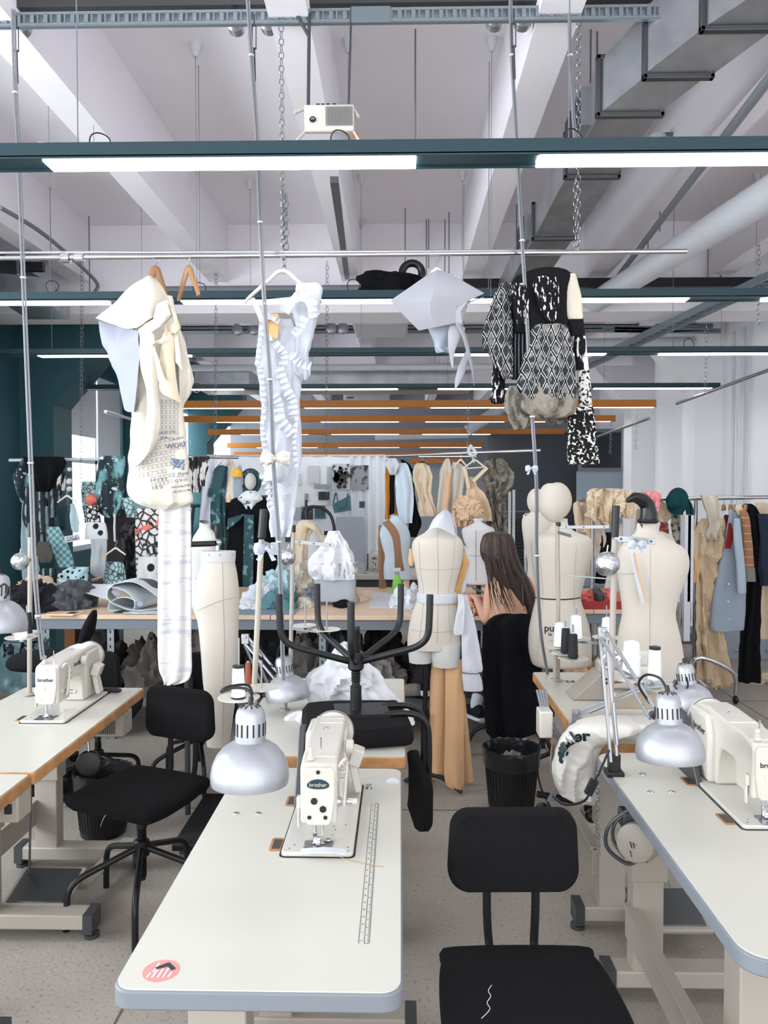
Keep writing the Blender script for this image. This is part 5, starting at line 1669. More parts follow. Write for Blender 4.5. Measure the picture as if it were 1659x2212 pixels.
B().sheet([[W(300, 714, Y - .09), W(312, 700, Y - .11), W(330, 690, Y - .10)], [W(306, 800, Y - .09), W(322, 800, Y - .12), W(338, 790, Y - .10)], [W(320, 880, Y - .09), W(330, 900, Y - .11), W(345, 905, Y - .09)], [W(300, 960, Y - .08), W(318, 975, Y - .1), W(335, 960, Y - .08)], [W(282, 1000, Y - .06), W(290, 1010, Y - .08), W(300, 1000, Y - .08)]], 8, .006, 8, 6, .003).build('front_fold', m_mus2, t, world=True)
m_fr = mat('warm ivory', (206, 192, 170), .85, bump=.4, bs=16)


def crisp(rows, Y, m, nm, amp=.004, sc=14, sd=1, sub=3):
    rows = [[W(x, y, Y - d) for x, y, d in r] for r in rows]
    B().sheet(rows, sub, amp, sc, sd, .003).build(nm, m, t, world=True)


crisp([[(340, 658, .10), (352, 652, .14), (362, 650, .13), (372, 664, .10)], [(330, 692, .11), (345, 685, .15), (360, 682, .16), (373, 680, .13)], [(325, 720, .10), (336, 712, .13), (348, 703, .14), (358, 697, .13)]], Y, m_mus2, 'draped_frill')
crisp([[(362, 650, .13), (368, 662, .16), (372, 680, .13)], [(374, 672, .11), (380, 684, .16), (376, 696, .14)], [(390, 705, .09), (388, 709, .13), (366, 706, .12)], [(384, 716, .09), (378, 720, .12), (366, 718, .11)]], Y, m_fr, 'draped_frill')
crisp([[(328, 745, .11), (340, 736, .14), (352, 728, .14), (360, 700, .13)], [(330, 748, .09), (345, 742, .12), (356, 738, .15), (364, 715, .11)]], Y, m_fr, 'draped_frill')
crisp([[(329, 751, .12), (333, 750, .135)], [(336, 785, .12), (344, 780, .14)], [(343, 820, .12), (354, 812, .15)], [(346, 824, .12), (366, 827, .14)]], Y, m_mus2, 'draped_frill')
crisp([[(352, 722, .10), (364, 715, .12), (376, 722, .10)], [(345, 770, .09), (362, 765, .12), (376, 775, .10)], [(344, 830, .10), (362, 822, .12), (382, 828, .10)], [(352, 850, .10), (371, 861, .12), (390, 873, .09)]], Y, m_fr, 'draped_frill', .008, 10, 4)
crisp([[(375, 719, .10), (384, 716, .10)], [(378, 750, .105), (388, 755, .10)], [(379, 782, .10), (393, 800, .09)]], Y, m_mus2, 'draped_frill')
crisp([[(380, 705, .02), (385, 715, .0)], [(384, 760, .06), (404, 770, .0)], [(388, 820, .06), (418, 818, .0)], [(389, 850, .05), (412, 838, .0)], [(390, 873, .05), (394, 868, .03)]], Y, m_mus2, 'right_panel')
lg = B().garment([(1075, 352, 408), (1100, 346, 411), (1160, 343, 412), (1250, 342, 412), (1350, 341, 413), (1420, 340, 414), (1452, 343, 414), (1470, 352, 405), (1479, 354, 378)], Y + .03, .22, 6, .008, n=70, lv=40, wr=.006, ws=6, seed=4, dmax=.06, grow=.9)
lg.build('trailing_strip', mat('thin gauze', (200, 198, 196), .85, bump=.1, bs=90, pat=[('noise', (178, 178, 186), 5, .55, .6, (1, 1, 8))]), t, world=True)
tr = bd.bvh()
m_print = mat('faded blue print', (120, 124, 150), .8)
b = B()
Zc, X0 = W(330, 1000, Y), W(295, 1000, Y).x
def sq(b, px, py, s, th=.7, ang=-.18):
    P = []
    for dx, dy in ((-s, -s), (s, -s), (s, s), (-s, s)):
        x = px + dx * math.cos(ang) - dy * math.sin(ang)
        y = py + dx * math.sin(ang) + dy * math.cos(ang)
        P.append((x, y))
    o = Vector((0, 0, CAMZ))
    Q = press_line(tr, P, Y, .0015)
    if len(Q) == 4:
        for i in range(4):
            b.bar(Q[i], Q[(i + 1) % 4], .0008, .0008)
for r in range(6):
    for c in range(8):
        if r < 5 or c < 6:
            sq(b, 301 + c * 10 + r * .8, 962 + r * 13 - c * 2.0, 3.9)
for c in range(5):
    sq(b, 330 + c * 10, 1034 - c * 2, 3.6)
    sq(b, 332 + c * 9, 1048 - c * 2, 3.6)
for r in range(7):
    for c in range(5):
        sq(b, 345 + c * 9, 868 + r * 11, 3.6, ang=-.05)
for r in range(3):
    for c in range(4):
        sq(b, 372 + c * 9, 966 + r * 60 / 2, 3.8, ang=0)
b.build('printed_squares', m_print, t, world=True)
for s_, px, py, sz in (('IPA', 350, 945, .02), ('WORQM', 383, 960, .028), ('HX OCHO H 1 2', 345, 934, .013), ('КОРПУС', 375, 945, .013), ('3 8 7 6 5', 340, 1036, .018), ('K V I', 338, 1053, .018), ('N M L', 392, 1022, .016), ('W D K D', 390, 1036, .016), ('И ЦИФРАМИ', 385, 1050, .012), ('УССКОМ ЯЗ', 388, 1060, .012)):
    B().text(s_, sz, FRONT @ Matrix.Rotation(R(8) + (PI if sz < .02 else 0), 3, 'Z'), W(px, py, Y - .06), .0005).press(tr, .0018).build('printed_lettering', m_print, t, world=True)
b = B()
for i in range(16):
    P = press_line(tr, [(370 + rnd.uniform(0, 6), 990 + i * 1.6), (384, 992 + rnd.uniform(0, 20)), (400 - rnd.uniform(0, 4), 988 + rnd.uniform(0, 28))], Y, .002)
    if len(P) == 3:
        b.tube(P, .0013, 5)
b.build('scribble', mat('blue ink', (92, 118, 146), .7), t, world=True)

# --- 2 white ruffled dress
Y = 3.20
m_wd = mat('white silk cotton', (186, 189, 198), .7, bump=.4, bs=18)
t = thing('white_dress', 'long white ruffled dress with a silver bow on the white hanger', 'dress', W(610, 1150, Y))
B().garment([(690, 566, 632), (720, 560, 640), (760, 556, 645), (800, 556, 650), (840, 562, 648), (880, 566, 646), (930, 566, 648), (980, 568, 648), (1020, 572, 645), (1060, 575, 640), (1100, 580, 634), (1140, 584, 628), (1160, 588, 622)], Y, .3, 5, .012, n=90, lv=60, wr=.018, ws=7, seed=3, dmax=.08).build('body', m_wd, t, world=True)
B().garment([(612, 640, 690), (625, 636, 697), (645, 634, 694), (680, 632, 688), (720, 640, 678), (760, 640, 668), (800, 632, 670), (815, 650, 664), (822, 652, 660)], Y - .02, .3, 4, .008, n=60, wr=.012, ws=8, seed=5).build('right_sleeve', m_wd, t, world=True)
B().sheet([[W(543, 645, Y - .02), W(550, 643, Y - .03)], [W(552, 672, Y - .04), W(563, 670, Y - .04)], [W(562, 700, Y - .05), W(575, 700, Y - .05)], [W(572, 740, Y - .07), W(590, 735, Y - .08)]], 6, .004, 12, 1, .003).build('strap', m_wd, t, world=True)
B().garment([(678, 570, 600), (690, 566, 604), (710, 568, 602), (728, 582, 600), (732, 588, 596)], Y - .07, .12).build('tan_inset', mat('orange tan inset', (206, 164, 112), .8), t, world=True)
def frill(pts, Y, w, label=None, parent=None, n=60, amp=.006, freq=4.6, mm=None):
    P = crom([W(x, y, Y) for x, y in pts], 44)
    r0, r1, r2 = [], [], []
    L = 0
    for i, p in enumerate(P):
        q = (P[min(i + 1, len(P) - 1)] - P[max(i - 1, 0)]).normalized()
        nrm = Vector((q.z, 0, -q.x))
        L += (P[i] - P[i - 1]).length if i else 0
        ph = L * 100 * freq * .6
        r0.append(p)
        r1.append(p + nrm * w * .6 + Vector((0, math.sin(ph) * amp, 0)))
        r2.append(p + nrm * w * (1 + .15 * math.sin(ph * .7)) + Vector((0, math.sin(ph) * amp * 1.7, 0)))
    return B().sheet([r0, r1, r2], 1, .003, 20, 1, .0025).build('frill', mm or m_wd, parent, world=True)
for pts, w in (([(562, 700), (556, 740), (550, 790)], -.02), ([(555, 795), (562, 830), (563, 870)], -.022), ([(565, 880), (562, 930), (568, 980)], -.02), ([(570, 990), (574, 1040), (585, 1100)], -.015),
               ([(624, 680), (640, 655), (660, 655), (668, 690)], -.04), ([(668, 690), (655, 715), (640, 730)], .035), ([(600, 735), (620, 760), (622, 790)], .03), ([(612, 790), (625, 830), (640, 860), (646, 900)], .035),
               ([(600, 700), (580, 690), (572, 705)], .02), ([(598, 845), (612, 870), (616, 900), (640, 930)], .04), ([(622, 770), (640, 790), (668, 800)], -.03), ([(575, 1020), (590, 1060), (600, 1100)], .03), ([(645, 900), (640, 960), (645, 1010)], .015)):
    frill(pts, Y - .09, w, parent=t)
B().sheet([[W(575, 1005, Y - .1), W(600, 1000, Y - .12), W(612, 1010, Y - .1)], [W(570, 1030, Y - .1), W(595, 1030, Y - .13), W(615, 1035, Y - .1)], [W(580, 1050, Y - .08), W(600, 1045, Y - .1), W(605, 1050, Y - .1)]], 6, .01, 16, 1, .003).build('bow_tail', m_wd, t, world=True)

# --- 3 pale cut-out panel
Y = 3.22
m_pn = mat('pale felt', (156, 156, 163), .85, bump=.06, bs=200)
t = thing('cutout_panel', 'pale grey stiff fabric panel with claw-like tails hanging right of the centre', 'fabric panel', W(945, 840, Y))
B().sheet([[W(940, 583, Y + .03), W(945, 582, Y + .02), W(955, 584, Y + .03)], [W(893, 616, Y), W(945, 612, Y - .07), W(1000, 608, Y)], [W(843, 650, Y), W(930, 650, Y - .08), W(1046, 634, Y)], [W(872, 680, Y), W(930, 680, Y - .07), W(985, 662, Y - .03)], [W(905, 714, Y), W(945, 705, Y - .03), W(986, 698, Y - .02)]], 1, .0, 5, 2, .004).build('main_panel', m_pn, t, world=True)
B().sheet([[W(985, 658, Y - .02), W(1010, 652, Y - .02), W(1045, 642, Y)], [W(984, 680, Y - .03), W(995, 672, Y - .04), W(1010, 655, Y - .01)], [W(985, 700, Y - .02), W(997, 700, Y - .03), W(1008, 665, Y)]], 1, .0, 5, 2, .004).build('folded_flap', m_pn, t, world=True)
B().garment([(700, 924, 998), (715, 926, 994), (735, 934, 985), (750, 938, 974), (757, 940, 972), (762, 945, 970)], Y + .06, .28, 3, .012, wr=.008).build('pouch', mat('blue grey felt', (158, 166, 178), .85), t, world=True)
B().tube(crom([W(990, 703, Y), W(982, 725, Y - .01), W(977, 750, Y - .01), W(976, 775, Y), W(978, 795, Y)], 6), [.030, .031, .032, .032, .030, .030, .028, .026, .024, .022, .020, .018, .016, .014, .012, .011, .010, .009, .008, .007, .006, .005, .004, .003, .002], 12, flat=.25).build('claw_tail', m_pn, t, world=True)
B().tube(crom([W(990, 700, Y - .01), W(1004, 730, Y - .02), W(1014, 770, Y - .02), W(1022, 805, Y - .01), W(1024, 834, Y)], 6), [.032, .032, .031, .030, .029, .028, .027, .026, .025, .024, .023, .021, .020, .018, .017, .015, .014, .012, .011, .009, .008, .006, .005, .004, .002], 12, flat=.25).build('claw_tail', m_pn, t, world=True)
B().tube(crom([W(1010, 760, Y + .03), W(1000, 790, Y + .03), W(990, 820, Y + .03), W(984, 838, Y + .03)], 6), [.004 + .012 * math.sin(PI * min(i / 19 + .1, 1)) for i in range(19)], 10, flat=.3).build('claw_tail', m_pn, t, world=True)

# --- 4 black patterned jacket
Y = 3.22
m_bj = mat('black jersey', (18, 18, 20), .85, bump=.15, bs=90)
m_zig = mat('black and white woven pattern', (44, 46, 50), .85, bump=.4, bs=60,
            pat=[('noise', (120, 118, 116), 30, .52, .60), ('stripe', (215, 215, 215), 9, .80, .90, (1, 1, 1), (0, R(24), 0)), ('stripe', (215, 215, 215), 9, .80, .90, (1, 1, 1), (0, R(-24), 0)), ('stripe', (20, 20, 22), 9, .90, .97, (1, 1, 1), (0, R(24), 0)), ('stripe', (20, 20, 22), 9, .90, .97, (1, 1, 1), (0, R(-24), 0))])
m_fray = mat('black with white threads', (16, 16, 18), .9, bump=.4, bs=60, pat=[('noise', (200, 200, 200), 60, .56, .60, (1.4, 1, .5))])
m_spk = mat('black and white crumbled print', (18, 18, 20), .85, bump=.3, bs=80, pat=[('noise', (205, 205, 200), 80, .54, .58)])
m_gauze = mat('grey mottled gauze', (128, 122, 112), .9, bump=.5, bs=50, pat=[('noise', (74, 72, 70), 16, .52, .62)])
t = thing('patterned_jacket', 'black jacket with woven zigzag peplum and one ivory shoulder, hanging at the right', 'jacket', W(1170, 990, Y))
b = B().garment([(580, 1160, 1212), (586, 1140, 1228), (600, 1112, 1236), (630, 1100, 1230), (670, 1100, 1228), (705, 1104, 1226), (720, 1110, 1222)], Y, .42, 3, .006, n=60, wr=.008, dmax=.11)
b.build('bodice', m_bj, t, world=True)
B().garment([(598, 1160, 1200), (620, 1152, 1206), (660, 1162, 1208), (690, 1180, 1206), (698, 1186, 1196)], Y - .07, .3, 3, .004, wr=.01).build('frayed_front', m_fray, t, world=True)
B().garment([(612, 1106, 1134), (640, 1104, 1140), (680, 1110, 1142), (700, 1118, 1140)], Y - .07, .3, 3, .004, wr=.01).build('frayed_front', m_fray, t, world=True)
B().garment([(612, 1084, 1104), (635, 1070, 1106), (670, 1058, 1104), (710, 1044, 1104), (745, 1042, 1104), (770, 1062, 1106), (800, 1080, 1106), (818, 1092, 1104)], Y - .02, .5, 5, .014, n=70, wr=.012, seed=2).build('patterned_cape', m_zig, t, world=True)
B().garment([(700, 1104, 1136), (740, 1104, 1138), (790, 1106, 1132), (820, 1106, 1124)], Y + .02, .5, 5, .008, n=60, wr=.01).build('gathered_side', mat('pleated black print', (22, 26, 30), .8, pat=[('stripe', (140, 150, 156), 22, .8, .95)]), t, world=True)
B().garment([(702, 1158, 1222), (712, 1150, 1226), (740, 1142, 1232), (780, 1130, 1236), (820, 1120, 1240), (845, 1122, 1243), (862, 1138, 1245)], Y - .06, .34, 6, .014, n=90, wr=.012, seed=4, dmax=.11).build('patterned_peplum', m_zig, t, world=True)
B().garment([(830, 1122, 1243), (860, 1120, 1248), (885, 1124, 1246), (900, 1152, 1222), (904, 1165, 1200)], Y - .05, .34, 7, .02, n=90, wr=.02, seed=6, dmax=.11).build('gauze_hem', m_gauze, t, world=True)
B().garment([(835, 1098, 1130), (870, 1090, 1140), (900, 1098, 1150), (918, 1110, 1140), (928, 1118, 1130)], Y + .02, .6, 5, .02, n=60, wr=.025, seed=7).build('gauze_hem', m_gauze, t, world=True)
B().garment([(880, 1180, 1238), (905, 1172, 1230), (918, 1190, 1215)], Y + .05, .5, 5, .015, wr=.02, seed=9).build('gauze_hem', m_gauze, t, world=True)
B().garment([(770, 1064, 1090), (800, 1064, 1092), (840, 1062, 1090), (865, 1060, 1088), (872, 1068, 1084)], Y + .03, .5, 3, .006, wr=.012).build('left_cuff', m_fray, t, world=True)
B().garment([(592, 1222, 1243), (610, 1218, 1249), (640, 1217, 1255), (680, 1222, 1258), (690, 1228, 1258)], Y - .01, .6, 0, 0, wr=.006).build('ivory_shoulder', mat('ivory cotton', (196, 187, 172), .8, bump=.1), t, world=True)
B().garment([(582, 1205, 1222), (592, 1210, 1236), (600, 1222, 1243), (606, 1228, 1240)], Y, .6).build('shoulder_yoke', m_bj, t, world=True)
B().garment([(676, 1226, 1258), (700, 1228, 1261), (726, 1232, 1264)], Y - .005, .6, wr=.004).build('upper_sleeve', m_bj, t, world=True)
B().garment([(722, 1235, 1264), (760, 1240, 1268), (800, 1244, 1272)], Y, .6, wr=.006).build('striped_sleeve', mat('black with white drips', (18, 18, 20), .85, pat=[('noise', (215, 215, 210), 16, .5, .53, (3, 3, .7))]), t, world=True)
B().garment([(796, 1246, 1272), (850, 1250, 1277), (885, 1250, 1280)], Y, .6, wr=.006).build('speckled_sleeve', mat('white speckled print', (200, 198, 194), .85, pat=[('noise', (22, 22, 24), 90, .52, .55)]), t, world=True)
B().garment([(880, 1228, 1281), (900, 1226, 1284), (940, 1225, 1288), (985, 1224, 1293), (1000, 1224, 1294), (1003, 1226, 1292)], Y - .01, .4, 3, .004, n=60, wr=.006).build('wide_cuff', m_spk, t, world=True)
# ================================================================= LONG WORK TABLE AND WHAT LIES ON IT
LZ = .85


def long_table(label, x0, x1, y0, y1, legs, shelf=True):
    t = thing('work_table', label, 'table', ((x0 + x1) / 2, (y0 + y1) / 2, 0))
    B().span((x0, y0, LZ - .03), ((x0 + x1) / 2 - .002, y1, LZ)).build('table_board', m_birch, t, world=True, bevel=.003)
    B().span(((x0 + x1) / 2 + .002, y0, LZ - .03), (x1, y1, LZ)).build('table_board', m_birch, t, world=True, bevel=.003)
    B().span((x0 + .02, y0 + .02, LZ - .10), (x1 - .02, y0 + .05, LZ - .03)).span((x0 + .02, y1 - .05, LZ - .10), (x1 - .02, y1 - .02, LZ - .03)).build('apron', mat('blue grey steel', (116, 122, 130), .5, .3), t, world=True, bevel=.002)
    for x in legs:
        for y in (y0 + .04, y1 - .09):
            lg = B().span((x, y, 0), (x + .05, y + .004, LZ - .03)).span((x, y, 0), (x + .004, y + .05, LZ - .03)).build('leg', m_tray, t, world=True)
            b = B()
            for k in range(14):
                b.box((x + .025, y - .001, .08 + k * .05), (.008, .003, .02))
            if y < y0 + .1:
                b.build('punched_holes', m_black, lg, world=True)
    if shelf:
        B().span((x0 + .03, y0 + .06, .26), (x1 - .03, y1 - .06, .29)).span((x0 + .03, y0 + .05, .22), (x1 - .03, y0 + .06, .29)).build('lower_shelf', mat('dark shelf', (86, 90, 94), .6), t, world=True)
    return t


long_table('long birch-topped work table across the room, covered with fabric and paper', -2.45, .72, 5.20, 6.75, [-2.42, -1.98, -.55, .60])
long_table('second birch work table at the right, behind the padded-head form', .95, 1.75, 5.5, 6.7, [.97, 1.66])
# back panel under the long table
m_dk = [mat('dark cloth %d' % i, c, .9, bump=.4, bs=30) for i, c in enumerate(((38, 38, 42), (58, 56, 54), (84, 80, 76), (46, 56, 60), (120, 116, 112), (70, 60, 52)))]
DK = ['black', 'brown grey', 'taupe', 'dark teal', 'light grey', 'brown']
for i in range(22):
    x = -2.3 + (i % 11) * .272
    y = 5.45 + (i // 11) * .55
    k = (i * 7 + i // 3) % 6
    w = .26 + .05 * (i % 3)
    h = .22 + .07 * ((i * 5) % 4)
    b = B().heap((x, y, .29), (w, .42, h), i, .35, 6, 36)
    one('fabric_bundle', b, m_dk[k], '%s bundle of cloth on the shelf below the long work table' % DK[k], 'bundle', '%s cloth bundles below the long table' % DK[k])
b = B().garment([(1385, 10, 96), (1400, 4, 105), (1430, 2, 108), (1470, 4, 104), (1490, 10, 100)], 4.95, .6, 5, .012, wr=.02)
t = thing('shopping_bag', 'dark teal plastic bag with black letters under the table at the left', 'bag', W(60, 1490, 4.95))
b.build('bag_body', mat('dark teal plastic', (70, 92, 96), .4, bump=.2, bs=20), t, world=True)
B().text('BLACK', .11, FRONT @ Matrix.Rotation(R(8), 3, 'Z'), W(56, 1402, 4.85), .001, bold=.004).press(b.bvh(), .003).build('lettering', m_black, t, world=True)
one('grey_trainer', B().garment([(1478, 880, 905), (1486, 850, 912), (1495, 845, 914), (1500, 850, 912)], 5.2, .5, wr=.006), m_dk[4], 'grey trainer shoe on the shelf edge under the long table', 'shoe')
t = thing('sneaker', 'black sneaker with white sole left of the tan trousers', 'shoe', W(918, 1500, 5.1))
B().garment([(1472, 912, 926), (1482, 909, 930), (1492, 908, 930)], 5.1, .6).build('upper', m_blkc, t, world=True)
B().garment([(1491, 908, 931), (1502, 909, 932)], 5.1, .65).build('white_sole', m_white, t, world=True)
# stacked crates and boxes below
for px0, px1, y0, y1, Y, m, lb in ((420, 445, 1400, 1440, 5.3, mat('rust card', (120, 62, 40), .8), 'rust red box under the long table behind the trouser form'), (140, 195, 1340, 1480, 6.0, mat('brown card', (128, 88, 60), .8), 'brown cardboard box under the long table at the left'), (540, 640, 1330, 1410, 5.9, m_dk[1], 'dark box deep under the long table')):
    one('storage_box', B().span(W(px0, y1, Y), W(px1, y0, Y + .3)), m, lb, 'box', bevel=.004)


def fab(name, label, cat, x0, x1, ybase, h_px, m, seed, dy=.35, amp=.4, sc=7, group=None, fine=.14):
    "crumpled cloth on the table top: its base line in the photo gives its distance"
    p = onz((x0 + x1) / 2, ybase, LZ)
    w = (x1 - x0) * p.y / FPX
    h = h_px * p.y / FPX
    return one(name, B().heap((p.x, p.y + dy / 2, LZ), (w, dy, h), seed, amp, sc, 56, fine), m, label, cat, group)


m_lt = mat('pale teal cotton', (168, 196, 204), .85, bump=.3, bs=40)
m_mt = mat('muted teal cloth', (86, 124, 130), .85, bump=.3, bs=40)
m_iv = mat('ivory cotton', (222, 212, 196), .8)
m_char = mat('charcoal nylon', (66, 70, 74), .55, bump=.3, bs=30)
m_bg2 = mat('bluish grey cloth', (150, 160, 172), .85, bump=.3, bs=40)
fab('jacket_heap', 'black and khaki jacket heap at the left end of the long table', 'clothes', -30, 88, 1330, 60, m_dk[0], 1, .5)
fab('jacket_heap', 'beige jacket lying on top of the black heap at the left', 'clothes', 15, 92, 1288, 34, m_beige, 2, .4)
fab('nylon_bag', 'charcoal nylon bag slumped on the long table beside the notebook', 'bag', 82, 178, 1322, 56, m_char, 3, .45, .22, 4)
fab('paper_pattern', 'white paper pattern sheet behind the nylon bag', 'paper', 120, 240, 1290, 16, m_white, 4, .5, .3, 5)
p = onz(136, 1328, LZ)
t = thing('notebook', 'flat notebook with pink and cream cover at the table edge', 'notebook', p)
B().box((0, .03, .004), (.19, .14, .008), rz=-.1).build('cover', mat('peach cover', (226, 196, 166), .7), t, bevel=.001)
B().box((.05, .035, .0086), (.06, .07, .001), rz=-.1).build('photo_print', m_dk[0], t)
B().box((-.05, .035, .0086), (.07, .11, .001), rz=-.1).build('pink_panel', mat('pink cover print', (222, 150, 130), .7), t)
# large paper roll
t = thing('paper_roll', 'big loose roll of white pattern paper lying on the long table', 'paper roll', onz(295, 1316, LZ))
Y = 5.45
c0 = W(298, 1300, Y)
pts = []
for i in range(40):
    a = 2.4 * PI * i / 39
    r = .028 + .012 * a
    pts.append((c0.x - .02 + r * math.cos(a + .4) * 1.5 - .02 * a, c0.z + .0 + r * math.sin(a + .4)))
rows = [[Vector((x, Y - .1, max(z, LZ + .004))) for x, z in pts], [Vector((x + .12, Y + .35, max(z * 1.0 + .01, LZ + .004))) for x, z in pts]]
B().sheet(rows, 2, .0, 1, 0, .003).build('inner_roll', mat('pattern paper', (216, 222, 226), .6), t, world=True)
B().sheet([[W(345, 1315, Y - .1), W(285, 1318, Y - .15), W(238, 1300, Y - .12), W(232, 1278, Y - .1), W(246, 1262, Y - .1)], [W(345, 1312, Y + .1), W(290, 1312, Y + .15), W(250, 1290, Y + .15), W(240, 1270, Y + .2), W(262, 1256, Y + .2)]], 8, .0, 1, 0, .003).build('outer_curl', mat('pattern paper', (216, 222, 226)), t, world=True)
B().sheet([[W(246, 1262, Y - .1), W(290, 1258, Y - .1), W(340, 1288, Y - .12), W(346, 1300, Y - .12)], [W(262, 1256, Y + .3), W(300, 1248, Y + .3), W(345, 1252, Y + .3), W(346, 1262, Y + .3)]], 8, .0, 1, 0, .003).build('top_sheet', mat('pattern paper', (216, 222, 226)), t, world=True)
B().sheet([[W(290, 1256, Y + .06), W(322, 1270, Y - .02), W(343, 1290, Y - .08)], [W(300, 1250, Y + .2), W(330, 1252, Y + .2), W(345, 1262, Y + .15)]], 6, 0, 1, 0, .004).build('printed_strip', m_char, t, world=True)
B().cyl(W(302, 1304, Y - .13), W(302, 1304, Y + .2), .02, 20).build('roll_core', m_bg2, t, world=True)
t = thing('paper_sheet', 'long curved white paper sheet sweeping over the left of the table', 'paper', onz(190, 1285, LZ))
B().sheet([[W(122, 1250, 5.8), W(160, 1258, 5.7), W(210, 1262, 5.7), W(245, 1262, 5.7)], [W(150, 1275, 5.5), W(180, 1280, 5.5), W(215, 1290, 5.5), W(236, 1296, 5.5)]], 6, .0, 1, 0, .003).build('sheet', m_white, t, world=True)
p = onz(245, 1324, LZ)
one('pliers', B().tube([p, p + Vector((.05, .0, .01)), p + Vector((.10, .01, .006))], [.006, .012, .006], 8).tube([p + Vector((0, .02, 0)), p + Vector((.05, .03, .01)), p + Vector((.10, .02, .006))], [.006, .01, .005], 8), m_black, 'black handled scissors lying near the paper roll', 'scissors')
p = onz(300, 1327, LZ)
one('plastic_sleeve', B().sheet([[p + Vector((-.12, -.02, .004)), p + Vector((.18, -.02, .006))], [p + Vector((-.12, .12, .006)), p + Vector((.18, .12, .01))]], 6, .004, 20, 1, .002), mat('clear sleeve', (214, 224, 230), .2, coat=.5), 'clear plastic sleeve at the table edge before the paper roll', 'plastic sleeve')
p, q = onz(432, 1328, LZ), onz(650, 1312, LZ)
one('cutting_mat', B().span((p.x, p.y, LZ), (q.x, p.y + .35, LZ + .004)), mat('blue grey cutting mat', (116, 134, 148), .6), 'blue grey cutting mat under the pile of fabric', 'cutting mat')
for a in (('fabric_piece', 'white cloth heap at the left of the fabric pile', 515, 590, 1312, 42, m_white, 11, .4),
          ('fabric_piece', 'pale blue cloth heap in the fabric pile', 545, 650, 1300, 62, m_lt, 12, .5),
          ('fabric_piece', 'teal crumpled cloth at the front of the fabric pile', 560, 640, 1318, 36, m_mt, 13, .3),
          ('fabric_piece', 'ivory cloth crossing the middle of the fabric pile', 600, 680, 1296, 66, m_iv, 14, .5),
          ('fabric_piece', 'bluish grey folded cloth at the right of the fabric pile', 640, 690, 1298, 36, m_bg2, 15, .4),
          ('fabric_piece', 'teal scrap on the right of the fabric pile', 675, 712, 1290, 34, m_mt, 16, .3),
          ('fabric_piece', 'cream scrap at the front right of the fabric pile', 632, 672, 1316, 18, m_iv, 17, .25),
          ('fabric_piece', 'beige crumpled scraps in front of the white container', 740, 795, 1300, 22, m_beige, 18, .3),
          ('fabric_piece', 'pale blue gauze ball on top of the fabric pile', 590, 622, 1280, 56, m_lt, 19, .25),
          ('fabric_piece', 'white strip at the front left of the fabric pile', 512, 560, 1318, 12, m_white, 20, .2),
          ('fabric_piece', 'white crumpled cloth in front of the central form', 885, 905, 1300, 30, m_white, 21, .25)):
    fab(a[0], a[1], 'fabric', *a[2:])
fab('black_scrap', 'black cloth scrap lying flat right of the fabric pile', 'fabric', 712, 762, 1313, 12, m_blkc, 22, .2)
fab('clear_bag', 'clear plastic bag with white cloth beside the central form', 'bag', 842, 902, 1316, 44, mat('milky plastic', (206, 214, 222), .3, bump=.3, bs=20), 23, .3)
p, q = onz(797, 1313, LZ), onz(880, 1288, LZ)
one('paper_sheet', B().prism(rrect(p.x, p.y, q.x, q.y + .2, .04), .002, (0, 0, LZ)), m_white, 'rounded white paper sheet beside the green spray bottle', 'paper')
p = onz(574, 1316, LZ)
one('craft_knife', B().tube([p, p + Vector((.03, .0, .012)), p + Vector((.07, .02, .012)), p + Vector((.09, .03, .008))], [.006, .014, .014, .005], 10), m_bg2, 'small grey cutter on the cutting mat', 'tool')
# spray bottle
p = onz(858, 1283, LZ)
t = thing('spray_bottle', 'bright green spray bottle with white trigger head on the long table', 'spray bottle', p)
B().lathe([(.036, 0), (.040, .004), (.040, .06), (.036, .10), (.024, .14), (.015, .155)], (0, 0, 0), 28).build('bottle', mat('lime green plastic', (122, 200, 72), .35), t)
B().lathe([(.0405, .0), (.041, .003), (.0405, .01)], (0, 0, 0), 28).build('base_ring', m_gm, t)
B().lathe([(.016, .155), (.017, .175), (.012, .18)], (0, 0, 0), 18).build('collar', m_bg2, t)
B().box((-.008, -.005, .195), (.07, .022, .03)).box((-.045, -.005, .197), (.015, .012, .014)).tube([(-.03, -.005, .185), (-.022, -.005, .165), (-.028, -.005, .145)], .005, 8).build('trigger_head', m_white, t, bevel=.004)
# white container and plastic bag on the table
Y = 5.75
t = thing('plastic_tub', 'translucent plastic tub full of cloth on the long table', 'tub', onz(722, 1296, LZ))
B().garment([(1215, 672, 775), (1222, 676, 770), (1260, 680, 769), (1296, 684, 768)], Y, .6, p=5, dmax=.2).build('tub', mat('translucent plastic', (190, 196, 204), .25, alpha=.75), t, world=True)
t = thing('plastic_bag', 'white plastic bag bulging out of the tub on the long table', 'bag', W(722, 1240, Y))
bg = B().garment([(1147, 712, 730), (1155, 706, 738), (1170, 700, 748), (1185, 690, 756), (1200, 676, 762), (1215, 668, 766), (1235, 668, 770), (1250, 676, 768)], Y - .03, .6, 7, .02, n=80, wr=.035, ws=8, seed=5, dmax=.2)
bg.build('bag', mat('white plastic film', (226, 228, 234), .35, bump=.3, bs=14), t, world=True)
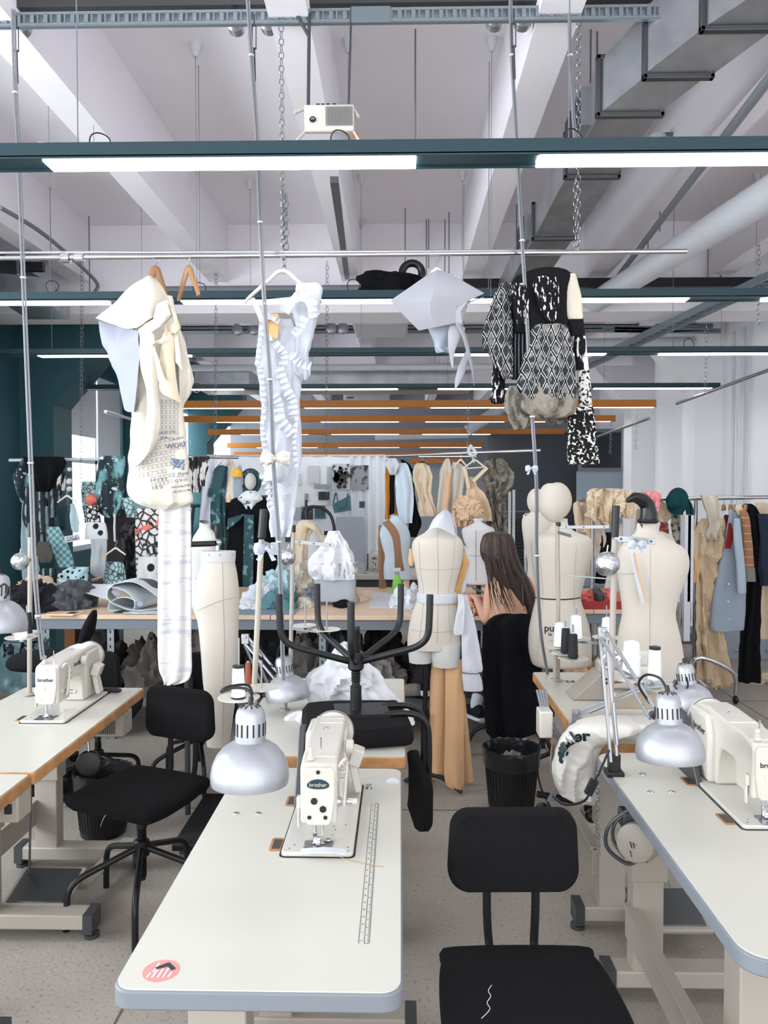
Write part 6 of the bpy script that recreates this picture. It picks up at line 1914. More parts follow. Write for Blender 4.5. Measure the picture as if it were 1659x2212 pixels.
# red parcel box and wrapped items on the second table
t = thing('red_box', 'red tray of pink wrapped parcels on the table behind the padded-head form', 'box', onz(1295, 1328, LZ))
p, q = W(1258, 1324, 5.55), W(1342, 1311, 5.55)
B().span((p.x, 5.52, LZ), (q.x, 5.9, LZ + .05)).build('tray', mat('deep red card', (150, 36, 40), .6), t, world=True, bevel=.003)
m_pk = mat('pink foil wrap', (226, 100, 108), .3, bump=.4, bs=40, pat=[('noise', (170, 110, 70), 22, .52, .56)])
for k, (x0, x1, m, s) in enumerate(((1255, 1285, m_pk, 2), (1282, 1306, m_char, 3), (1304, 1345, m_pk, 5))):
    p, q = W(x0, 1312, 5.6), W(x1, 1290, 5.6)
    one('wrapped_parcel', B().heap(((p.x + q.x) / 2, 5.68, LZ + .045), (q.x - p.x + .02, .25, .075), s, .3, 14), m, ['pink foil parcel at the left of the red tray', 'black foil parcel in the middle of the red tray', 'pink foil parcel at the right of the red tray'][k], 'parcel')
one('beige_cardboard', B().sheet([[W(1250, 1272, 5.9), W(1290, 1290, 5.9)], [W(1250, 1310, 5.85), W(1290, 1312, 5.85)]], 4, 0, 1, 0, .004), m_beige, 'beige cardboard wedge behind the red tray', 'cardboard')
# colourful sewing in front of the person
for k, (x0, x1, yb_, h, m, lb) in enumerate(((1000, 1040, 1306, 34, m_iv, 'ivory fabric the seated person is sewing'), (1003, 1030, 1292, 30, m_beige, 'beige fabric on the table by the seated person'), (1012, 1042, 1330, 34, mat('pink thread work', (196, 120, 96), .85, bump=.5, bs=40, pat=[('noise', (226, 90, 110), 30, .55, .6)]), 'pink and copper fringe beside the seated person'))):
    p = W((x0 + x1) / 2, yb_, 5.3)
    one('sewing_work', B().heap((p.x, 5.33, LZ), (.14, .24, .07 + .02 * k), k + 31, .4, 12), m, lb, 'fabric')
one('ruler', B().bar(W(1022, 1270, 5.25), W(1052, 1284, 5.15), .03, .004), m_gm, 'dark ruler held near the hand of the seated person', 'ruler')

# ================================================================= PLASTIC BAGS IN FRONT
m_film = mat('thin white plastic', (208, 208, 212), .38, bump=.25, bs=12)
Y = 3.2
t = thing('plastic_bag', 'large crumpled white plastic bag behind the upturned chair', 'bag', onz(760, 1560, TZ))
B().garment([(1388, 742, 758), (1400, 728, 772), (1420, 715, 790), (1440, 690, 806), (1458, 668, 818), (1480, 660, 830), (1500, 665, 850), (1530, 676, 872), (1548, 660, 884), (1562, 650, 888)], Y + .05, .55, 5, .02, n=90, lv=50, wr=.045, ws=6, seed=8, dmax=.16, grow=.6).build('bag', m_film, t, world=True)
B().garment([(1535, 640, 690), (1548, 620, 705), (1570, 604, 700), (1590, 600, 680), (1605, 612, 660)], Y - .12, .5, 5, .012, n=70, wr=.035, ws=8, seed=3, dmax=.1).build('bag_handle_part', m_film, t, world=True)
Y = 2.78
t = thing('plastic_bag', 'white shop bag with dark lettering draped over the right tables', 'bag', W(1260, 1740, Y))
m_shop = mat('shop bag plastic', (206, 202, 195), .4, bump=.25, bs=14)
bs_ = B().garment([(1555, 1285, 1420), (1562, 1250, 1420), (1575, 1230, 1400), (1592, 1215, 1340), (1612, 1204, 1300), (1640, 1196, 1285), (1665, 1192, 1282), (1690, 1198, 1284), (1712, 1208, 1288), (1722, 1214, 1290), (1734, 1250, 1288)], Y, .55, 5, .008, n=90, lv=60, wr=.012, ws=7, seed=2, dmax=.13)
bs_.build('bag', m_shop, t, world=True)
tr = bs_.bvh()
for s_, px, py, ang, sz in (('g', 1216, 1640, 75, .085), ('a', 1226, 1626, 58, .07), ('u', 1240, 1614, 35, .06), ('ier', 1262, 1606, 10, .062)):
    B().text(s_, sz, FRONT @ Matrix.Rotation(R(ang), 3, 'Z'), W(px, py, Y - .12), .0005, bold=.0018).press(tr, .002).build('lettering', m_teald, t, world=True)

# ================================================================= OVERLOCK MACHINE on the right rear table
t = thing('overlock_machine', 'overlock machine with exposed metal parts on the right rear table', 'overlock machine', (.98, 3.45, TZ))
B().box((0, 0, .08), (.22, .16, .14)).build('body', m_mach, t, bevel=.012)
B().box((0, -.02, .18), (.18, .12, .07)).build('head', m_mach, t, bevel=.015)
B().prism([(-.24, 0), (-.09, 0), (-.09, .11), (-.12, .11)], .15, (0, .07, .002), FRONT).build('side_cover', m_frame, t, bevel=.003)
b = B()
for i in range(10):
    b.cyl((-.105, -.09 + .01 * (i % 4), .03 + i * .014), (-.06 - .004 * i, -.085, .035 + i * .014), .005, 8)
    b.box((-.09 + i * .012, -.085, .04 + .018 * (i % 3)), (.012, .01, .014))
b.build('looper_parts', m_chrome, t)
B().ctube([(-.1, -.085, 0), (-.115, -.088, .10), (-.11, -.088, .19), (-.04, -.088, .20), (-.02, -.088, .12)], .006, 8).build('wire_guard', m_chrome, t)
B().lathe([(.04, 0), (.045, .004), (.045, .02), (.03, .026)], (.11, 0, .10), 24, (1, 0, 0)).build('hand_wheel', m_gm, t)
for i in range(3):
    B().lathe([(.012, 0), (.012, .006), (.004, .008), (.004, .024), (.01, .026)], (-.05 + i * .04, -.082, .185), 14, (0, -1, .3)).build('tension_dial', m_chrome, t)
one('parts_box', B().span(W(1327, 1532, 3.02), W(1398, 1478, 3.16)), mat('beige enamel', (196, 180, 158), .4), 'beige metal box beside the thick stand pole on the right rear table', 'box', bevel=.006)
for s_, px, py in (('32', 1232, 1472), ('9', 1258, 1492)):
    one('number_mark', B().text(s_, .05 if s_ == '32' else .03, Matrix.Rotation(R(180), 3, 'Z'), onz(px, py, TZ + .0006), .0006, bold=.001), m_ink, {'3': 'large hand-written 32 on the right rear table top', '9': 'small hand-written 9 on the right rear table top'}[s_[0]], 'marking')
# hanging clutter below the right rear table
t = thing('hanging_motor', 'motor, pulley and cables hanging below the right rear table', 'motor', W(1215, 1600, 2.95))
B().box(W(1176, 1560, 2.95), (.05, .08, .10)).build('junction_box', m_mach, t, world=True, bevel=.006)
B().lathe([(.02, 0), (.035, .01), (.035, .08), (.02, .1)], W(1210, 1605, 2.95), 18, (1, .6, 0)).build('motor_drum', m_frame, t, world=True)
B().lathe([(.055, -.01), (.06, -.006), (.045, 0), (.06, .006), (.055, .01)], W(1197, 1640, 3.0), 26, (1, -.3, 0)).build('pulley', m_frame, t, world=True)
b = B()
for i in range(4):
    b.ctube([W(1160 + i * 6, 1490, 3.0), W(1172 + i * 5, 1540, 2.98), W(1185 + i * 7, 1580, 2.95), W(1205 + i * 3, 1600, 2.95), W(1212 + i * 2, 1660, 2.95), W(1195 - i * 4, 1730, 3.0)], .005, 7)
b.build('cable_bundle', m_cable, t, world=True)
B().ctube([W(1170, 1590, 2.95), W(1160, 1640, 2.98), W(1168, 1700, 3.0), W(1195, 1760, 3.05), W(1190, 1800, 3.1)], .004, 7).build('black_cable', m_black, t, world=True)
chain(W(1292, 1660, 2.72), W(1294, 1850, 2.72), 'fine dark chain hanging under the front of the right rear table', .02, .0016)
one('castor', B().ball(W(1172, 1750, 3.1), .03, 14, (1, 1, 1)).ball(W(1190, 1765, 3.15), .028, 14).cyl(W(1160, 1715, 3.2), W(1240, 1730, 3.2), .014, 10), m_blackp, 'black castor base behind the right rear table leg', 'castor')
one('castor', B().ball(W(1278, 1762, 3.1), .028, 14).cyl(W(1262, 1745, 3.15), W(1300, 1750, 3.15), .012, 10), m_blackp, 'second black castor below the right rear table', 'castor')

# ================================================================= PINBOARD CURTAIN
m_sheet = mat('pale sheet', (240, 243, 248), .8, bump=.1, bs=10)
Y = 9.0
t = thing('pinboard_curtain', 'white sheet curtain across the back, pinned with drawings and swatches', 'curtain', W(640, 1290, Y))
a_, c_ = W(448, 985, Y), W(838, 985, Y)
rows = []
for z in (c_.z, 1.6, 1.1, .6, .05):
    rows.append([Vector((a_.x + (c_.x - a_.x) * k / 60, Y + (.006 if k < 46 else .035) * math.sin(k * (.9 if k < 46 else 2.2)), z)) for k in range(61)])
B().sheet(rows, 2, .003, 3, 1, .004).build('cloth', m_sheet, t, world=True)
B().cyl((a_.x, Y, c_.z + .005), (c_.x, Y, c_.z + .005), .012, 8).build('curtain_rod', m_pipe, t, world=True)
m_ph = [mat('print grey', (150, 154, 160), .6, pat=[('noise', (50, 52, 56), 9, .52, .58)]), mat('print pale', (206, 208, 212), .6, pat=[('noise', (70, 72, 78), 8, .58, .62)]),
        mat('print teal', (60, 92, 98), .6, pat=[('noise', (30, 50, 56), 12, .5, .6)]), mat('print dark', (44, 46, 50), .6, pat=[('noise', (140, 142, 146), 14, .56, .6)]), mat('paper blue grey', (176, 182, 194), .7)]
n_ = 0
for x0, x1, y0, y1, k, cat, lb in ((665, 690, 1006, 1044, 1, 'photo', 'pinned print of a draped figure left of the ink splash'), (717, 756, 1002, 1058, 1, 'photo', 'large pinned sheet with black ink splash'), (757, 796, 1005, 1058, 0, 'photo', 'pinned photo sheet right of the ink splash'),
                                   (707, 715, 1008, 1092, 4, 'swatch', 'narrow teal grey strip left of the ink splash'), (688, 712, 1062, 1080, 3, 'photo', 'tilted dark photo below the ink splash'), (679, 712, 1046, 1056, 0, 'swatch', 'grey fabric strip pinned above the dark photo'),
                                   (559, 580, 1022, 1047, 4, 'paper', 'grey paper behind the headscarf figure'), (636, 650, 1023, 1050, 1, 'photo', 'small pinned print left of the draped figure print'), (565, 582, 1070, 1096, 2, 'swatch', 'dark teal swatch behind the robe'),
                                   (625, 648, 1096, 1122, 4, 'swatch', 'pale blue swatch of the middle row'), (651, 676, 1094, 1122, 3, 'swatch', 'black swatch of the middle row'), (680, 703, 1092, 1120, 2, 'swatch', 'teal swatch of the middle row'),
                                   (616, 632, 1144, 1171, 2, 'swatch', 'dark teal swatch of the lowest row'), (658, 666, 1066, 1084, 0, 'photo', 'tiny pinned print above the arched handle'), (776, 788, 1083, 1097, 2, 'swatch', 'small teal swatch at the right of the board'), (700, 712, 1147, 1156, 3, 'swatch', 'small dark scrap under the swatches')):
    off = .03 + .002 * n_
    n_ += 1
    p, q = W(x0, y1, Y - off), W(x1, y0, Y - off)
    one('pinned_print', B().span((p.x, p.y - .002, p.z), (q.x, p.y + .001, q.z)), m_ph[k], lb, cat)
b = B()
cx = W(737, 1028, Y - .07)
for i in range(28):
    a = rnd.uniform(0, 6.28)
    r = rnd.uniform(.03, .16)
    q = cx + Vector((math.cos(a) * r * .55, 0, math.sin(a) * r * .8 - .01))
    s = rnd.uniform(.008, .03)
    b.lathe([(s, 0), (s, .002)], q, 9, (0, -1, 0))
b.lathe([(.075, 0), (.075, .002)], cx + Vector((-.01, 0, -.02)), 14, (0, -1, 0))
one('ink_splash', b, m_black, 'black ink splash painted on the large pinned sheet', 'ink splash')
one('pinned_tote', B().sheet([[W(718, 1090, Y - .1), W(756, 1070, Y - .1)], [W(722, 1108, Y - .12), W(758, 1102, Y - .12)]], 5, .003, 4, 1, .02).tube(crom([W(720, 1088, Y - .1), W(726, 1064, Y - .1), W(732, 1093, Y - .14), W(744, 1092, Y - .14), W(752, 1066, Y - .1)], 6), .010, 6), mat('muted teal cloth', (86, 124, 130)), 'teal bag pattern with a white handle pinned on the sheet curtain', 'bag')
p, q = W(726, 1215, Y - .15), W(786, 1116, Y - .12)
one('pattern_sheet', B().span((p.x, Y - .17, p.z), (q.x, Y - .165, q.z)), m_ph[4], 'large blue grey pattern sheet hanging low on the curtain', 'paper')

# ================================================================= HANGING CLOTHES, HELPERS
m_tp = mat('teal photo print', (30, 46, 52), .75, bump=.3, bs=30, pat=[('noise', (120, 168, 174), 9, .50, .58, (1, 1, .6)), ('noise', (206, 224, 226), 22, .60, .64)])
m_ts = mat('dark quilt stripes', (24, 34, 38), .75, bump=.4, bs=30, pat=[('stripe', (140, 168, 172), 5, .7, .95), ('noise', (20, 24, 28), 12, .52, .6)])
m_velv = mat('black velvet', (13, 15, 18))
m_dot = mat('polka dot cloth', (216, 220, 222), .75, pat=[('dots', (18, 20, 24), 9, .36, .33)])
m_flor = mat('coral floral print', (222, 220, 218), .75, pat=[('cells', (24, 24, 28), 16, .18, .05), ('noise', (232, 120, 112), 5, .56, .60)])
m_lace = mat('pale teal lace', (176, 206, 210), .75, bump=.4, bs=40, pat=[('cells', (52, 70, 76), 24, .12, .04)])
m_bw = mat('black white brush print', (206, 204, 200), .75, bump=.2, pat=[('noise', (22, 22, 24), 10, .46, .50, (2, 2, .8))])
m_puff = mat('black quilted nylon', (30, 32, 36), .35, bump=.4, bs=14)
m_slv = mat('pale teal silk', (176, 198, 206), .6, bump=.2, bs=20)


def cloth(name, label, cat, rows, Y, m, folds=4, amp=.02, wr=.012, dep=.35, group=None, seed=None, ws=6, **k):
    return one(name, B().garment(rows, Y, dep, folds, amp, wr=wr, ws=ws, seed=seed if seed is not None else rows[0][1] * .37, **k), m, label, cat, group)


def rail(label, a, c, r=.012, m=None):
    return one('clothes_rail', B().cyl(a, c, r, 12), m or m_steel, label, 'clothes rail')


# --- left back rail with printed textiles
Y = 7.0
rail('thin rail hung with printed textiles in front of the left window', W(20, 994, Y), W(222, 992, Y), .014, m_pipe)
chain(W(145, 1040, 6.9), W(148, 1100, 6.9), 'short chain with small white balls by the window', .05, .003)
for py, r in ((1040, 7), (1056, 6), (1014, 5)):
    one('white_ball', B().ball(W(150, py, 6.85), r * 6.85 / FPX, 14), m_creamw, 'small white ball strung beside the window, at height of the printed tops', 'ball', 'white balls by the window')
cloth('printed_dress', 'teal printed garment with pointed sleeve at the far left of the rail', 'clothes', [(993, 44, 62), (1010, 38, 68), (1030, 28, 66), (1045, 30, 64), (1075, 40, 64), (1085, 46, 60)], Y, m_tp)
cloth('pale_drape', 'long pale teal drape at the left behind the cables', 'clothes', [(1020, 50, 70), (1080, 48, 72), (1150, 46, 74), (1230, 48, 84), (1270, 50, 88)], Y + .2, m_slv, 5)
cloth('velvet_top', 'black velvet drape folded over the left rail', 'clothes', [(987, 52, 136), (1000, 54, 142), (1020, 68, 134), (1045, 78, 118), (1062, 80, 106)], Y - .1, m_velv, 6, .025)
cloth('quilted_dress', 'dark striped quilted dress under the velvet drape', 'clothes', [(1052, 54, 116), (1090, 50, 118), (1130, 52, 116), (1165, 76, 112), (1200, 82, 110)], Y, m_ts, 6, .02)
cloth('quilted_sleeve', 'dark quilted sleeve hanging beside the striped dress', 'clothes', [(1030, 120, 138), (1060, 106, 134), (1100, 104, 122), (1118, 106, 118)], Y - .05, m_ts, 3)
cloth('printed_shirt', 'small white and teal printed top at the rail near the window edge', 'clothes', [(1020, 134, 140), (1035, 122, 140), (1060, 124, 138)], Y - .1, m_bw, 3)
cloth('printed_trousers', 'teal and black printed trousers folded over the rail right of the window', 'clothes', [(985, 216, 270), (1000, 214, 270), (1030, 210, 268), (1060, 208, 268), (1090, 212, 264), (1108, 216, 258), (1118, 232, 250)], Y, m_tp, 5, .025)
cloth('silver_top', 'silvery translucent top with dots in front of the window', 'clothes', [(1040, 178, 208), (1070, 176, 210), (1110, 182, 212), (1130, 184, 208)], Y + .1, m_lace, 4)
one('coral_rosette', B().ball(W(197, 1080, 6.9), .05, 16, noise_amp=.3), mat('coral satin', (226, 116, 96), .6), 'coral red rosette on the silvery top', 'rosette')
cloth('dotted_skirt', 'white skirt with big black polka dots in the left pile', 'clothes', [(1128, 186, 226), (1140, 184, 230), (1165, 182, 232)], Y - .15, m_dot, 3, .01, .004)
cloth('black_lace_top', 'black and white net top above the polka dot skirt', 'clothes', [(1092, 186, 212), (1110, 184, 214), (1128, 184, 216)], Y - .1, mat('black net print', (210, 210, 212), .8, pat=[('cells', (20, 20, 24), 26, .2, .08)]), 3)
cloth('pale_scarf', 'pale teal scarf hanging in points left of the polka dots', 'scarf', [(1088, 152, 160), (1110, 150, 166), (1140, 152, 170), (1150, 158, 168)], Y - .2, m_slv, 3)
cloth('dark_scarf', 'dark teal cloth hanging next to the pale scarf', 'scarf', [(1094, 124, 146), (1120, 124, 140), (1145, 126, 138)], Y - .1, mat('dark teal cotton', (34, 54, 60), .85, bump=.2), 3)
cloth('teal_textile', 'teal patterned panel leaning diagonally under the rail', 'fabric panel', [(1138, 100, 128), (1165, 106, 142), (1200, 118, 156), (1225, 128, 160)], 6.75, mat('teal knit print', (92, 132, 138), .8, pat=[('check', (150, 184, 188), 34, .4, .6)]), 0, 0, .006)
cloth('felt_bag', 'brownish grey felt bag behind the left thread stand', 'bag', [(1170, 84, 104), (1185, 80, 110), (1205, 82, 114), (1215, 88, 108)], 6.6, m_dk[2], 2, .01)
t = thing('paper_tag', 'white tag with hand lettering in the left pile', 'tag', W(156, 1163, 6.6))
B().bar(W(140, 1168, 6.6), W(172, 1160, 6.6), .004, .05, up=(0, 1, 0)).build('tag', m_white, t, world=True)
B().box(W(156, 1163, 6.6), (.13, .004, .055), ry=R(-10)).build('card', m_white, t, world=True)
B().text('SALE', .045, FRONT @ Matrix.Rotation(R(10), 3, 'Z'), W(156, 1163, 6.59), .001).build('lettering', m_ink, t, world=True)
for x, y in ((145, 1072), (250, 1185)):
    hanger('small white hanger %s' % ('by the window in the left pile' if x == 145 else 'on a frayed rope before the dark board'), x, y, 6.6, 42, 14, m_hwh, 0, 18, False)
one('frayed_rope', B().tube([W(248, 1110, 6.6), W(247, 1140, 6.6), W(248, 1170, 6.6)], [.008, .010, .008], 6), m_white, 'frayed white rope holding the small hanger before the dark board', 'rope')
one('dark_board', B().span(W(226, 1250, 7.3), W(292, 1100, 7.35)), mat('dark grey board', (70, 68, 70), .8), 'dark grey board standing behind the small white hanger', 'board')
cloth('puffer_coat', 'black quilted puffer coat beside the floral print', 'coat', [(1128, 272, 292), (1140, 262, 294), (1160, 258, 292), (1190, 268, 292), (1220, 266, 294), (1248, 268, 292)], 7.0, m_puff, 2, .02, .04)
cloth('lace_skirt', 'pale teal lace skirt under the small white hanger', 'clothes', [(1214, 228, 266), (1235, 226, 270), (1262, 224, 272)], 6.8, m_lace, 4, .01)
cloth('lace_blouse', 'pale teal lace shirt at the right of the printed trousers', 'clothes', [(1075, 262, 284), (1100, 268, 290), (1118, 272, 290)], 7.0, m_lace, 3, .01)
cloth('floral_dress', 'long coral, black and white floral dress beside the muslin strip', 'dress', [(1098, 296, 346), (1140, 293, 348), (1180, 294, 350), (1230, 296, 350), (1252, 298, 348)], 6.9, m_flor, 4, .02)
one('dot_hem', B().garment([(1202, 300, 350), (1230, 298, 352), (1254, 298, 352)], 6.8, .3, 4, .02), m_dot, 'big dotted hem under the floral dress', 'clothes')
cloth('clear_scarf', 'transparent flowered scarf below the polka dot skirt', 'scarf', [(1165, 196, 232), (1195, 198, 230), (1235, 196, 226), (1246, 206, 224)], 6.7, mat('misty scarf', (170, 176, 182), .6, pat=[('noise', (206, 180, 140), 14, .58, .64)]), 4)
cloth('dotted_quilt', 'white and teal quilt with black dots lying at the back of the table', 'quilt', [(1225, 150, 192), (1240, 128, 190), (1262, 126, 186)], 6.5, mat('small dot cloth', (178, 204, 210), .8, pat=[('dots', (24, 26, 30), 22, .30, .27)]), 4, .02)
one('wooden_stool', B().span(W(196, 1256, 6.9), W(228, 1246, 7.1)), m_wood, 'wooden stool top behind the table at the left', 'stool', bevel=.004)
cloth('dark_wrap', 'dark glossy wrapped roll behind the table at the left', 'roll', [(1228, 86, 120), (1245, 84, 122), (1268, 86, 122)], 6.6, m_ts, 2, .01)
# --- behind the muslin dress, second rail
Y = 7.1
rail('short rail between muslin dress and white dress holding prints and gowns', W(398, 987, Y), W(515, 988, Y), .014)
for i, (x0, x1, yb_) in enumerate(((403, 420, 1066), (416, 434, 1064), (430, 452, 1050))):
    cloth('brushed_trousers', 'black and white brush-printed cloth, %s of three on the short rail' % ['leftmost', 'middle', 'rightmost'][i], 'clothes', [(986, x0, x1), (1010, x0, x1), (1040, x0 + 1, x1), (yb_, x0 + 2, x1 - 1)], Y - .05 * i, m_bw, 3, .015)
cloth('white_gown', 'white sheer gown hanging behind the dress form at the left', 'dress', [(992, 452, 468), (1010, 444, 470), (1040, 440, 468), (1080, 436, 462), (1130, 430, 460), (1150, 430, 458)], Y - .1, m_wd, 4)
hanger('white wooden hanger of the teal dress', 480, 997, Y - .15, 30, 14, m_hwh, 0, 10)
cloth('teal_dress', 'dark teal dress with puffed sleeve on a white hanger', 'dress', [(1005, 474, 492), (1015, 462, 492), (1040, 456, 490), (1070, 450, 484), (1078, 456, 484), (1120, 456, 486), (1165, 458, 488), (1210, 460, 490)], Y - .15, m_tealprint, 4, .02)
cloth('yellow_cream_dress', 'white and yellow slip hanging beside the teal dress', 'dress', [(993, 496, 502), (1010, 488, 510), (1050, 484, 510), (1085, 483, 512)], Y - .1, mat('white yellow fade', (222, 214, 200), .8, pat=[('noise', (224, 168, 60), 3, .5, .6, (3, 1, .4))]), 3, .01)
cloth('grey_underskirt', 'grey skirt part below the yellow slip', 'clothes', [(1075, 484, 508), (1120, 482, 508), (1190, 480, 506)], Y - .05, m_dk[4], 3)
cloth('pale_tote', 'pale tote cloth with yellow flap hanging by the headscarf figure', 'bag', [(1005, 516, 521), (1022, 506, 524), (1030, 504, 526), (1075, 506, 524)], Y - .12, m_bg2, 0, 0, .006)
one('yellow_flap', B().heap(W(514, 1030, Y - .2), (.10, .06, .07), 4), mat('yellow cloth', (226, 170, 66), .8), 'yellow cloth sticking out of the pale tote', 'fabric')
one('white_ball', B().ball(W(488, 999, 6.9), .035, 16, noise_amp=.1), m_creamw, 'white crumpled ball above the teal dress hanger', 'ball')
one('dark_stand', B().cyl(W(418, 1095, 7.3), W(412, 1150, 7.3), .018, 8).cyl(W(404, 1092, 7.3), W(432, 1092, 7.3), .018, 8).cyl(W(402, 1150, 7.4), W(398, 1200, 7.4), .018, 8), m_teald, 'dark window handle frame behind the white gown', 'frame')

# --- right-hand back rail
Y = 7.1
ra, rc = W(833, 985, Y), W(1167, 973, Y)
rail('chrome rail hung from chains with beige dresses, back centre', ra, rc, .014, m_chrome)
one('white_rope', B().tube(crom([W(1018, 962, Y), W(1012, 975, Y - .02), W(1020, 985, Y - .03), W(1028, 978, Y), W(1018, 966, Y)], 4), .016, 7).tube([W(1018, 975, Y), W(1024, 1000, Y)], .010, 6), m_white, 'white knotted rope on the chrome rail', 'rope')
SH = [(832, 841, 1010, 1122, mat('ochre cloth', (190, 122, 46), .85, bump=.2), 'ochre'), (840, 852, 1020, 1112, m_velv, 'black'), (847, 852, 1022, 1112, m_beige, 'narrow beige'), (853, 858, 1018, 1112, m_tan, 'narrow tan')]
for i, (x0, x1, y0, y1, m, nm) in enumerate(SH):
    cloth('hanging_garment', '%s garment seen edge-on at the left end of the chrome rail' % nm, 'clothes', [(992, (x0 + x1) / 2 - 2, (x0 + x1) / 2 + 2), (y0, x0, x1), ((y0 + y1) / 2, x0, x1), (y1, x0, x1)], Y + .02 * i, m, 3, .01, dep=1.2)
cloth('white_collar_shirt', 'white collar piece at the left end of the chrome rail', 'clothes', [(990, 838, 856), (1004, 832, 862), (1016, 838, 856), (1026, 844, 850)], Y - .12, m_white, 3)
cloth('pale_blue_shirt', 'pale blue white long shirt on the chrome rail', 'shirt', [(1000, 856, 876), (1010, 854, 884), (1050, 855, 892), (1090, 858, 892), (1130, 866, 888)], Y - .06, mat('pale blue cotton', (196, 210, 222), .8, bump=.15), 4, .02)
cloth('black_dress', 'black sleeveless dress on the chrome rail', 'dress', [(993, 864, 870), (1004, 870, 886), (1025, 884, 896), (1060, 880, 896), (1100, 880, 900), (1130, 884, 910), (1160, 882, 898)], Y, m_velv, 4)
cloth('draped_beige_top', 'beige draped top with loose folds on the chrome rail', 'clothes', [(1000, 902, 916), (1008, 896, 926), (1030, 892, 932), (1060, 900, 928), (1090, 906, 936), (1115, 908, 942)], Y - .08, m_beige, 5, .03, .03)
hanger('black-hooked hanger above the draped beige top', 912, 998, Y - .05, 26, 8, m_black, 0, 10)
cloth('ivory_coat', 'ivory coat with tan lining on the chrome rail', 'coat', [(990, 964, 970), (1010, 952, 976), (1050, 948, 974), (1100, 944, 972), (1130, 946, 970)], Y - .06, m_iv, 4, .02)
one('tan_lining', B().garment([(1020, 966, 972), (1060, 962, 970), (1100, 958, 966)], Y - .16, .4), mat('peach cloth', (214, 168, 130), .85), 'peach lining strip of the ivory coat', 'fabric')
cloth('white_blouse', 'off-white blouse right of the ivory coat on the chrome rail', 'dress', [(998, 978, 986), (1012, 974, 1004), (1050, 972, 1000), (1090, 974, 994), (1130, 974, 990)], Y - .04, m_cream, 4, .02)
hanger('plain white hanger above the off-white blouse', 995, 994, Y - .1, 30, 16, m_hwh, 0, 10)
hanger('broad white hanger above the peach dress, on the knotted rope', 1026, 995, Y - .12, 50, 18, m_hwh, 0, 10, True)
for a4, c4, lb in (((1004, 1012), (1012, 1055), 'left'), ((1052, 1010), (1022, 1040), 'right')):
    one('dress_strap', B().bar(W(*a4, Y - .14), W(*c4, Y - .14), .012, .03), m_beige, '%s strap of the peach dress' % lb, 'strap')
cloth('peach_dress', 'peach cotton dress with crossed straps on the chrome rail', 'dress', [(1030, 1014, 1026), (1050, 1010, 1030), (1065, 1006, 1046), (1100, 1010, 1062), (1125, 1020, 1066)], Y - .08, mat('peach beige cotton', (210, 184, 156), .9, bump=.2), 5, .02)
b = B()
for k in range(9):
    a = k * 2.4
    q = W(1008 + 20 * math.cos(a) * (.3 + k / 12), 1098 + 20 * math.sin(a) * (.3 + k / 12), Y - .25)
    b.ball(q, .055, 22, (1.15, .8, .9), noise_amp=.7, seed=k * 3.1)
b.garment([(1080, 988, 1038), (1095, 980, 1040), (1125, 982, 1020), (1138, 986, 1012)], Y - .2, .4, 9, .03, n=90, wr=.03, ws=9)
one('ruffle_skirt', b, mat('peach ruffle cotton', (212, 182, 152), .9, bump=.4, bs=30), 'ball of peach ruffles above the white dress form', 'ruffle')
cloth('grey_tulle_dress', 'grey crumpled tulle dress at the right of the chrome rail', 'dress', [(990, 1066, 1080), (1000, 1050, 1094), (1020, 1042, 1108), (1042, 1040, 1110), (1060, 1052, 1096), (1090, 1060, 1090), (1130, 1062, 1092), (1158, 1070, 1094)], Y - .06, m_gauze, 7, .04, .06, ws=9)
for x0, x1, y0, y1 in ((1098, 1103, 1062, 1185), (1107, 1112, 1058, 1190)):
    one('white_post', B().span(W(x0, y1, 7.4), W(x1, y0, 7.43)), m_pipe, 'white metal frame post behind the grey tulle dress', 'post', 'white posts behind the tulle dress')
# ================================================================= RIGHT HAND RACK
Y = 6.55
t = thing('garment_rack', 'long chrome garment rack on castors at the right, crowded with clothes', 'clothes rack', (2.3, Y, 0))
B().cyl(W(1250, 1081, Y), W(1720, 1073, Y), .016, 12).build('rail', m_chrome, t, world=True)
for px in (1280, 1503):
    p, q = W(px, 1080, Y), W(px, 1440, Y)
    B().cyl(p, (p.x, Y, .12), .016, 12).build('upright', m_steel, t, world=True)
x = W(1503, 1080, Y).x
B().ctube([(x - .13, Y - .3, .10), (x - .13, Y - .3, .30), (x - .05, Y - .32, .36), (x + .14, Y - .34, .28), (x + .20, Y - .34, .20), (x + .20, Y - .34, .08)], .018, 10).build('base_tube', m_chrome, t, world=True)
B().ball((x + .20, Y - .34, .035), .035, 14, (.6, 1, 1)).build('castor', m_black, t, world=True)
B().ball((x - .13, Y - .3, .035), .035, 14, (.6, 1, 1)).build('castor', m_black, t, world=True)
B().ctube([(x, Y + .3, .12), (x, Y, .14), (x, Y - .3, .12)], .016, 10).build('foot_tube', m_chrome, t, world=True)
m_pinkf = mat('pink feathers', (236, 150, 156), .95, bump=.8, bs=60)
m_pais = mat('paisley print', (176, 168, 150), .8, pat=[('noise', (60, 74, 92), 22, .52, .56)])
cloth('beige_ruffle_bundle', 'big beige bundle of ruffled cotton on top of the rack, left part', 'clothes', [(1055, 1290, 1330), (1060, 1275, 1342), (1080, 1268, 1350), (1100, 1272, 1340), (1120, 1280, 1330), (1140, 1300, 1325)], Y - .2, mat('pale beige cotton', (222, 204, 178), .9, bump=.35, bs=30), 7, .05, .09, dep=.6, ws=7, n=90, seed=2)
cloth('beige_fan', 'pleated beige fan shape beside the ruffled bundle', 'clothes', [(1060, 1340, 1368), (1080, 1346, 1372), (1105, 1344, 1372), (1120, 1352, 1362)], Y - .25, mat('pale beige cotton', (222, 204, 178)), 9, .02, .02)
b = B()
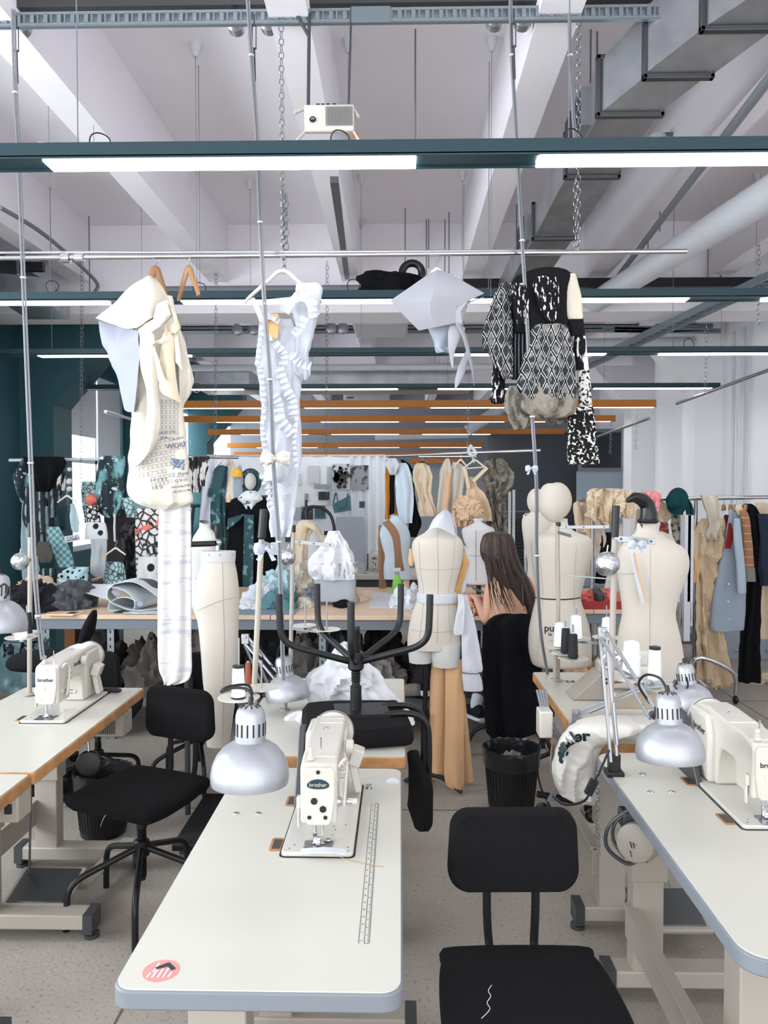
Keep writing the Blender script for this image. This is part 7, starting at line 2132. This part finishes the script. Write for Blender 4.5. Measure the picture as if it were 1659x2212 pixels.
for i in range(60):
    q = W(1388 + rnd.uniform(0, 34), 1066 + rnd.uniform(0, 40), Y - .2)
    b.ball(q, rnd.uniform(.015, .03), 8, noise_amp=.9, seed=i)
one('pink_feather_trim', b, m_pinkf, 'fluffy pink feather trim on the rack behind the leather piece', 'feather trim')
for nm, lb, rows, m, fo, wr in (
        ('beige_wrap', 'beige draped wrap right of the pink feathers', [(1082, 1412, 1430), (1100, 1405, 1448), (1120, 1410, 1446), (1128, 1420, 1440)], m_beige, 3, .04),
        ('peach_strip', 'long peach strip left of the feathers', [(1100, 1376, 1382), (1150, 1374, 1384), (1200, 1372, 1384)], m_beige, 2, .01),
        ('floral_blouse', 'small red and green floral top on the rack', [(1128, 1428, 1440), (1145, 1426, 1444), (1165, 1430, 1442)], mat('red floral', (120, 70, 54), .8, pat=[('noise', (226, 96, 110), 26, .54, .58)]), 2, .01),
        ('paisley_dress', 'paisley printed dress under the teal hat', [(1090, 1446, 1470), (1110, 1450, 1474), (1140, 1450, 1475), (1172, 1455, 1472)], m_pais, 3, .02),
        ('grey_knit', 'grey garment below the paisley dress', [(1168, 1456, 1474), (1200, 1458, 1474), (1260, 1460, 1476)], m_dk[2], 3, .01),
        ('beige_shirt', 'beige shirt on the rack left of the ruffled bundle', [(1082, 1248, 1262), (1092, 1238, 1276), (1130, 1240, 1276), (1150, 1244, 1270)], m_beige, 3, .02),
        ('tan_vest', 'tan vest on the rack, partly behind the ruffled bundle', [(1094, 1262, 1284), (1130, 1264, 1290), (1165, 1268, 1300), (1180, 1278, 1296)], m_tan, 3, .02),
        ('ivory_dress', 'ivory pointed dress hanging behind the padded-head form', [(1120, 1262, 1300), (1170, 1270, 1306), (1220, 1266, 1280), (1245, 1270, 1276)], m_iv, 4, .03),
        ('black_trousers', 'black trousers hanging behind the thick stand pole', [(1150, 1296, 1320), (1200, 1292, 1316), (1260, 1286, 1312)], m_blkc, 3, .01),
        ('white_underdress', 'white long dress hanging behind the thick stand pole', [(1130, 1322, 1346), (1200, 1318, 1346), (1260, 1308, 1340), (1310, 1306, 1336)], m_creamw, 4, .02)):
    cloth(nm, lb, 'clothes', rows, Y + .05, m, fo, .02, wr, group=None)
cloth('ivory_blouse', 'ivory blouse sleeve right of the large form shoulder', 'clothes', [(1148, 1420, 1432), (1160, 1416, 1452), (1185, 1420, 1464), (1202, 1440, 1464)], 5.6, m_iv, 4, .015)
t = thing('teal_hat', 'dark teal felt hat hanging on the rack rail', 'hat', W(1467, 1080, Y - .1))
B().lathe([(.11, 0), (.112, .008), (.065, .02), (.06, .07), (.045, .09), (.01, .095)], W(1464, 1083, Y - .12), 30, (-.9, -.5, .1)).build('hat', mat('teal felt', (20, 60, 64), .9, bump=.2), t, world=True)
cloth('teal_scarf', 'dark teal cloth trailing from the hat on the rack', 'scarf', [(1080, 1480, 1490), (1100, 1480, 1498), (1125, 1484, 1497), (1148, 1487, 1491)], Y - .15, mat('teal felt', (20, 60, 64)), 3)
one('white_board', B().span(W(1477, 1385, Y - .3), W(1483, 1112, Y - .2)).span(W(1485, 1300, Y - .3), W(1489, 1112, Y - .2)), m_white, 'upright stack of white boards at the rack post', 'board')
cloth('fringe_strips', 'hanging beige and grey fabric strips beside the white boards', 'clothes', [(1200, 1474, 1486), (1280, 1472, 1490), (1340, 1470, 1492), (1372, 1472, 1488)], Y - .25, mat('striped strips', (196, 188, 176), .9, pat=[('stripe', (120, 112, 104), 30, .5, .7)]), 7, .015)
cloth('ivory_scarf', 'ivory scarf knotted over the rack rail', 'scarf', [(1070, 1512, 1552), (1085, 1516, 1552), (1110, 1526, 1553), (1135, 1528, 1560), (1155, 1520, 1552), (1166, 1530, 1548)], Y - .12, m_iv, 5, .025, .02)
cloth('beige_gown', 'long beige twisted gown hanging under the ivory scarf', 'dress', [(1120, 1512, 1562), (1150, 1500, 1568), (1190, 1490, 1566), (1225, 1488, 1562), (1250, 1505, 1552), (1300, 1508, 1550), (1350, 1505, 1556), (1400, 1506, 1566), (1450, 1503, 1578), (1475, 1505, 1580), (1486, 1530, 1562)], Y - .08, mat('gown beige', (198, 176, 148), .9, bump=.25, bs=30), 6, .035, .04, n=80)
cloth('small_beige_sleeve', 'crumpled beige sleeve left of the rack post', 'clothes', [(1195, 1486, 1500), (1215, 1484, 1506), (1240, 1486, 1506), (1258, 1492, 1504)], Y - .15, m_tan, 2, .02, .04)
cloth('burgundy_lining', 'burgundy jacket behind the blue grey coat', 'jacket', [(1112, 1566, 1576), (1130, 1562, 1584), (1160, 1568, 1584), (1195, 1564, 1576)], Y - .02, mat('burgundy', (120, 30, 30), .8), 0)
t = thing('wool_coat', 'blue grey wool coat with silver buttons on the garment rack', 'coat', W(1575, 1360, Y))
B().garment([(1100, 1576, 1590), (1110, 1574, 1598), (1150, 1568, 1604), (1200, 1558, 1608), (1260, 1546, 1610), (1320, 1537, 1608), (1356, 1534, 1606), (1362, 1537, 1602)], Y - .12, .3, 2, .02, wr=.008, n=60).build('coat_body', mat('blue grey wool', (146, 158, 172), .9, bump=.2, bs=90), t, world=True)
B().garment([(1120, 1586, 1598), (1160, 1584, 1602), (1220, 1590, 1608), (1270, 1592, 1611), (1282, 1594, 1611)], Y - .24, .7, 1, .006).build('sleeve', mat('blue grey wool light', (162, 174, 188), .9, bump=.2), t, world=True)
b = B()
for py in (1261, 1299, 1337):
    b = B().lathe([(.010, 0), (.008, .006)], W(1573, py, Y - .245), 12, (0, -1, 0)).build('button', m_chrome, t, world=True)
cloth('inner_red', 'red strip inside the blue grey coat collar', 'fabric', [(1130, 1574, 1580), (1160, 1570, 1584), (1185, 1566, 1578)], Y - .2, mat('burgundy', (120, 30, 30)), 0, 0, 0)
t = thing('plaid_jacket', 'brown plaid jacket sleeve with pale cuff on the garment rack', 'jacket', W(1615, 1256, Y))
B().garment([(1102, 1598, 1610), (1115, 1600, 1618), (1160, 1605, 1624), (1210, 1607, 1628), (1228, 1607, 1629)], Y - .2, .6, 0, 0, wr=.004).build('sleeve', mat('brown plaid', (150, 112, 84), .9, pat=[('stripe', (206, 134, 128), 5, .93, .97, (1, 1, 1), (0, R(90), 0))]), t, world=True)
B().garment([(1226, 1606, 1630), (1252, 1606, 1632), (1256, 1607, 1631)], Y - .21, .65).build('cuff', m_dk[4], t, world=True)
B().garment([(1090, 1590, 1600), (1100, 1588, 1606), (1112, 1594, 1610)], Y - .15, .6).build('collar', m_beige, t, world=True)
cloth('black_dress', 'long black gown at the right end of the garment rack', 'dress', [(1088, 1608, 1620), (1100, 1602, 1634), (1140, 1612, 1648), (1200, 1616, 1650), (1300, 1612, 1642), (1400, 1600, 1640), (1474, 1598, 1642)], Y - .05, m_velv, 5, .03)
cloth('black_hem', 'black trousers hanging below the blue grey coat', 'clothes', [(1300, 1598, 1620), (1400, 1598, 1622), (1468, 1600, 1640)], Y, m_blkc, 3)
cloth('navy_jacket', 'navy jacket cut by the right photo edge', 'jacket', [(1110, 1636, 1660), (1160, 1640, 1664), (1220, 1638, 1666), (1265, 1642, 1664)], Y - .1, mat('navy cloth', (40, 50, 64), .9), 3)
cloth('beige_coat', 'beige coat at the right photo edge on the rack', 'coat', [(1085, 1630, 1650), (1100, 1634, 1668), (1150, 1640, 1672), (1260, 1642, 1676), (1380, 1640, 1680)], Y + .05, m_beige, 4, .02)
for i, px in enumerate((1553, 1568, 1580, 1600)):
    hanger('wooden hanger top on the garment rack, %s from the rack post' % ['first', 'second', 'third', 'fourth'][i], px + 10, 1092, Y - .05 * i, 26, 10, m_hw, R(60), 14)
# white garments left of the padded-head form
one('rack_post', B().cyl(W(1133, 1112, 5.9), W(1139, 1420, 5.9), .012, 8).cyl(W(1133, 1112, 5.9), W(1170, 1108, 5.9), .012, 8), m_steel, 'thin steel rack post behind the seated person', 'post')
cloth('white_apron', 'white garment with round button on the rack post behind the person', 'clothes', [(1110, 1146, 1158), (1130, 1140, 1160), (1170, 1134, 1150), (1200, 1133, 1142), (1207, 1134, 1138)], 5.8, m_white, 3, .01)
cloth('striped_bag', 'cream bag with dark straps behind the padded-head form', 'bag', [(1112, 1150, 1180), (1135, 1146, 1182), (1160, 1148, 1180)], 5.7, mat('cream with dark piping', (206, 196, 184), .8, pat=[('stripe', (50, 52, 56), 5, .9, .95)]), 2, .01)
# blue crate, cabinets and tape at the back right
one('blue_crate', B().span(W(1472, 1392, 7.6), W(1502, 1352, 8.0)), mat('blue grey crate', (92, 108, 124), .6), 'blue grey crate on the floor behind the white boards', 'crate', bevel=.01)
for k, (x0, x1) in enumerate(((1574, 1600), (1642, 1662))):
    t = thing('metal_cabinet', 'grey metal cabinet behind the rack, %s' % ['between beige gown and black clothes', 'at the right photo edge'][k], 'cabinet', W((x0 + x1) / 2, 1430, 7.9))
    B().span(W(x0, 1425, 7.9), W(x1, 1290, 8.3)).build('body', mat('light steel cabinet', (168, 178, 192), .4, .2), t, world=True)
    B().cyl(W(x0 + 12, 1405, 7.88), W(x0 + 20, 1405, 7.88), .012, 10).build('handle', m_chrome, t, world=True)
b = B()
for i in range(5):
    b.box(onz(1473 + i * 8, 1392 + i * 3, .002), (.035, .05, .002), rz=.6)
one('warning_tape', b, mat('warning tape', (196, 164, 120), .7), 'striped warning tape on the floor by the blue crate', 'tape')
one('floor_cloth', B().heap(onz(1640, 1470, 0), (.5, .25, .06), 4, .4, 10), m_beige, 'beige cloth lying on the floor under the rack at the right', 'cloth')
one('under_form_cloth', B().heap(W(1270, 1460, 5.2) * Vector((1, 1, 0)) if False else Vector((1.3, 5.3, 0)), (.6, .4, .48), 4, .4, 7), m_tan, 'brown fabric heap on the floor between the two cream forms', 'cloth')
# black platform with castor behind the left chair
t = thing('castor_platform', 'low black wheeled platform between left chair and front table', 'platform', (-.85, 3.75, 0))
B().span((-1.02, 3.45, .07), (-.45, 4.05, .10)).build('board', m_blackp, t, world=True, bevel=.004)
for x in (-.98, -.5):
    B().lathe([(.03, -.012), (.03, .012)], (x, 3.5, .03), 18, (1, 0, 0)).box((x, 3.5, .06), (.03, .04, .03)).build('castor', m_gm, t, world=True)
# screwdriver-like handle on the left table
p = onz(240, 1493, TZ + .01)
t = thing('screwdriver', 'screwdriver with black handle at the far end of the left table', 'tool', p)
B().tube([(-.05, 0, .004), (-.03, 0, .004), (.03, 0, .004), (.045, 0, .004)], [.008, .011, .011, .007], 12).build('handle', m_black, t)
B().cyl((-.05, 0, .004), (-.08, .0, .002), .003, 8).build('shaft', m_steel, t)
one('bag_on_hook', B().heap((-2.1, 4.3, 0), (.6, .5, .30), 5, .3, 6), m_dk[0], 'dark clothes heap on the floor at the far left', 'clothes')
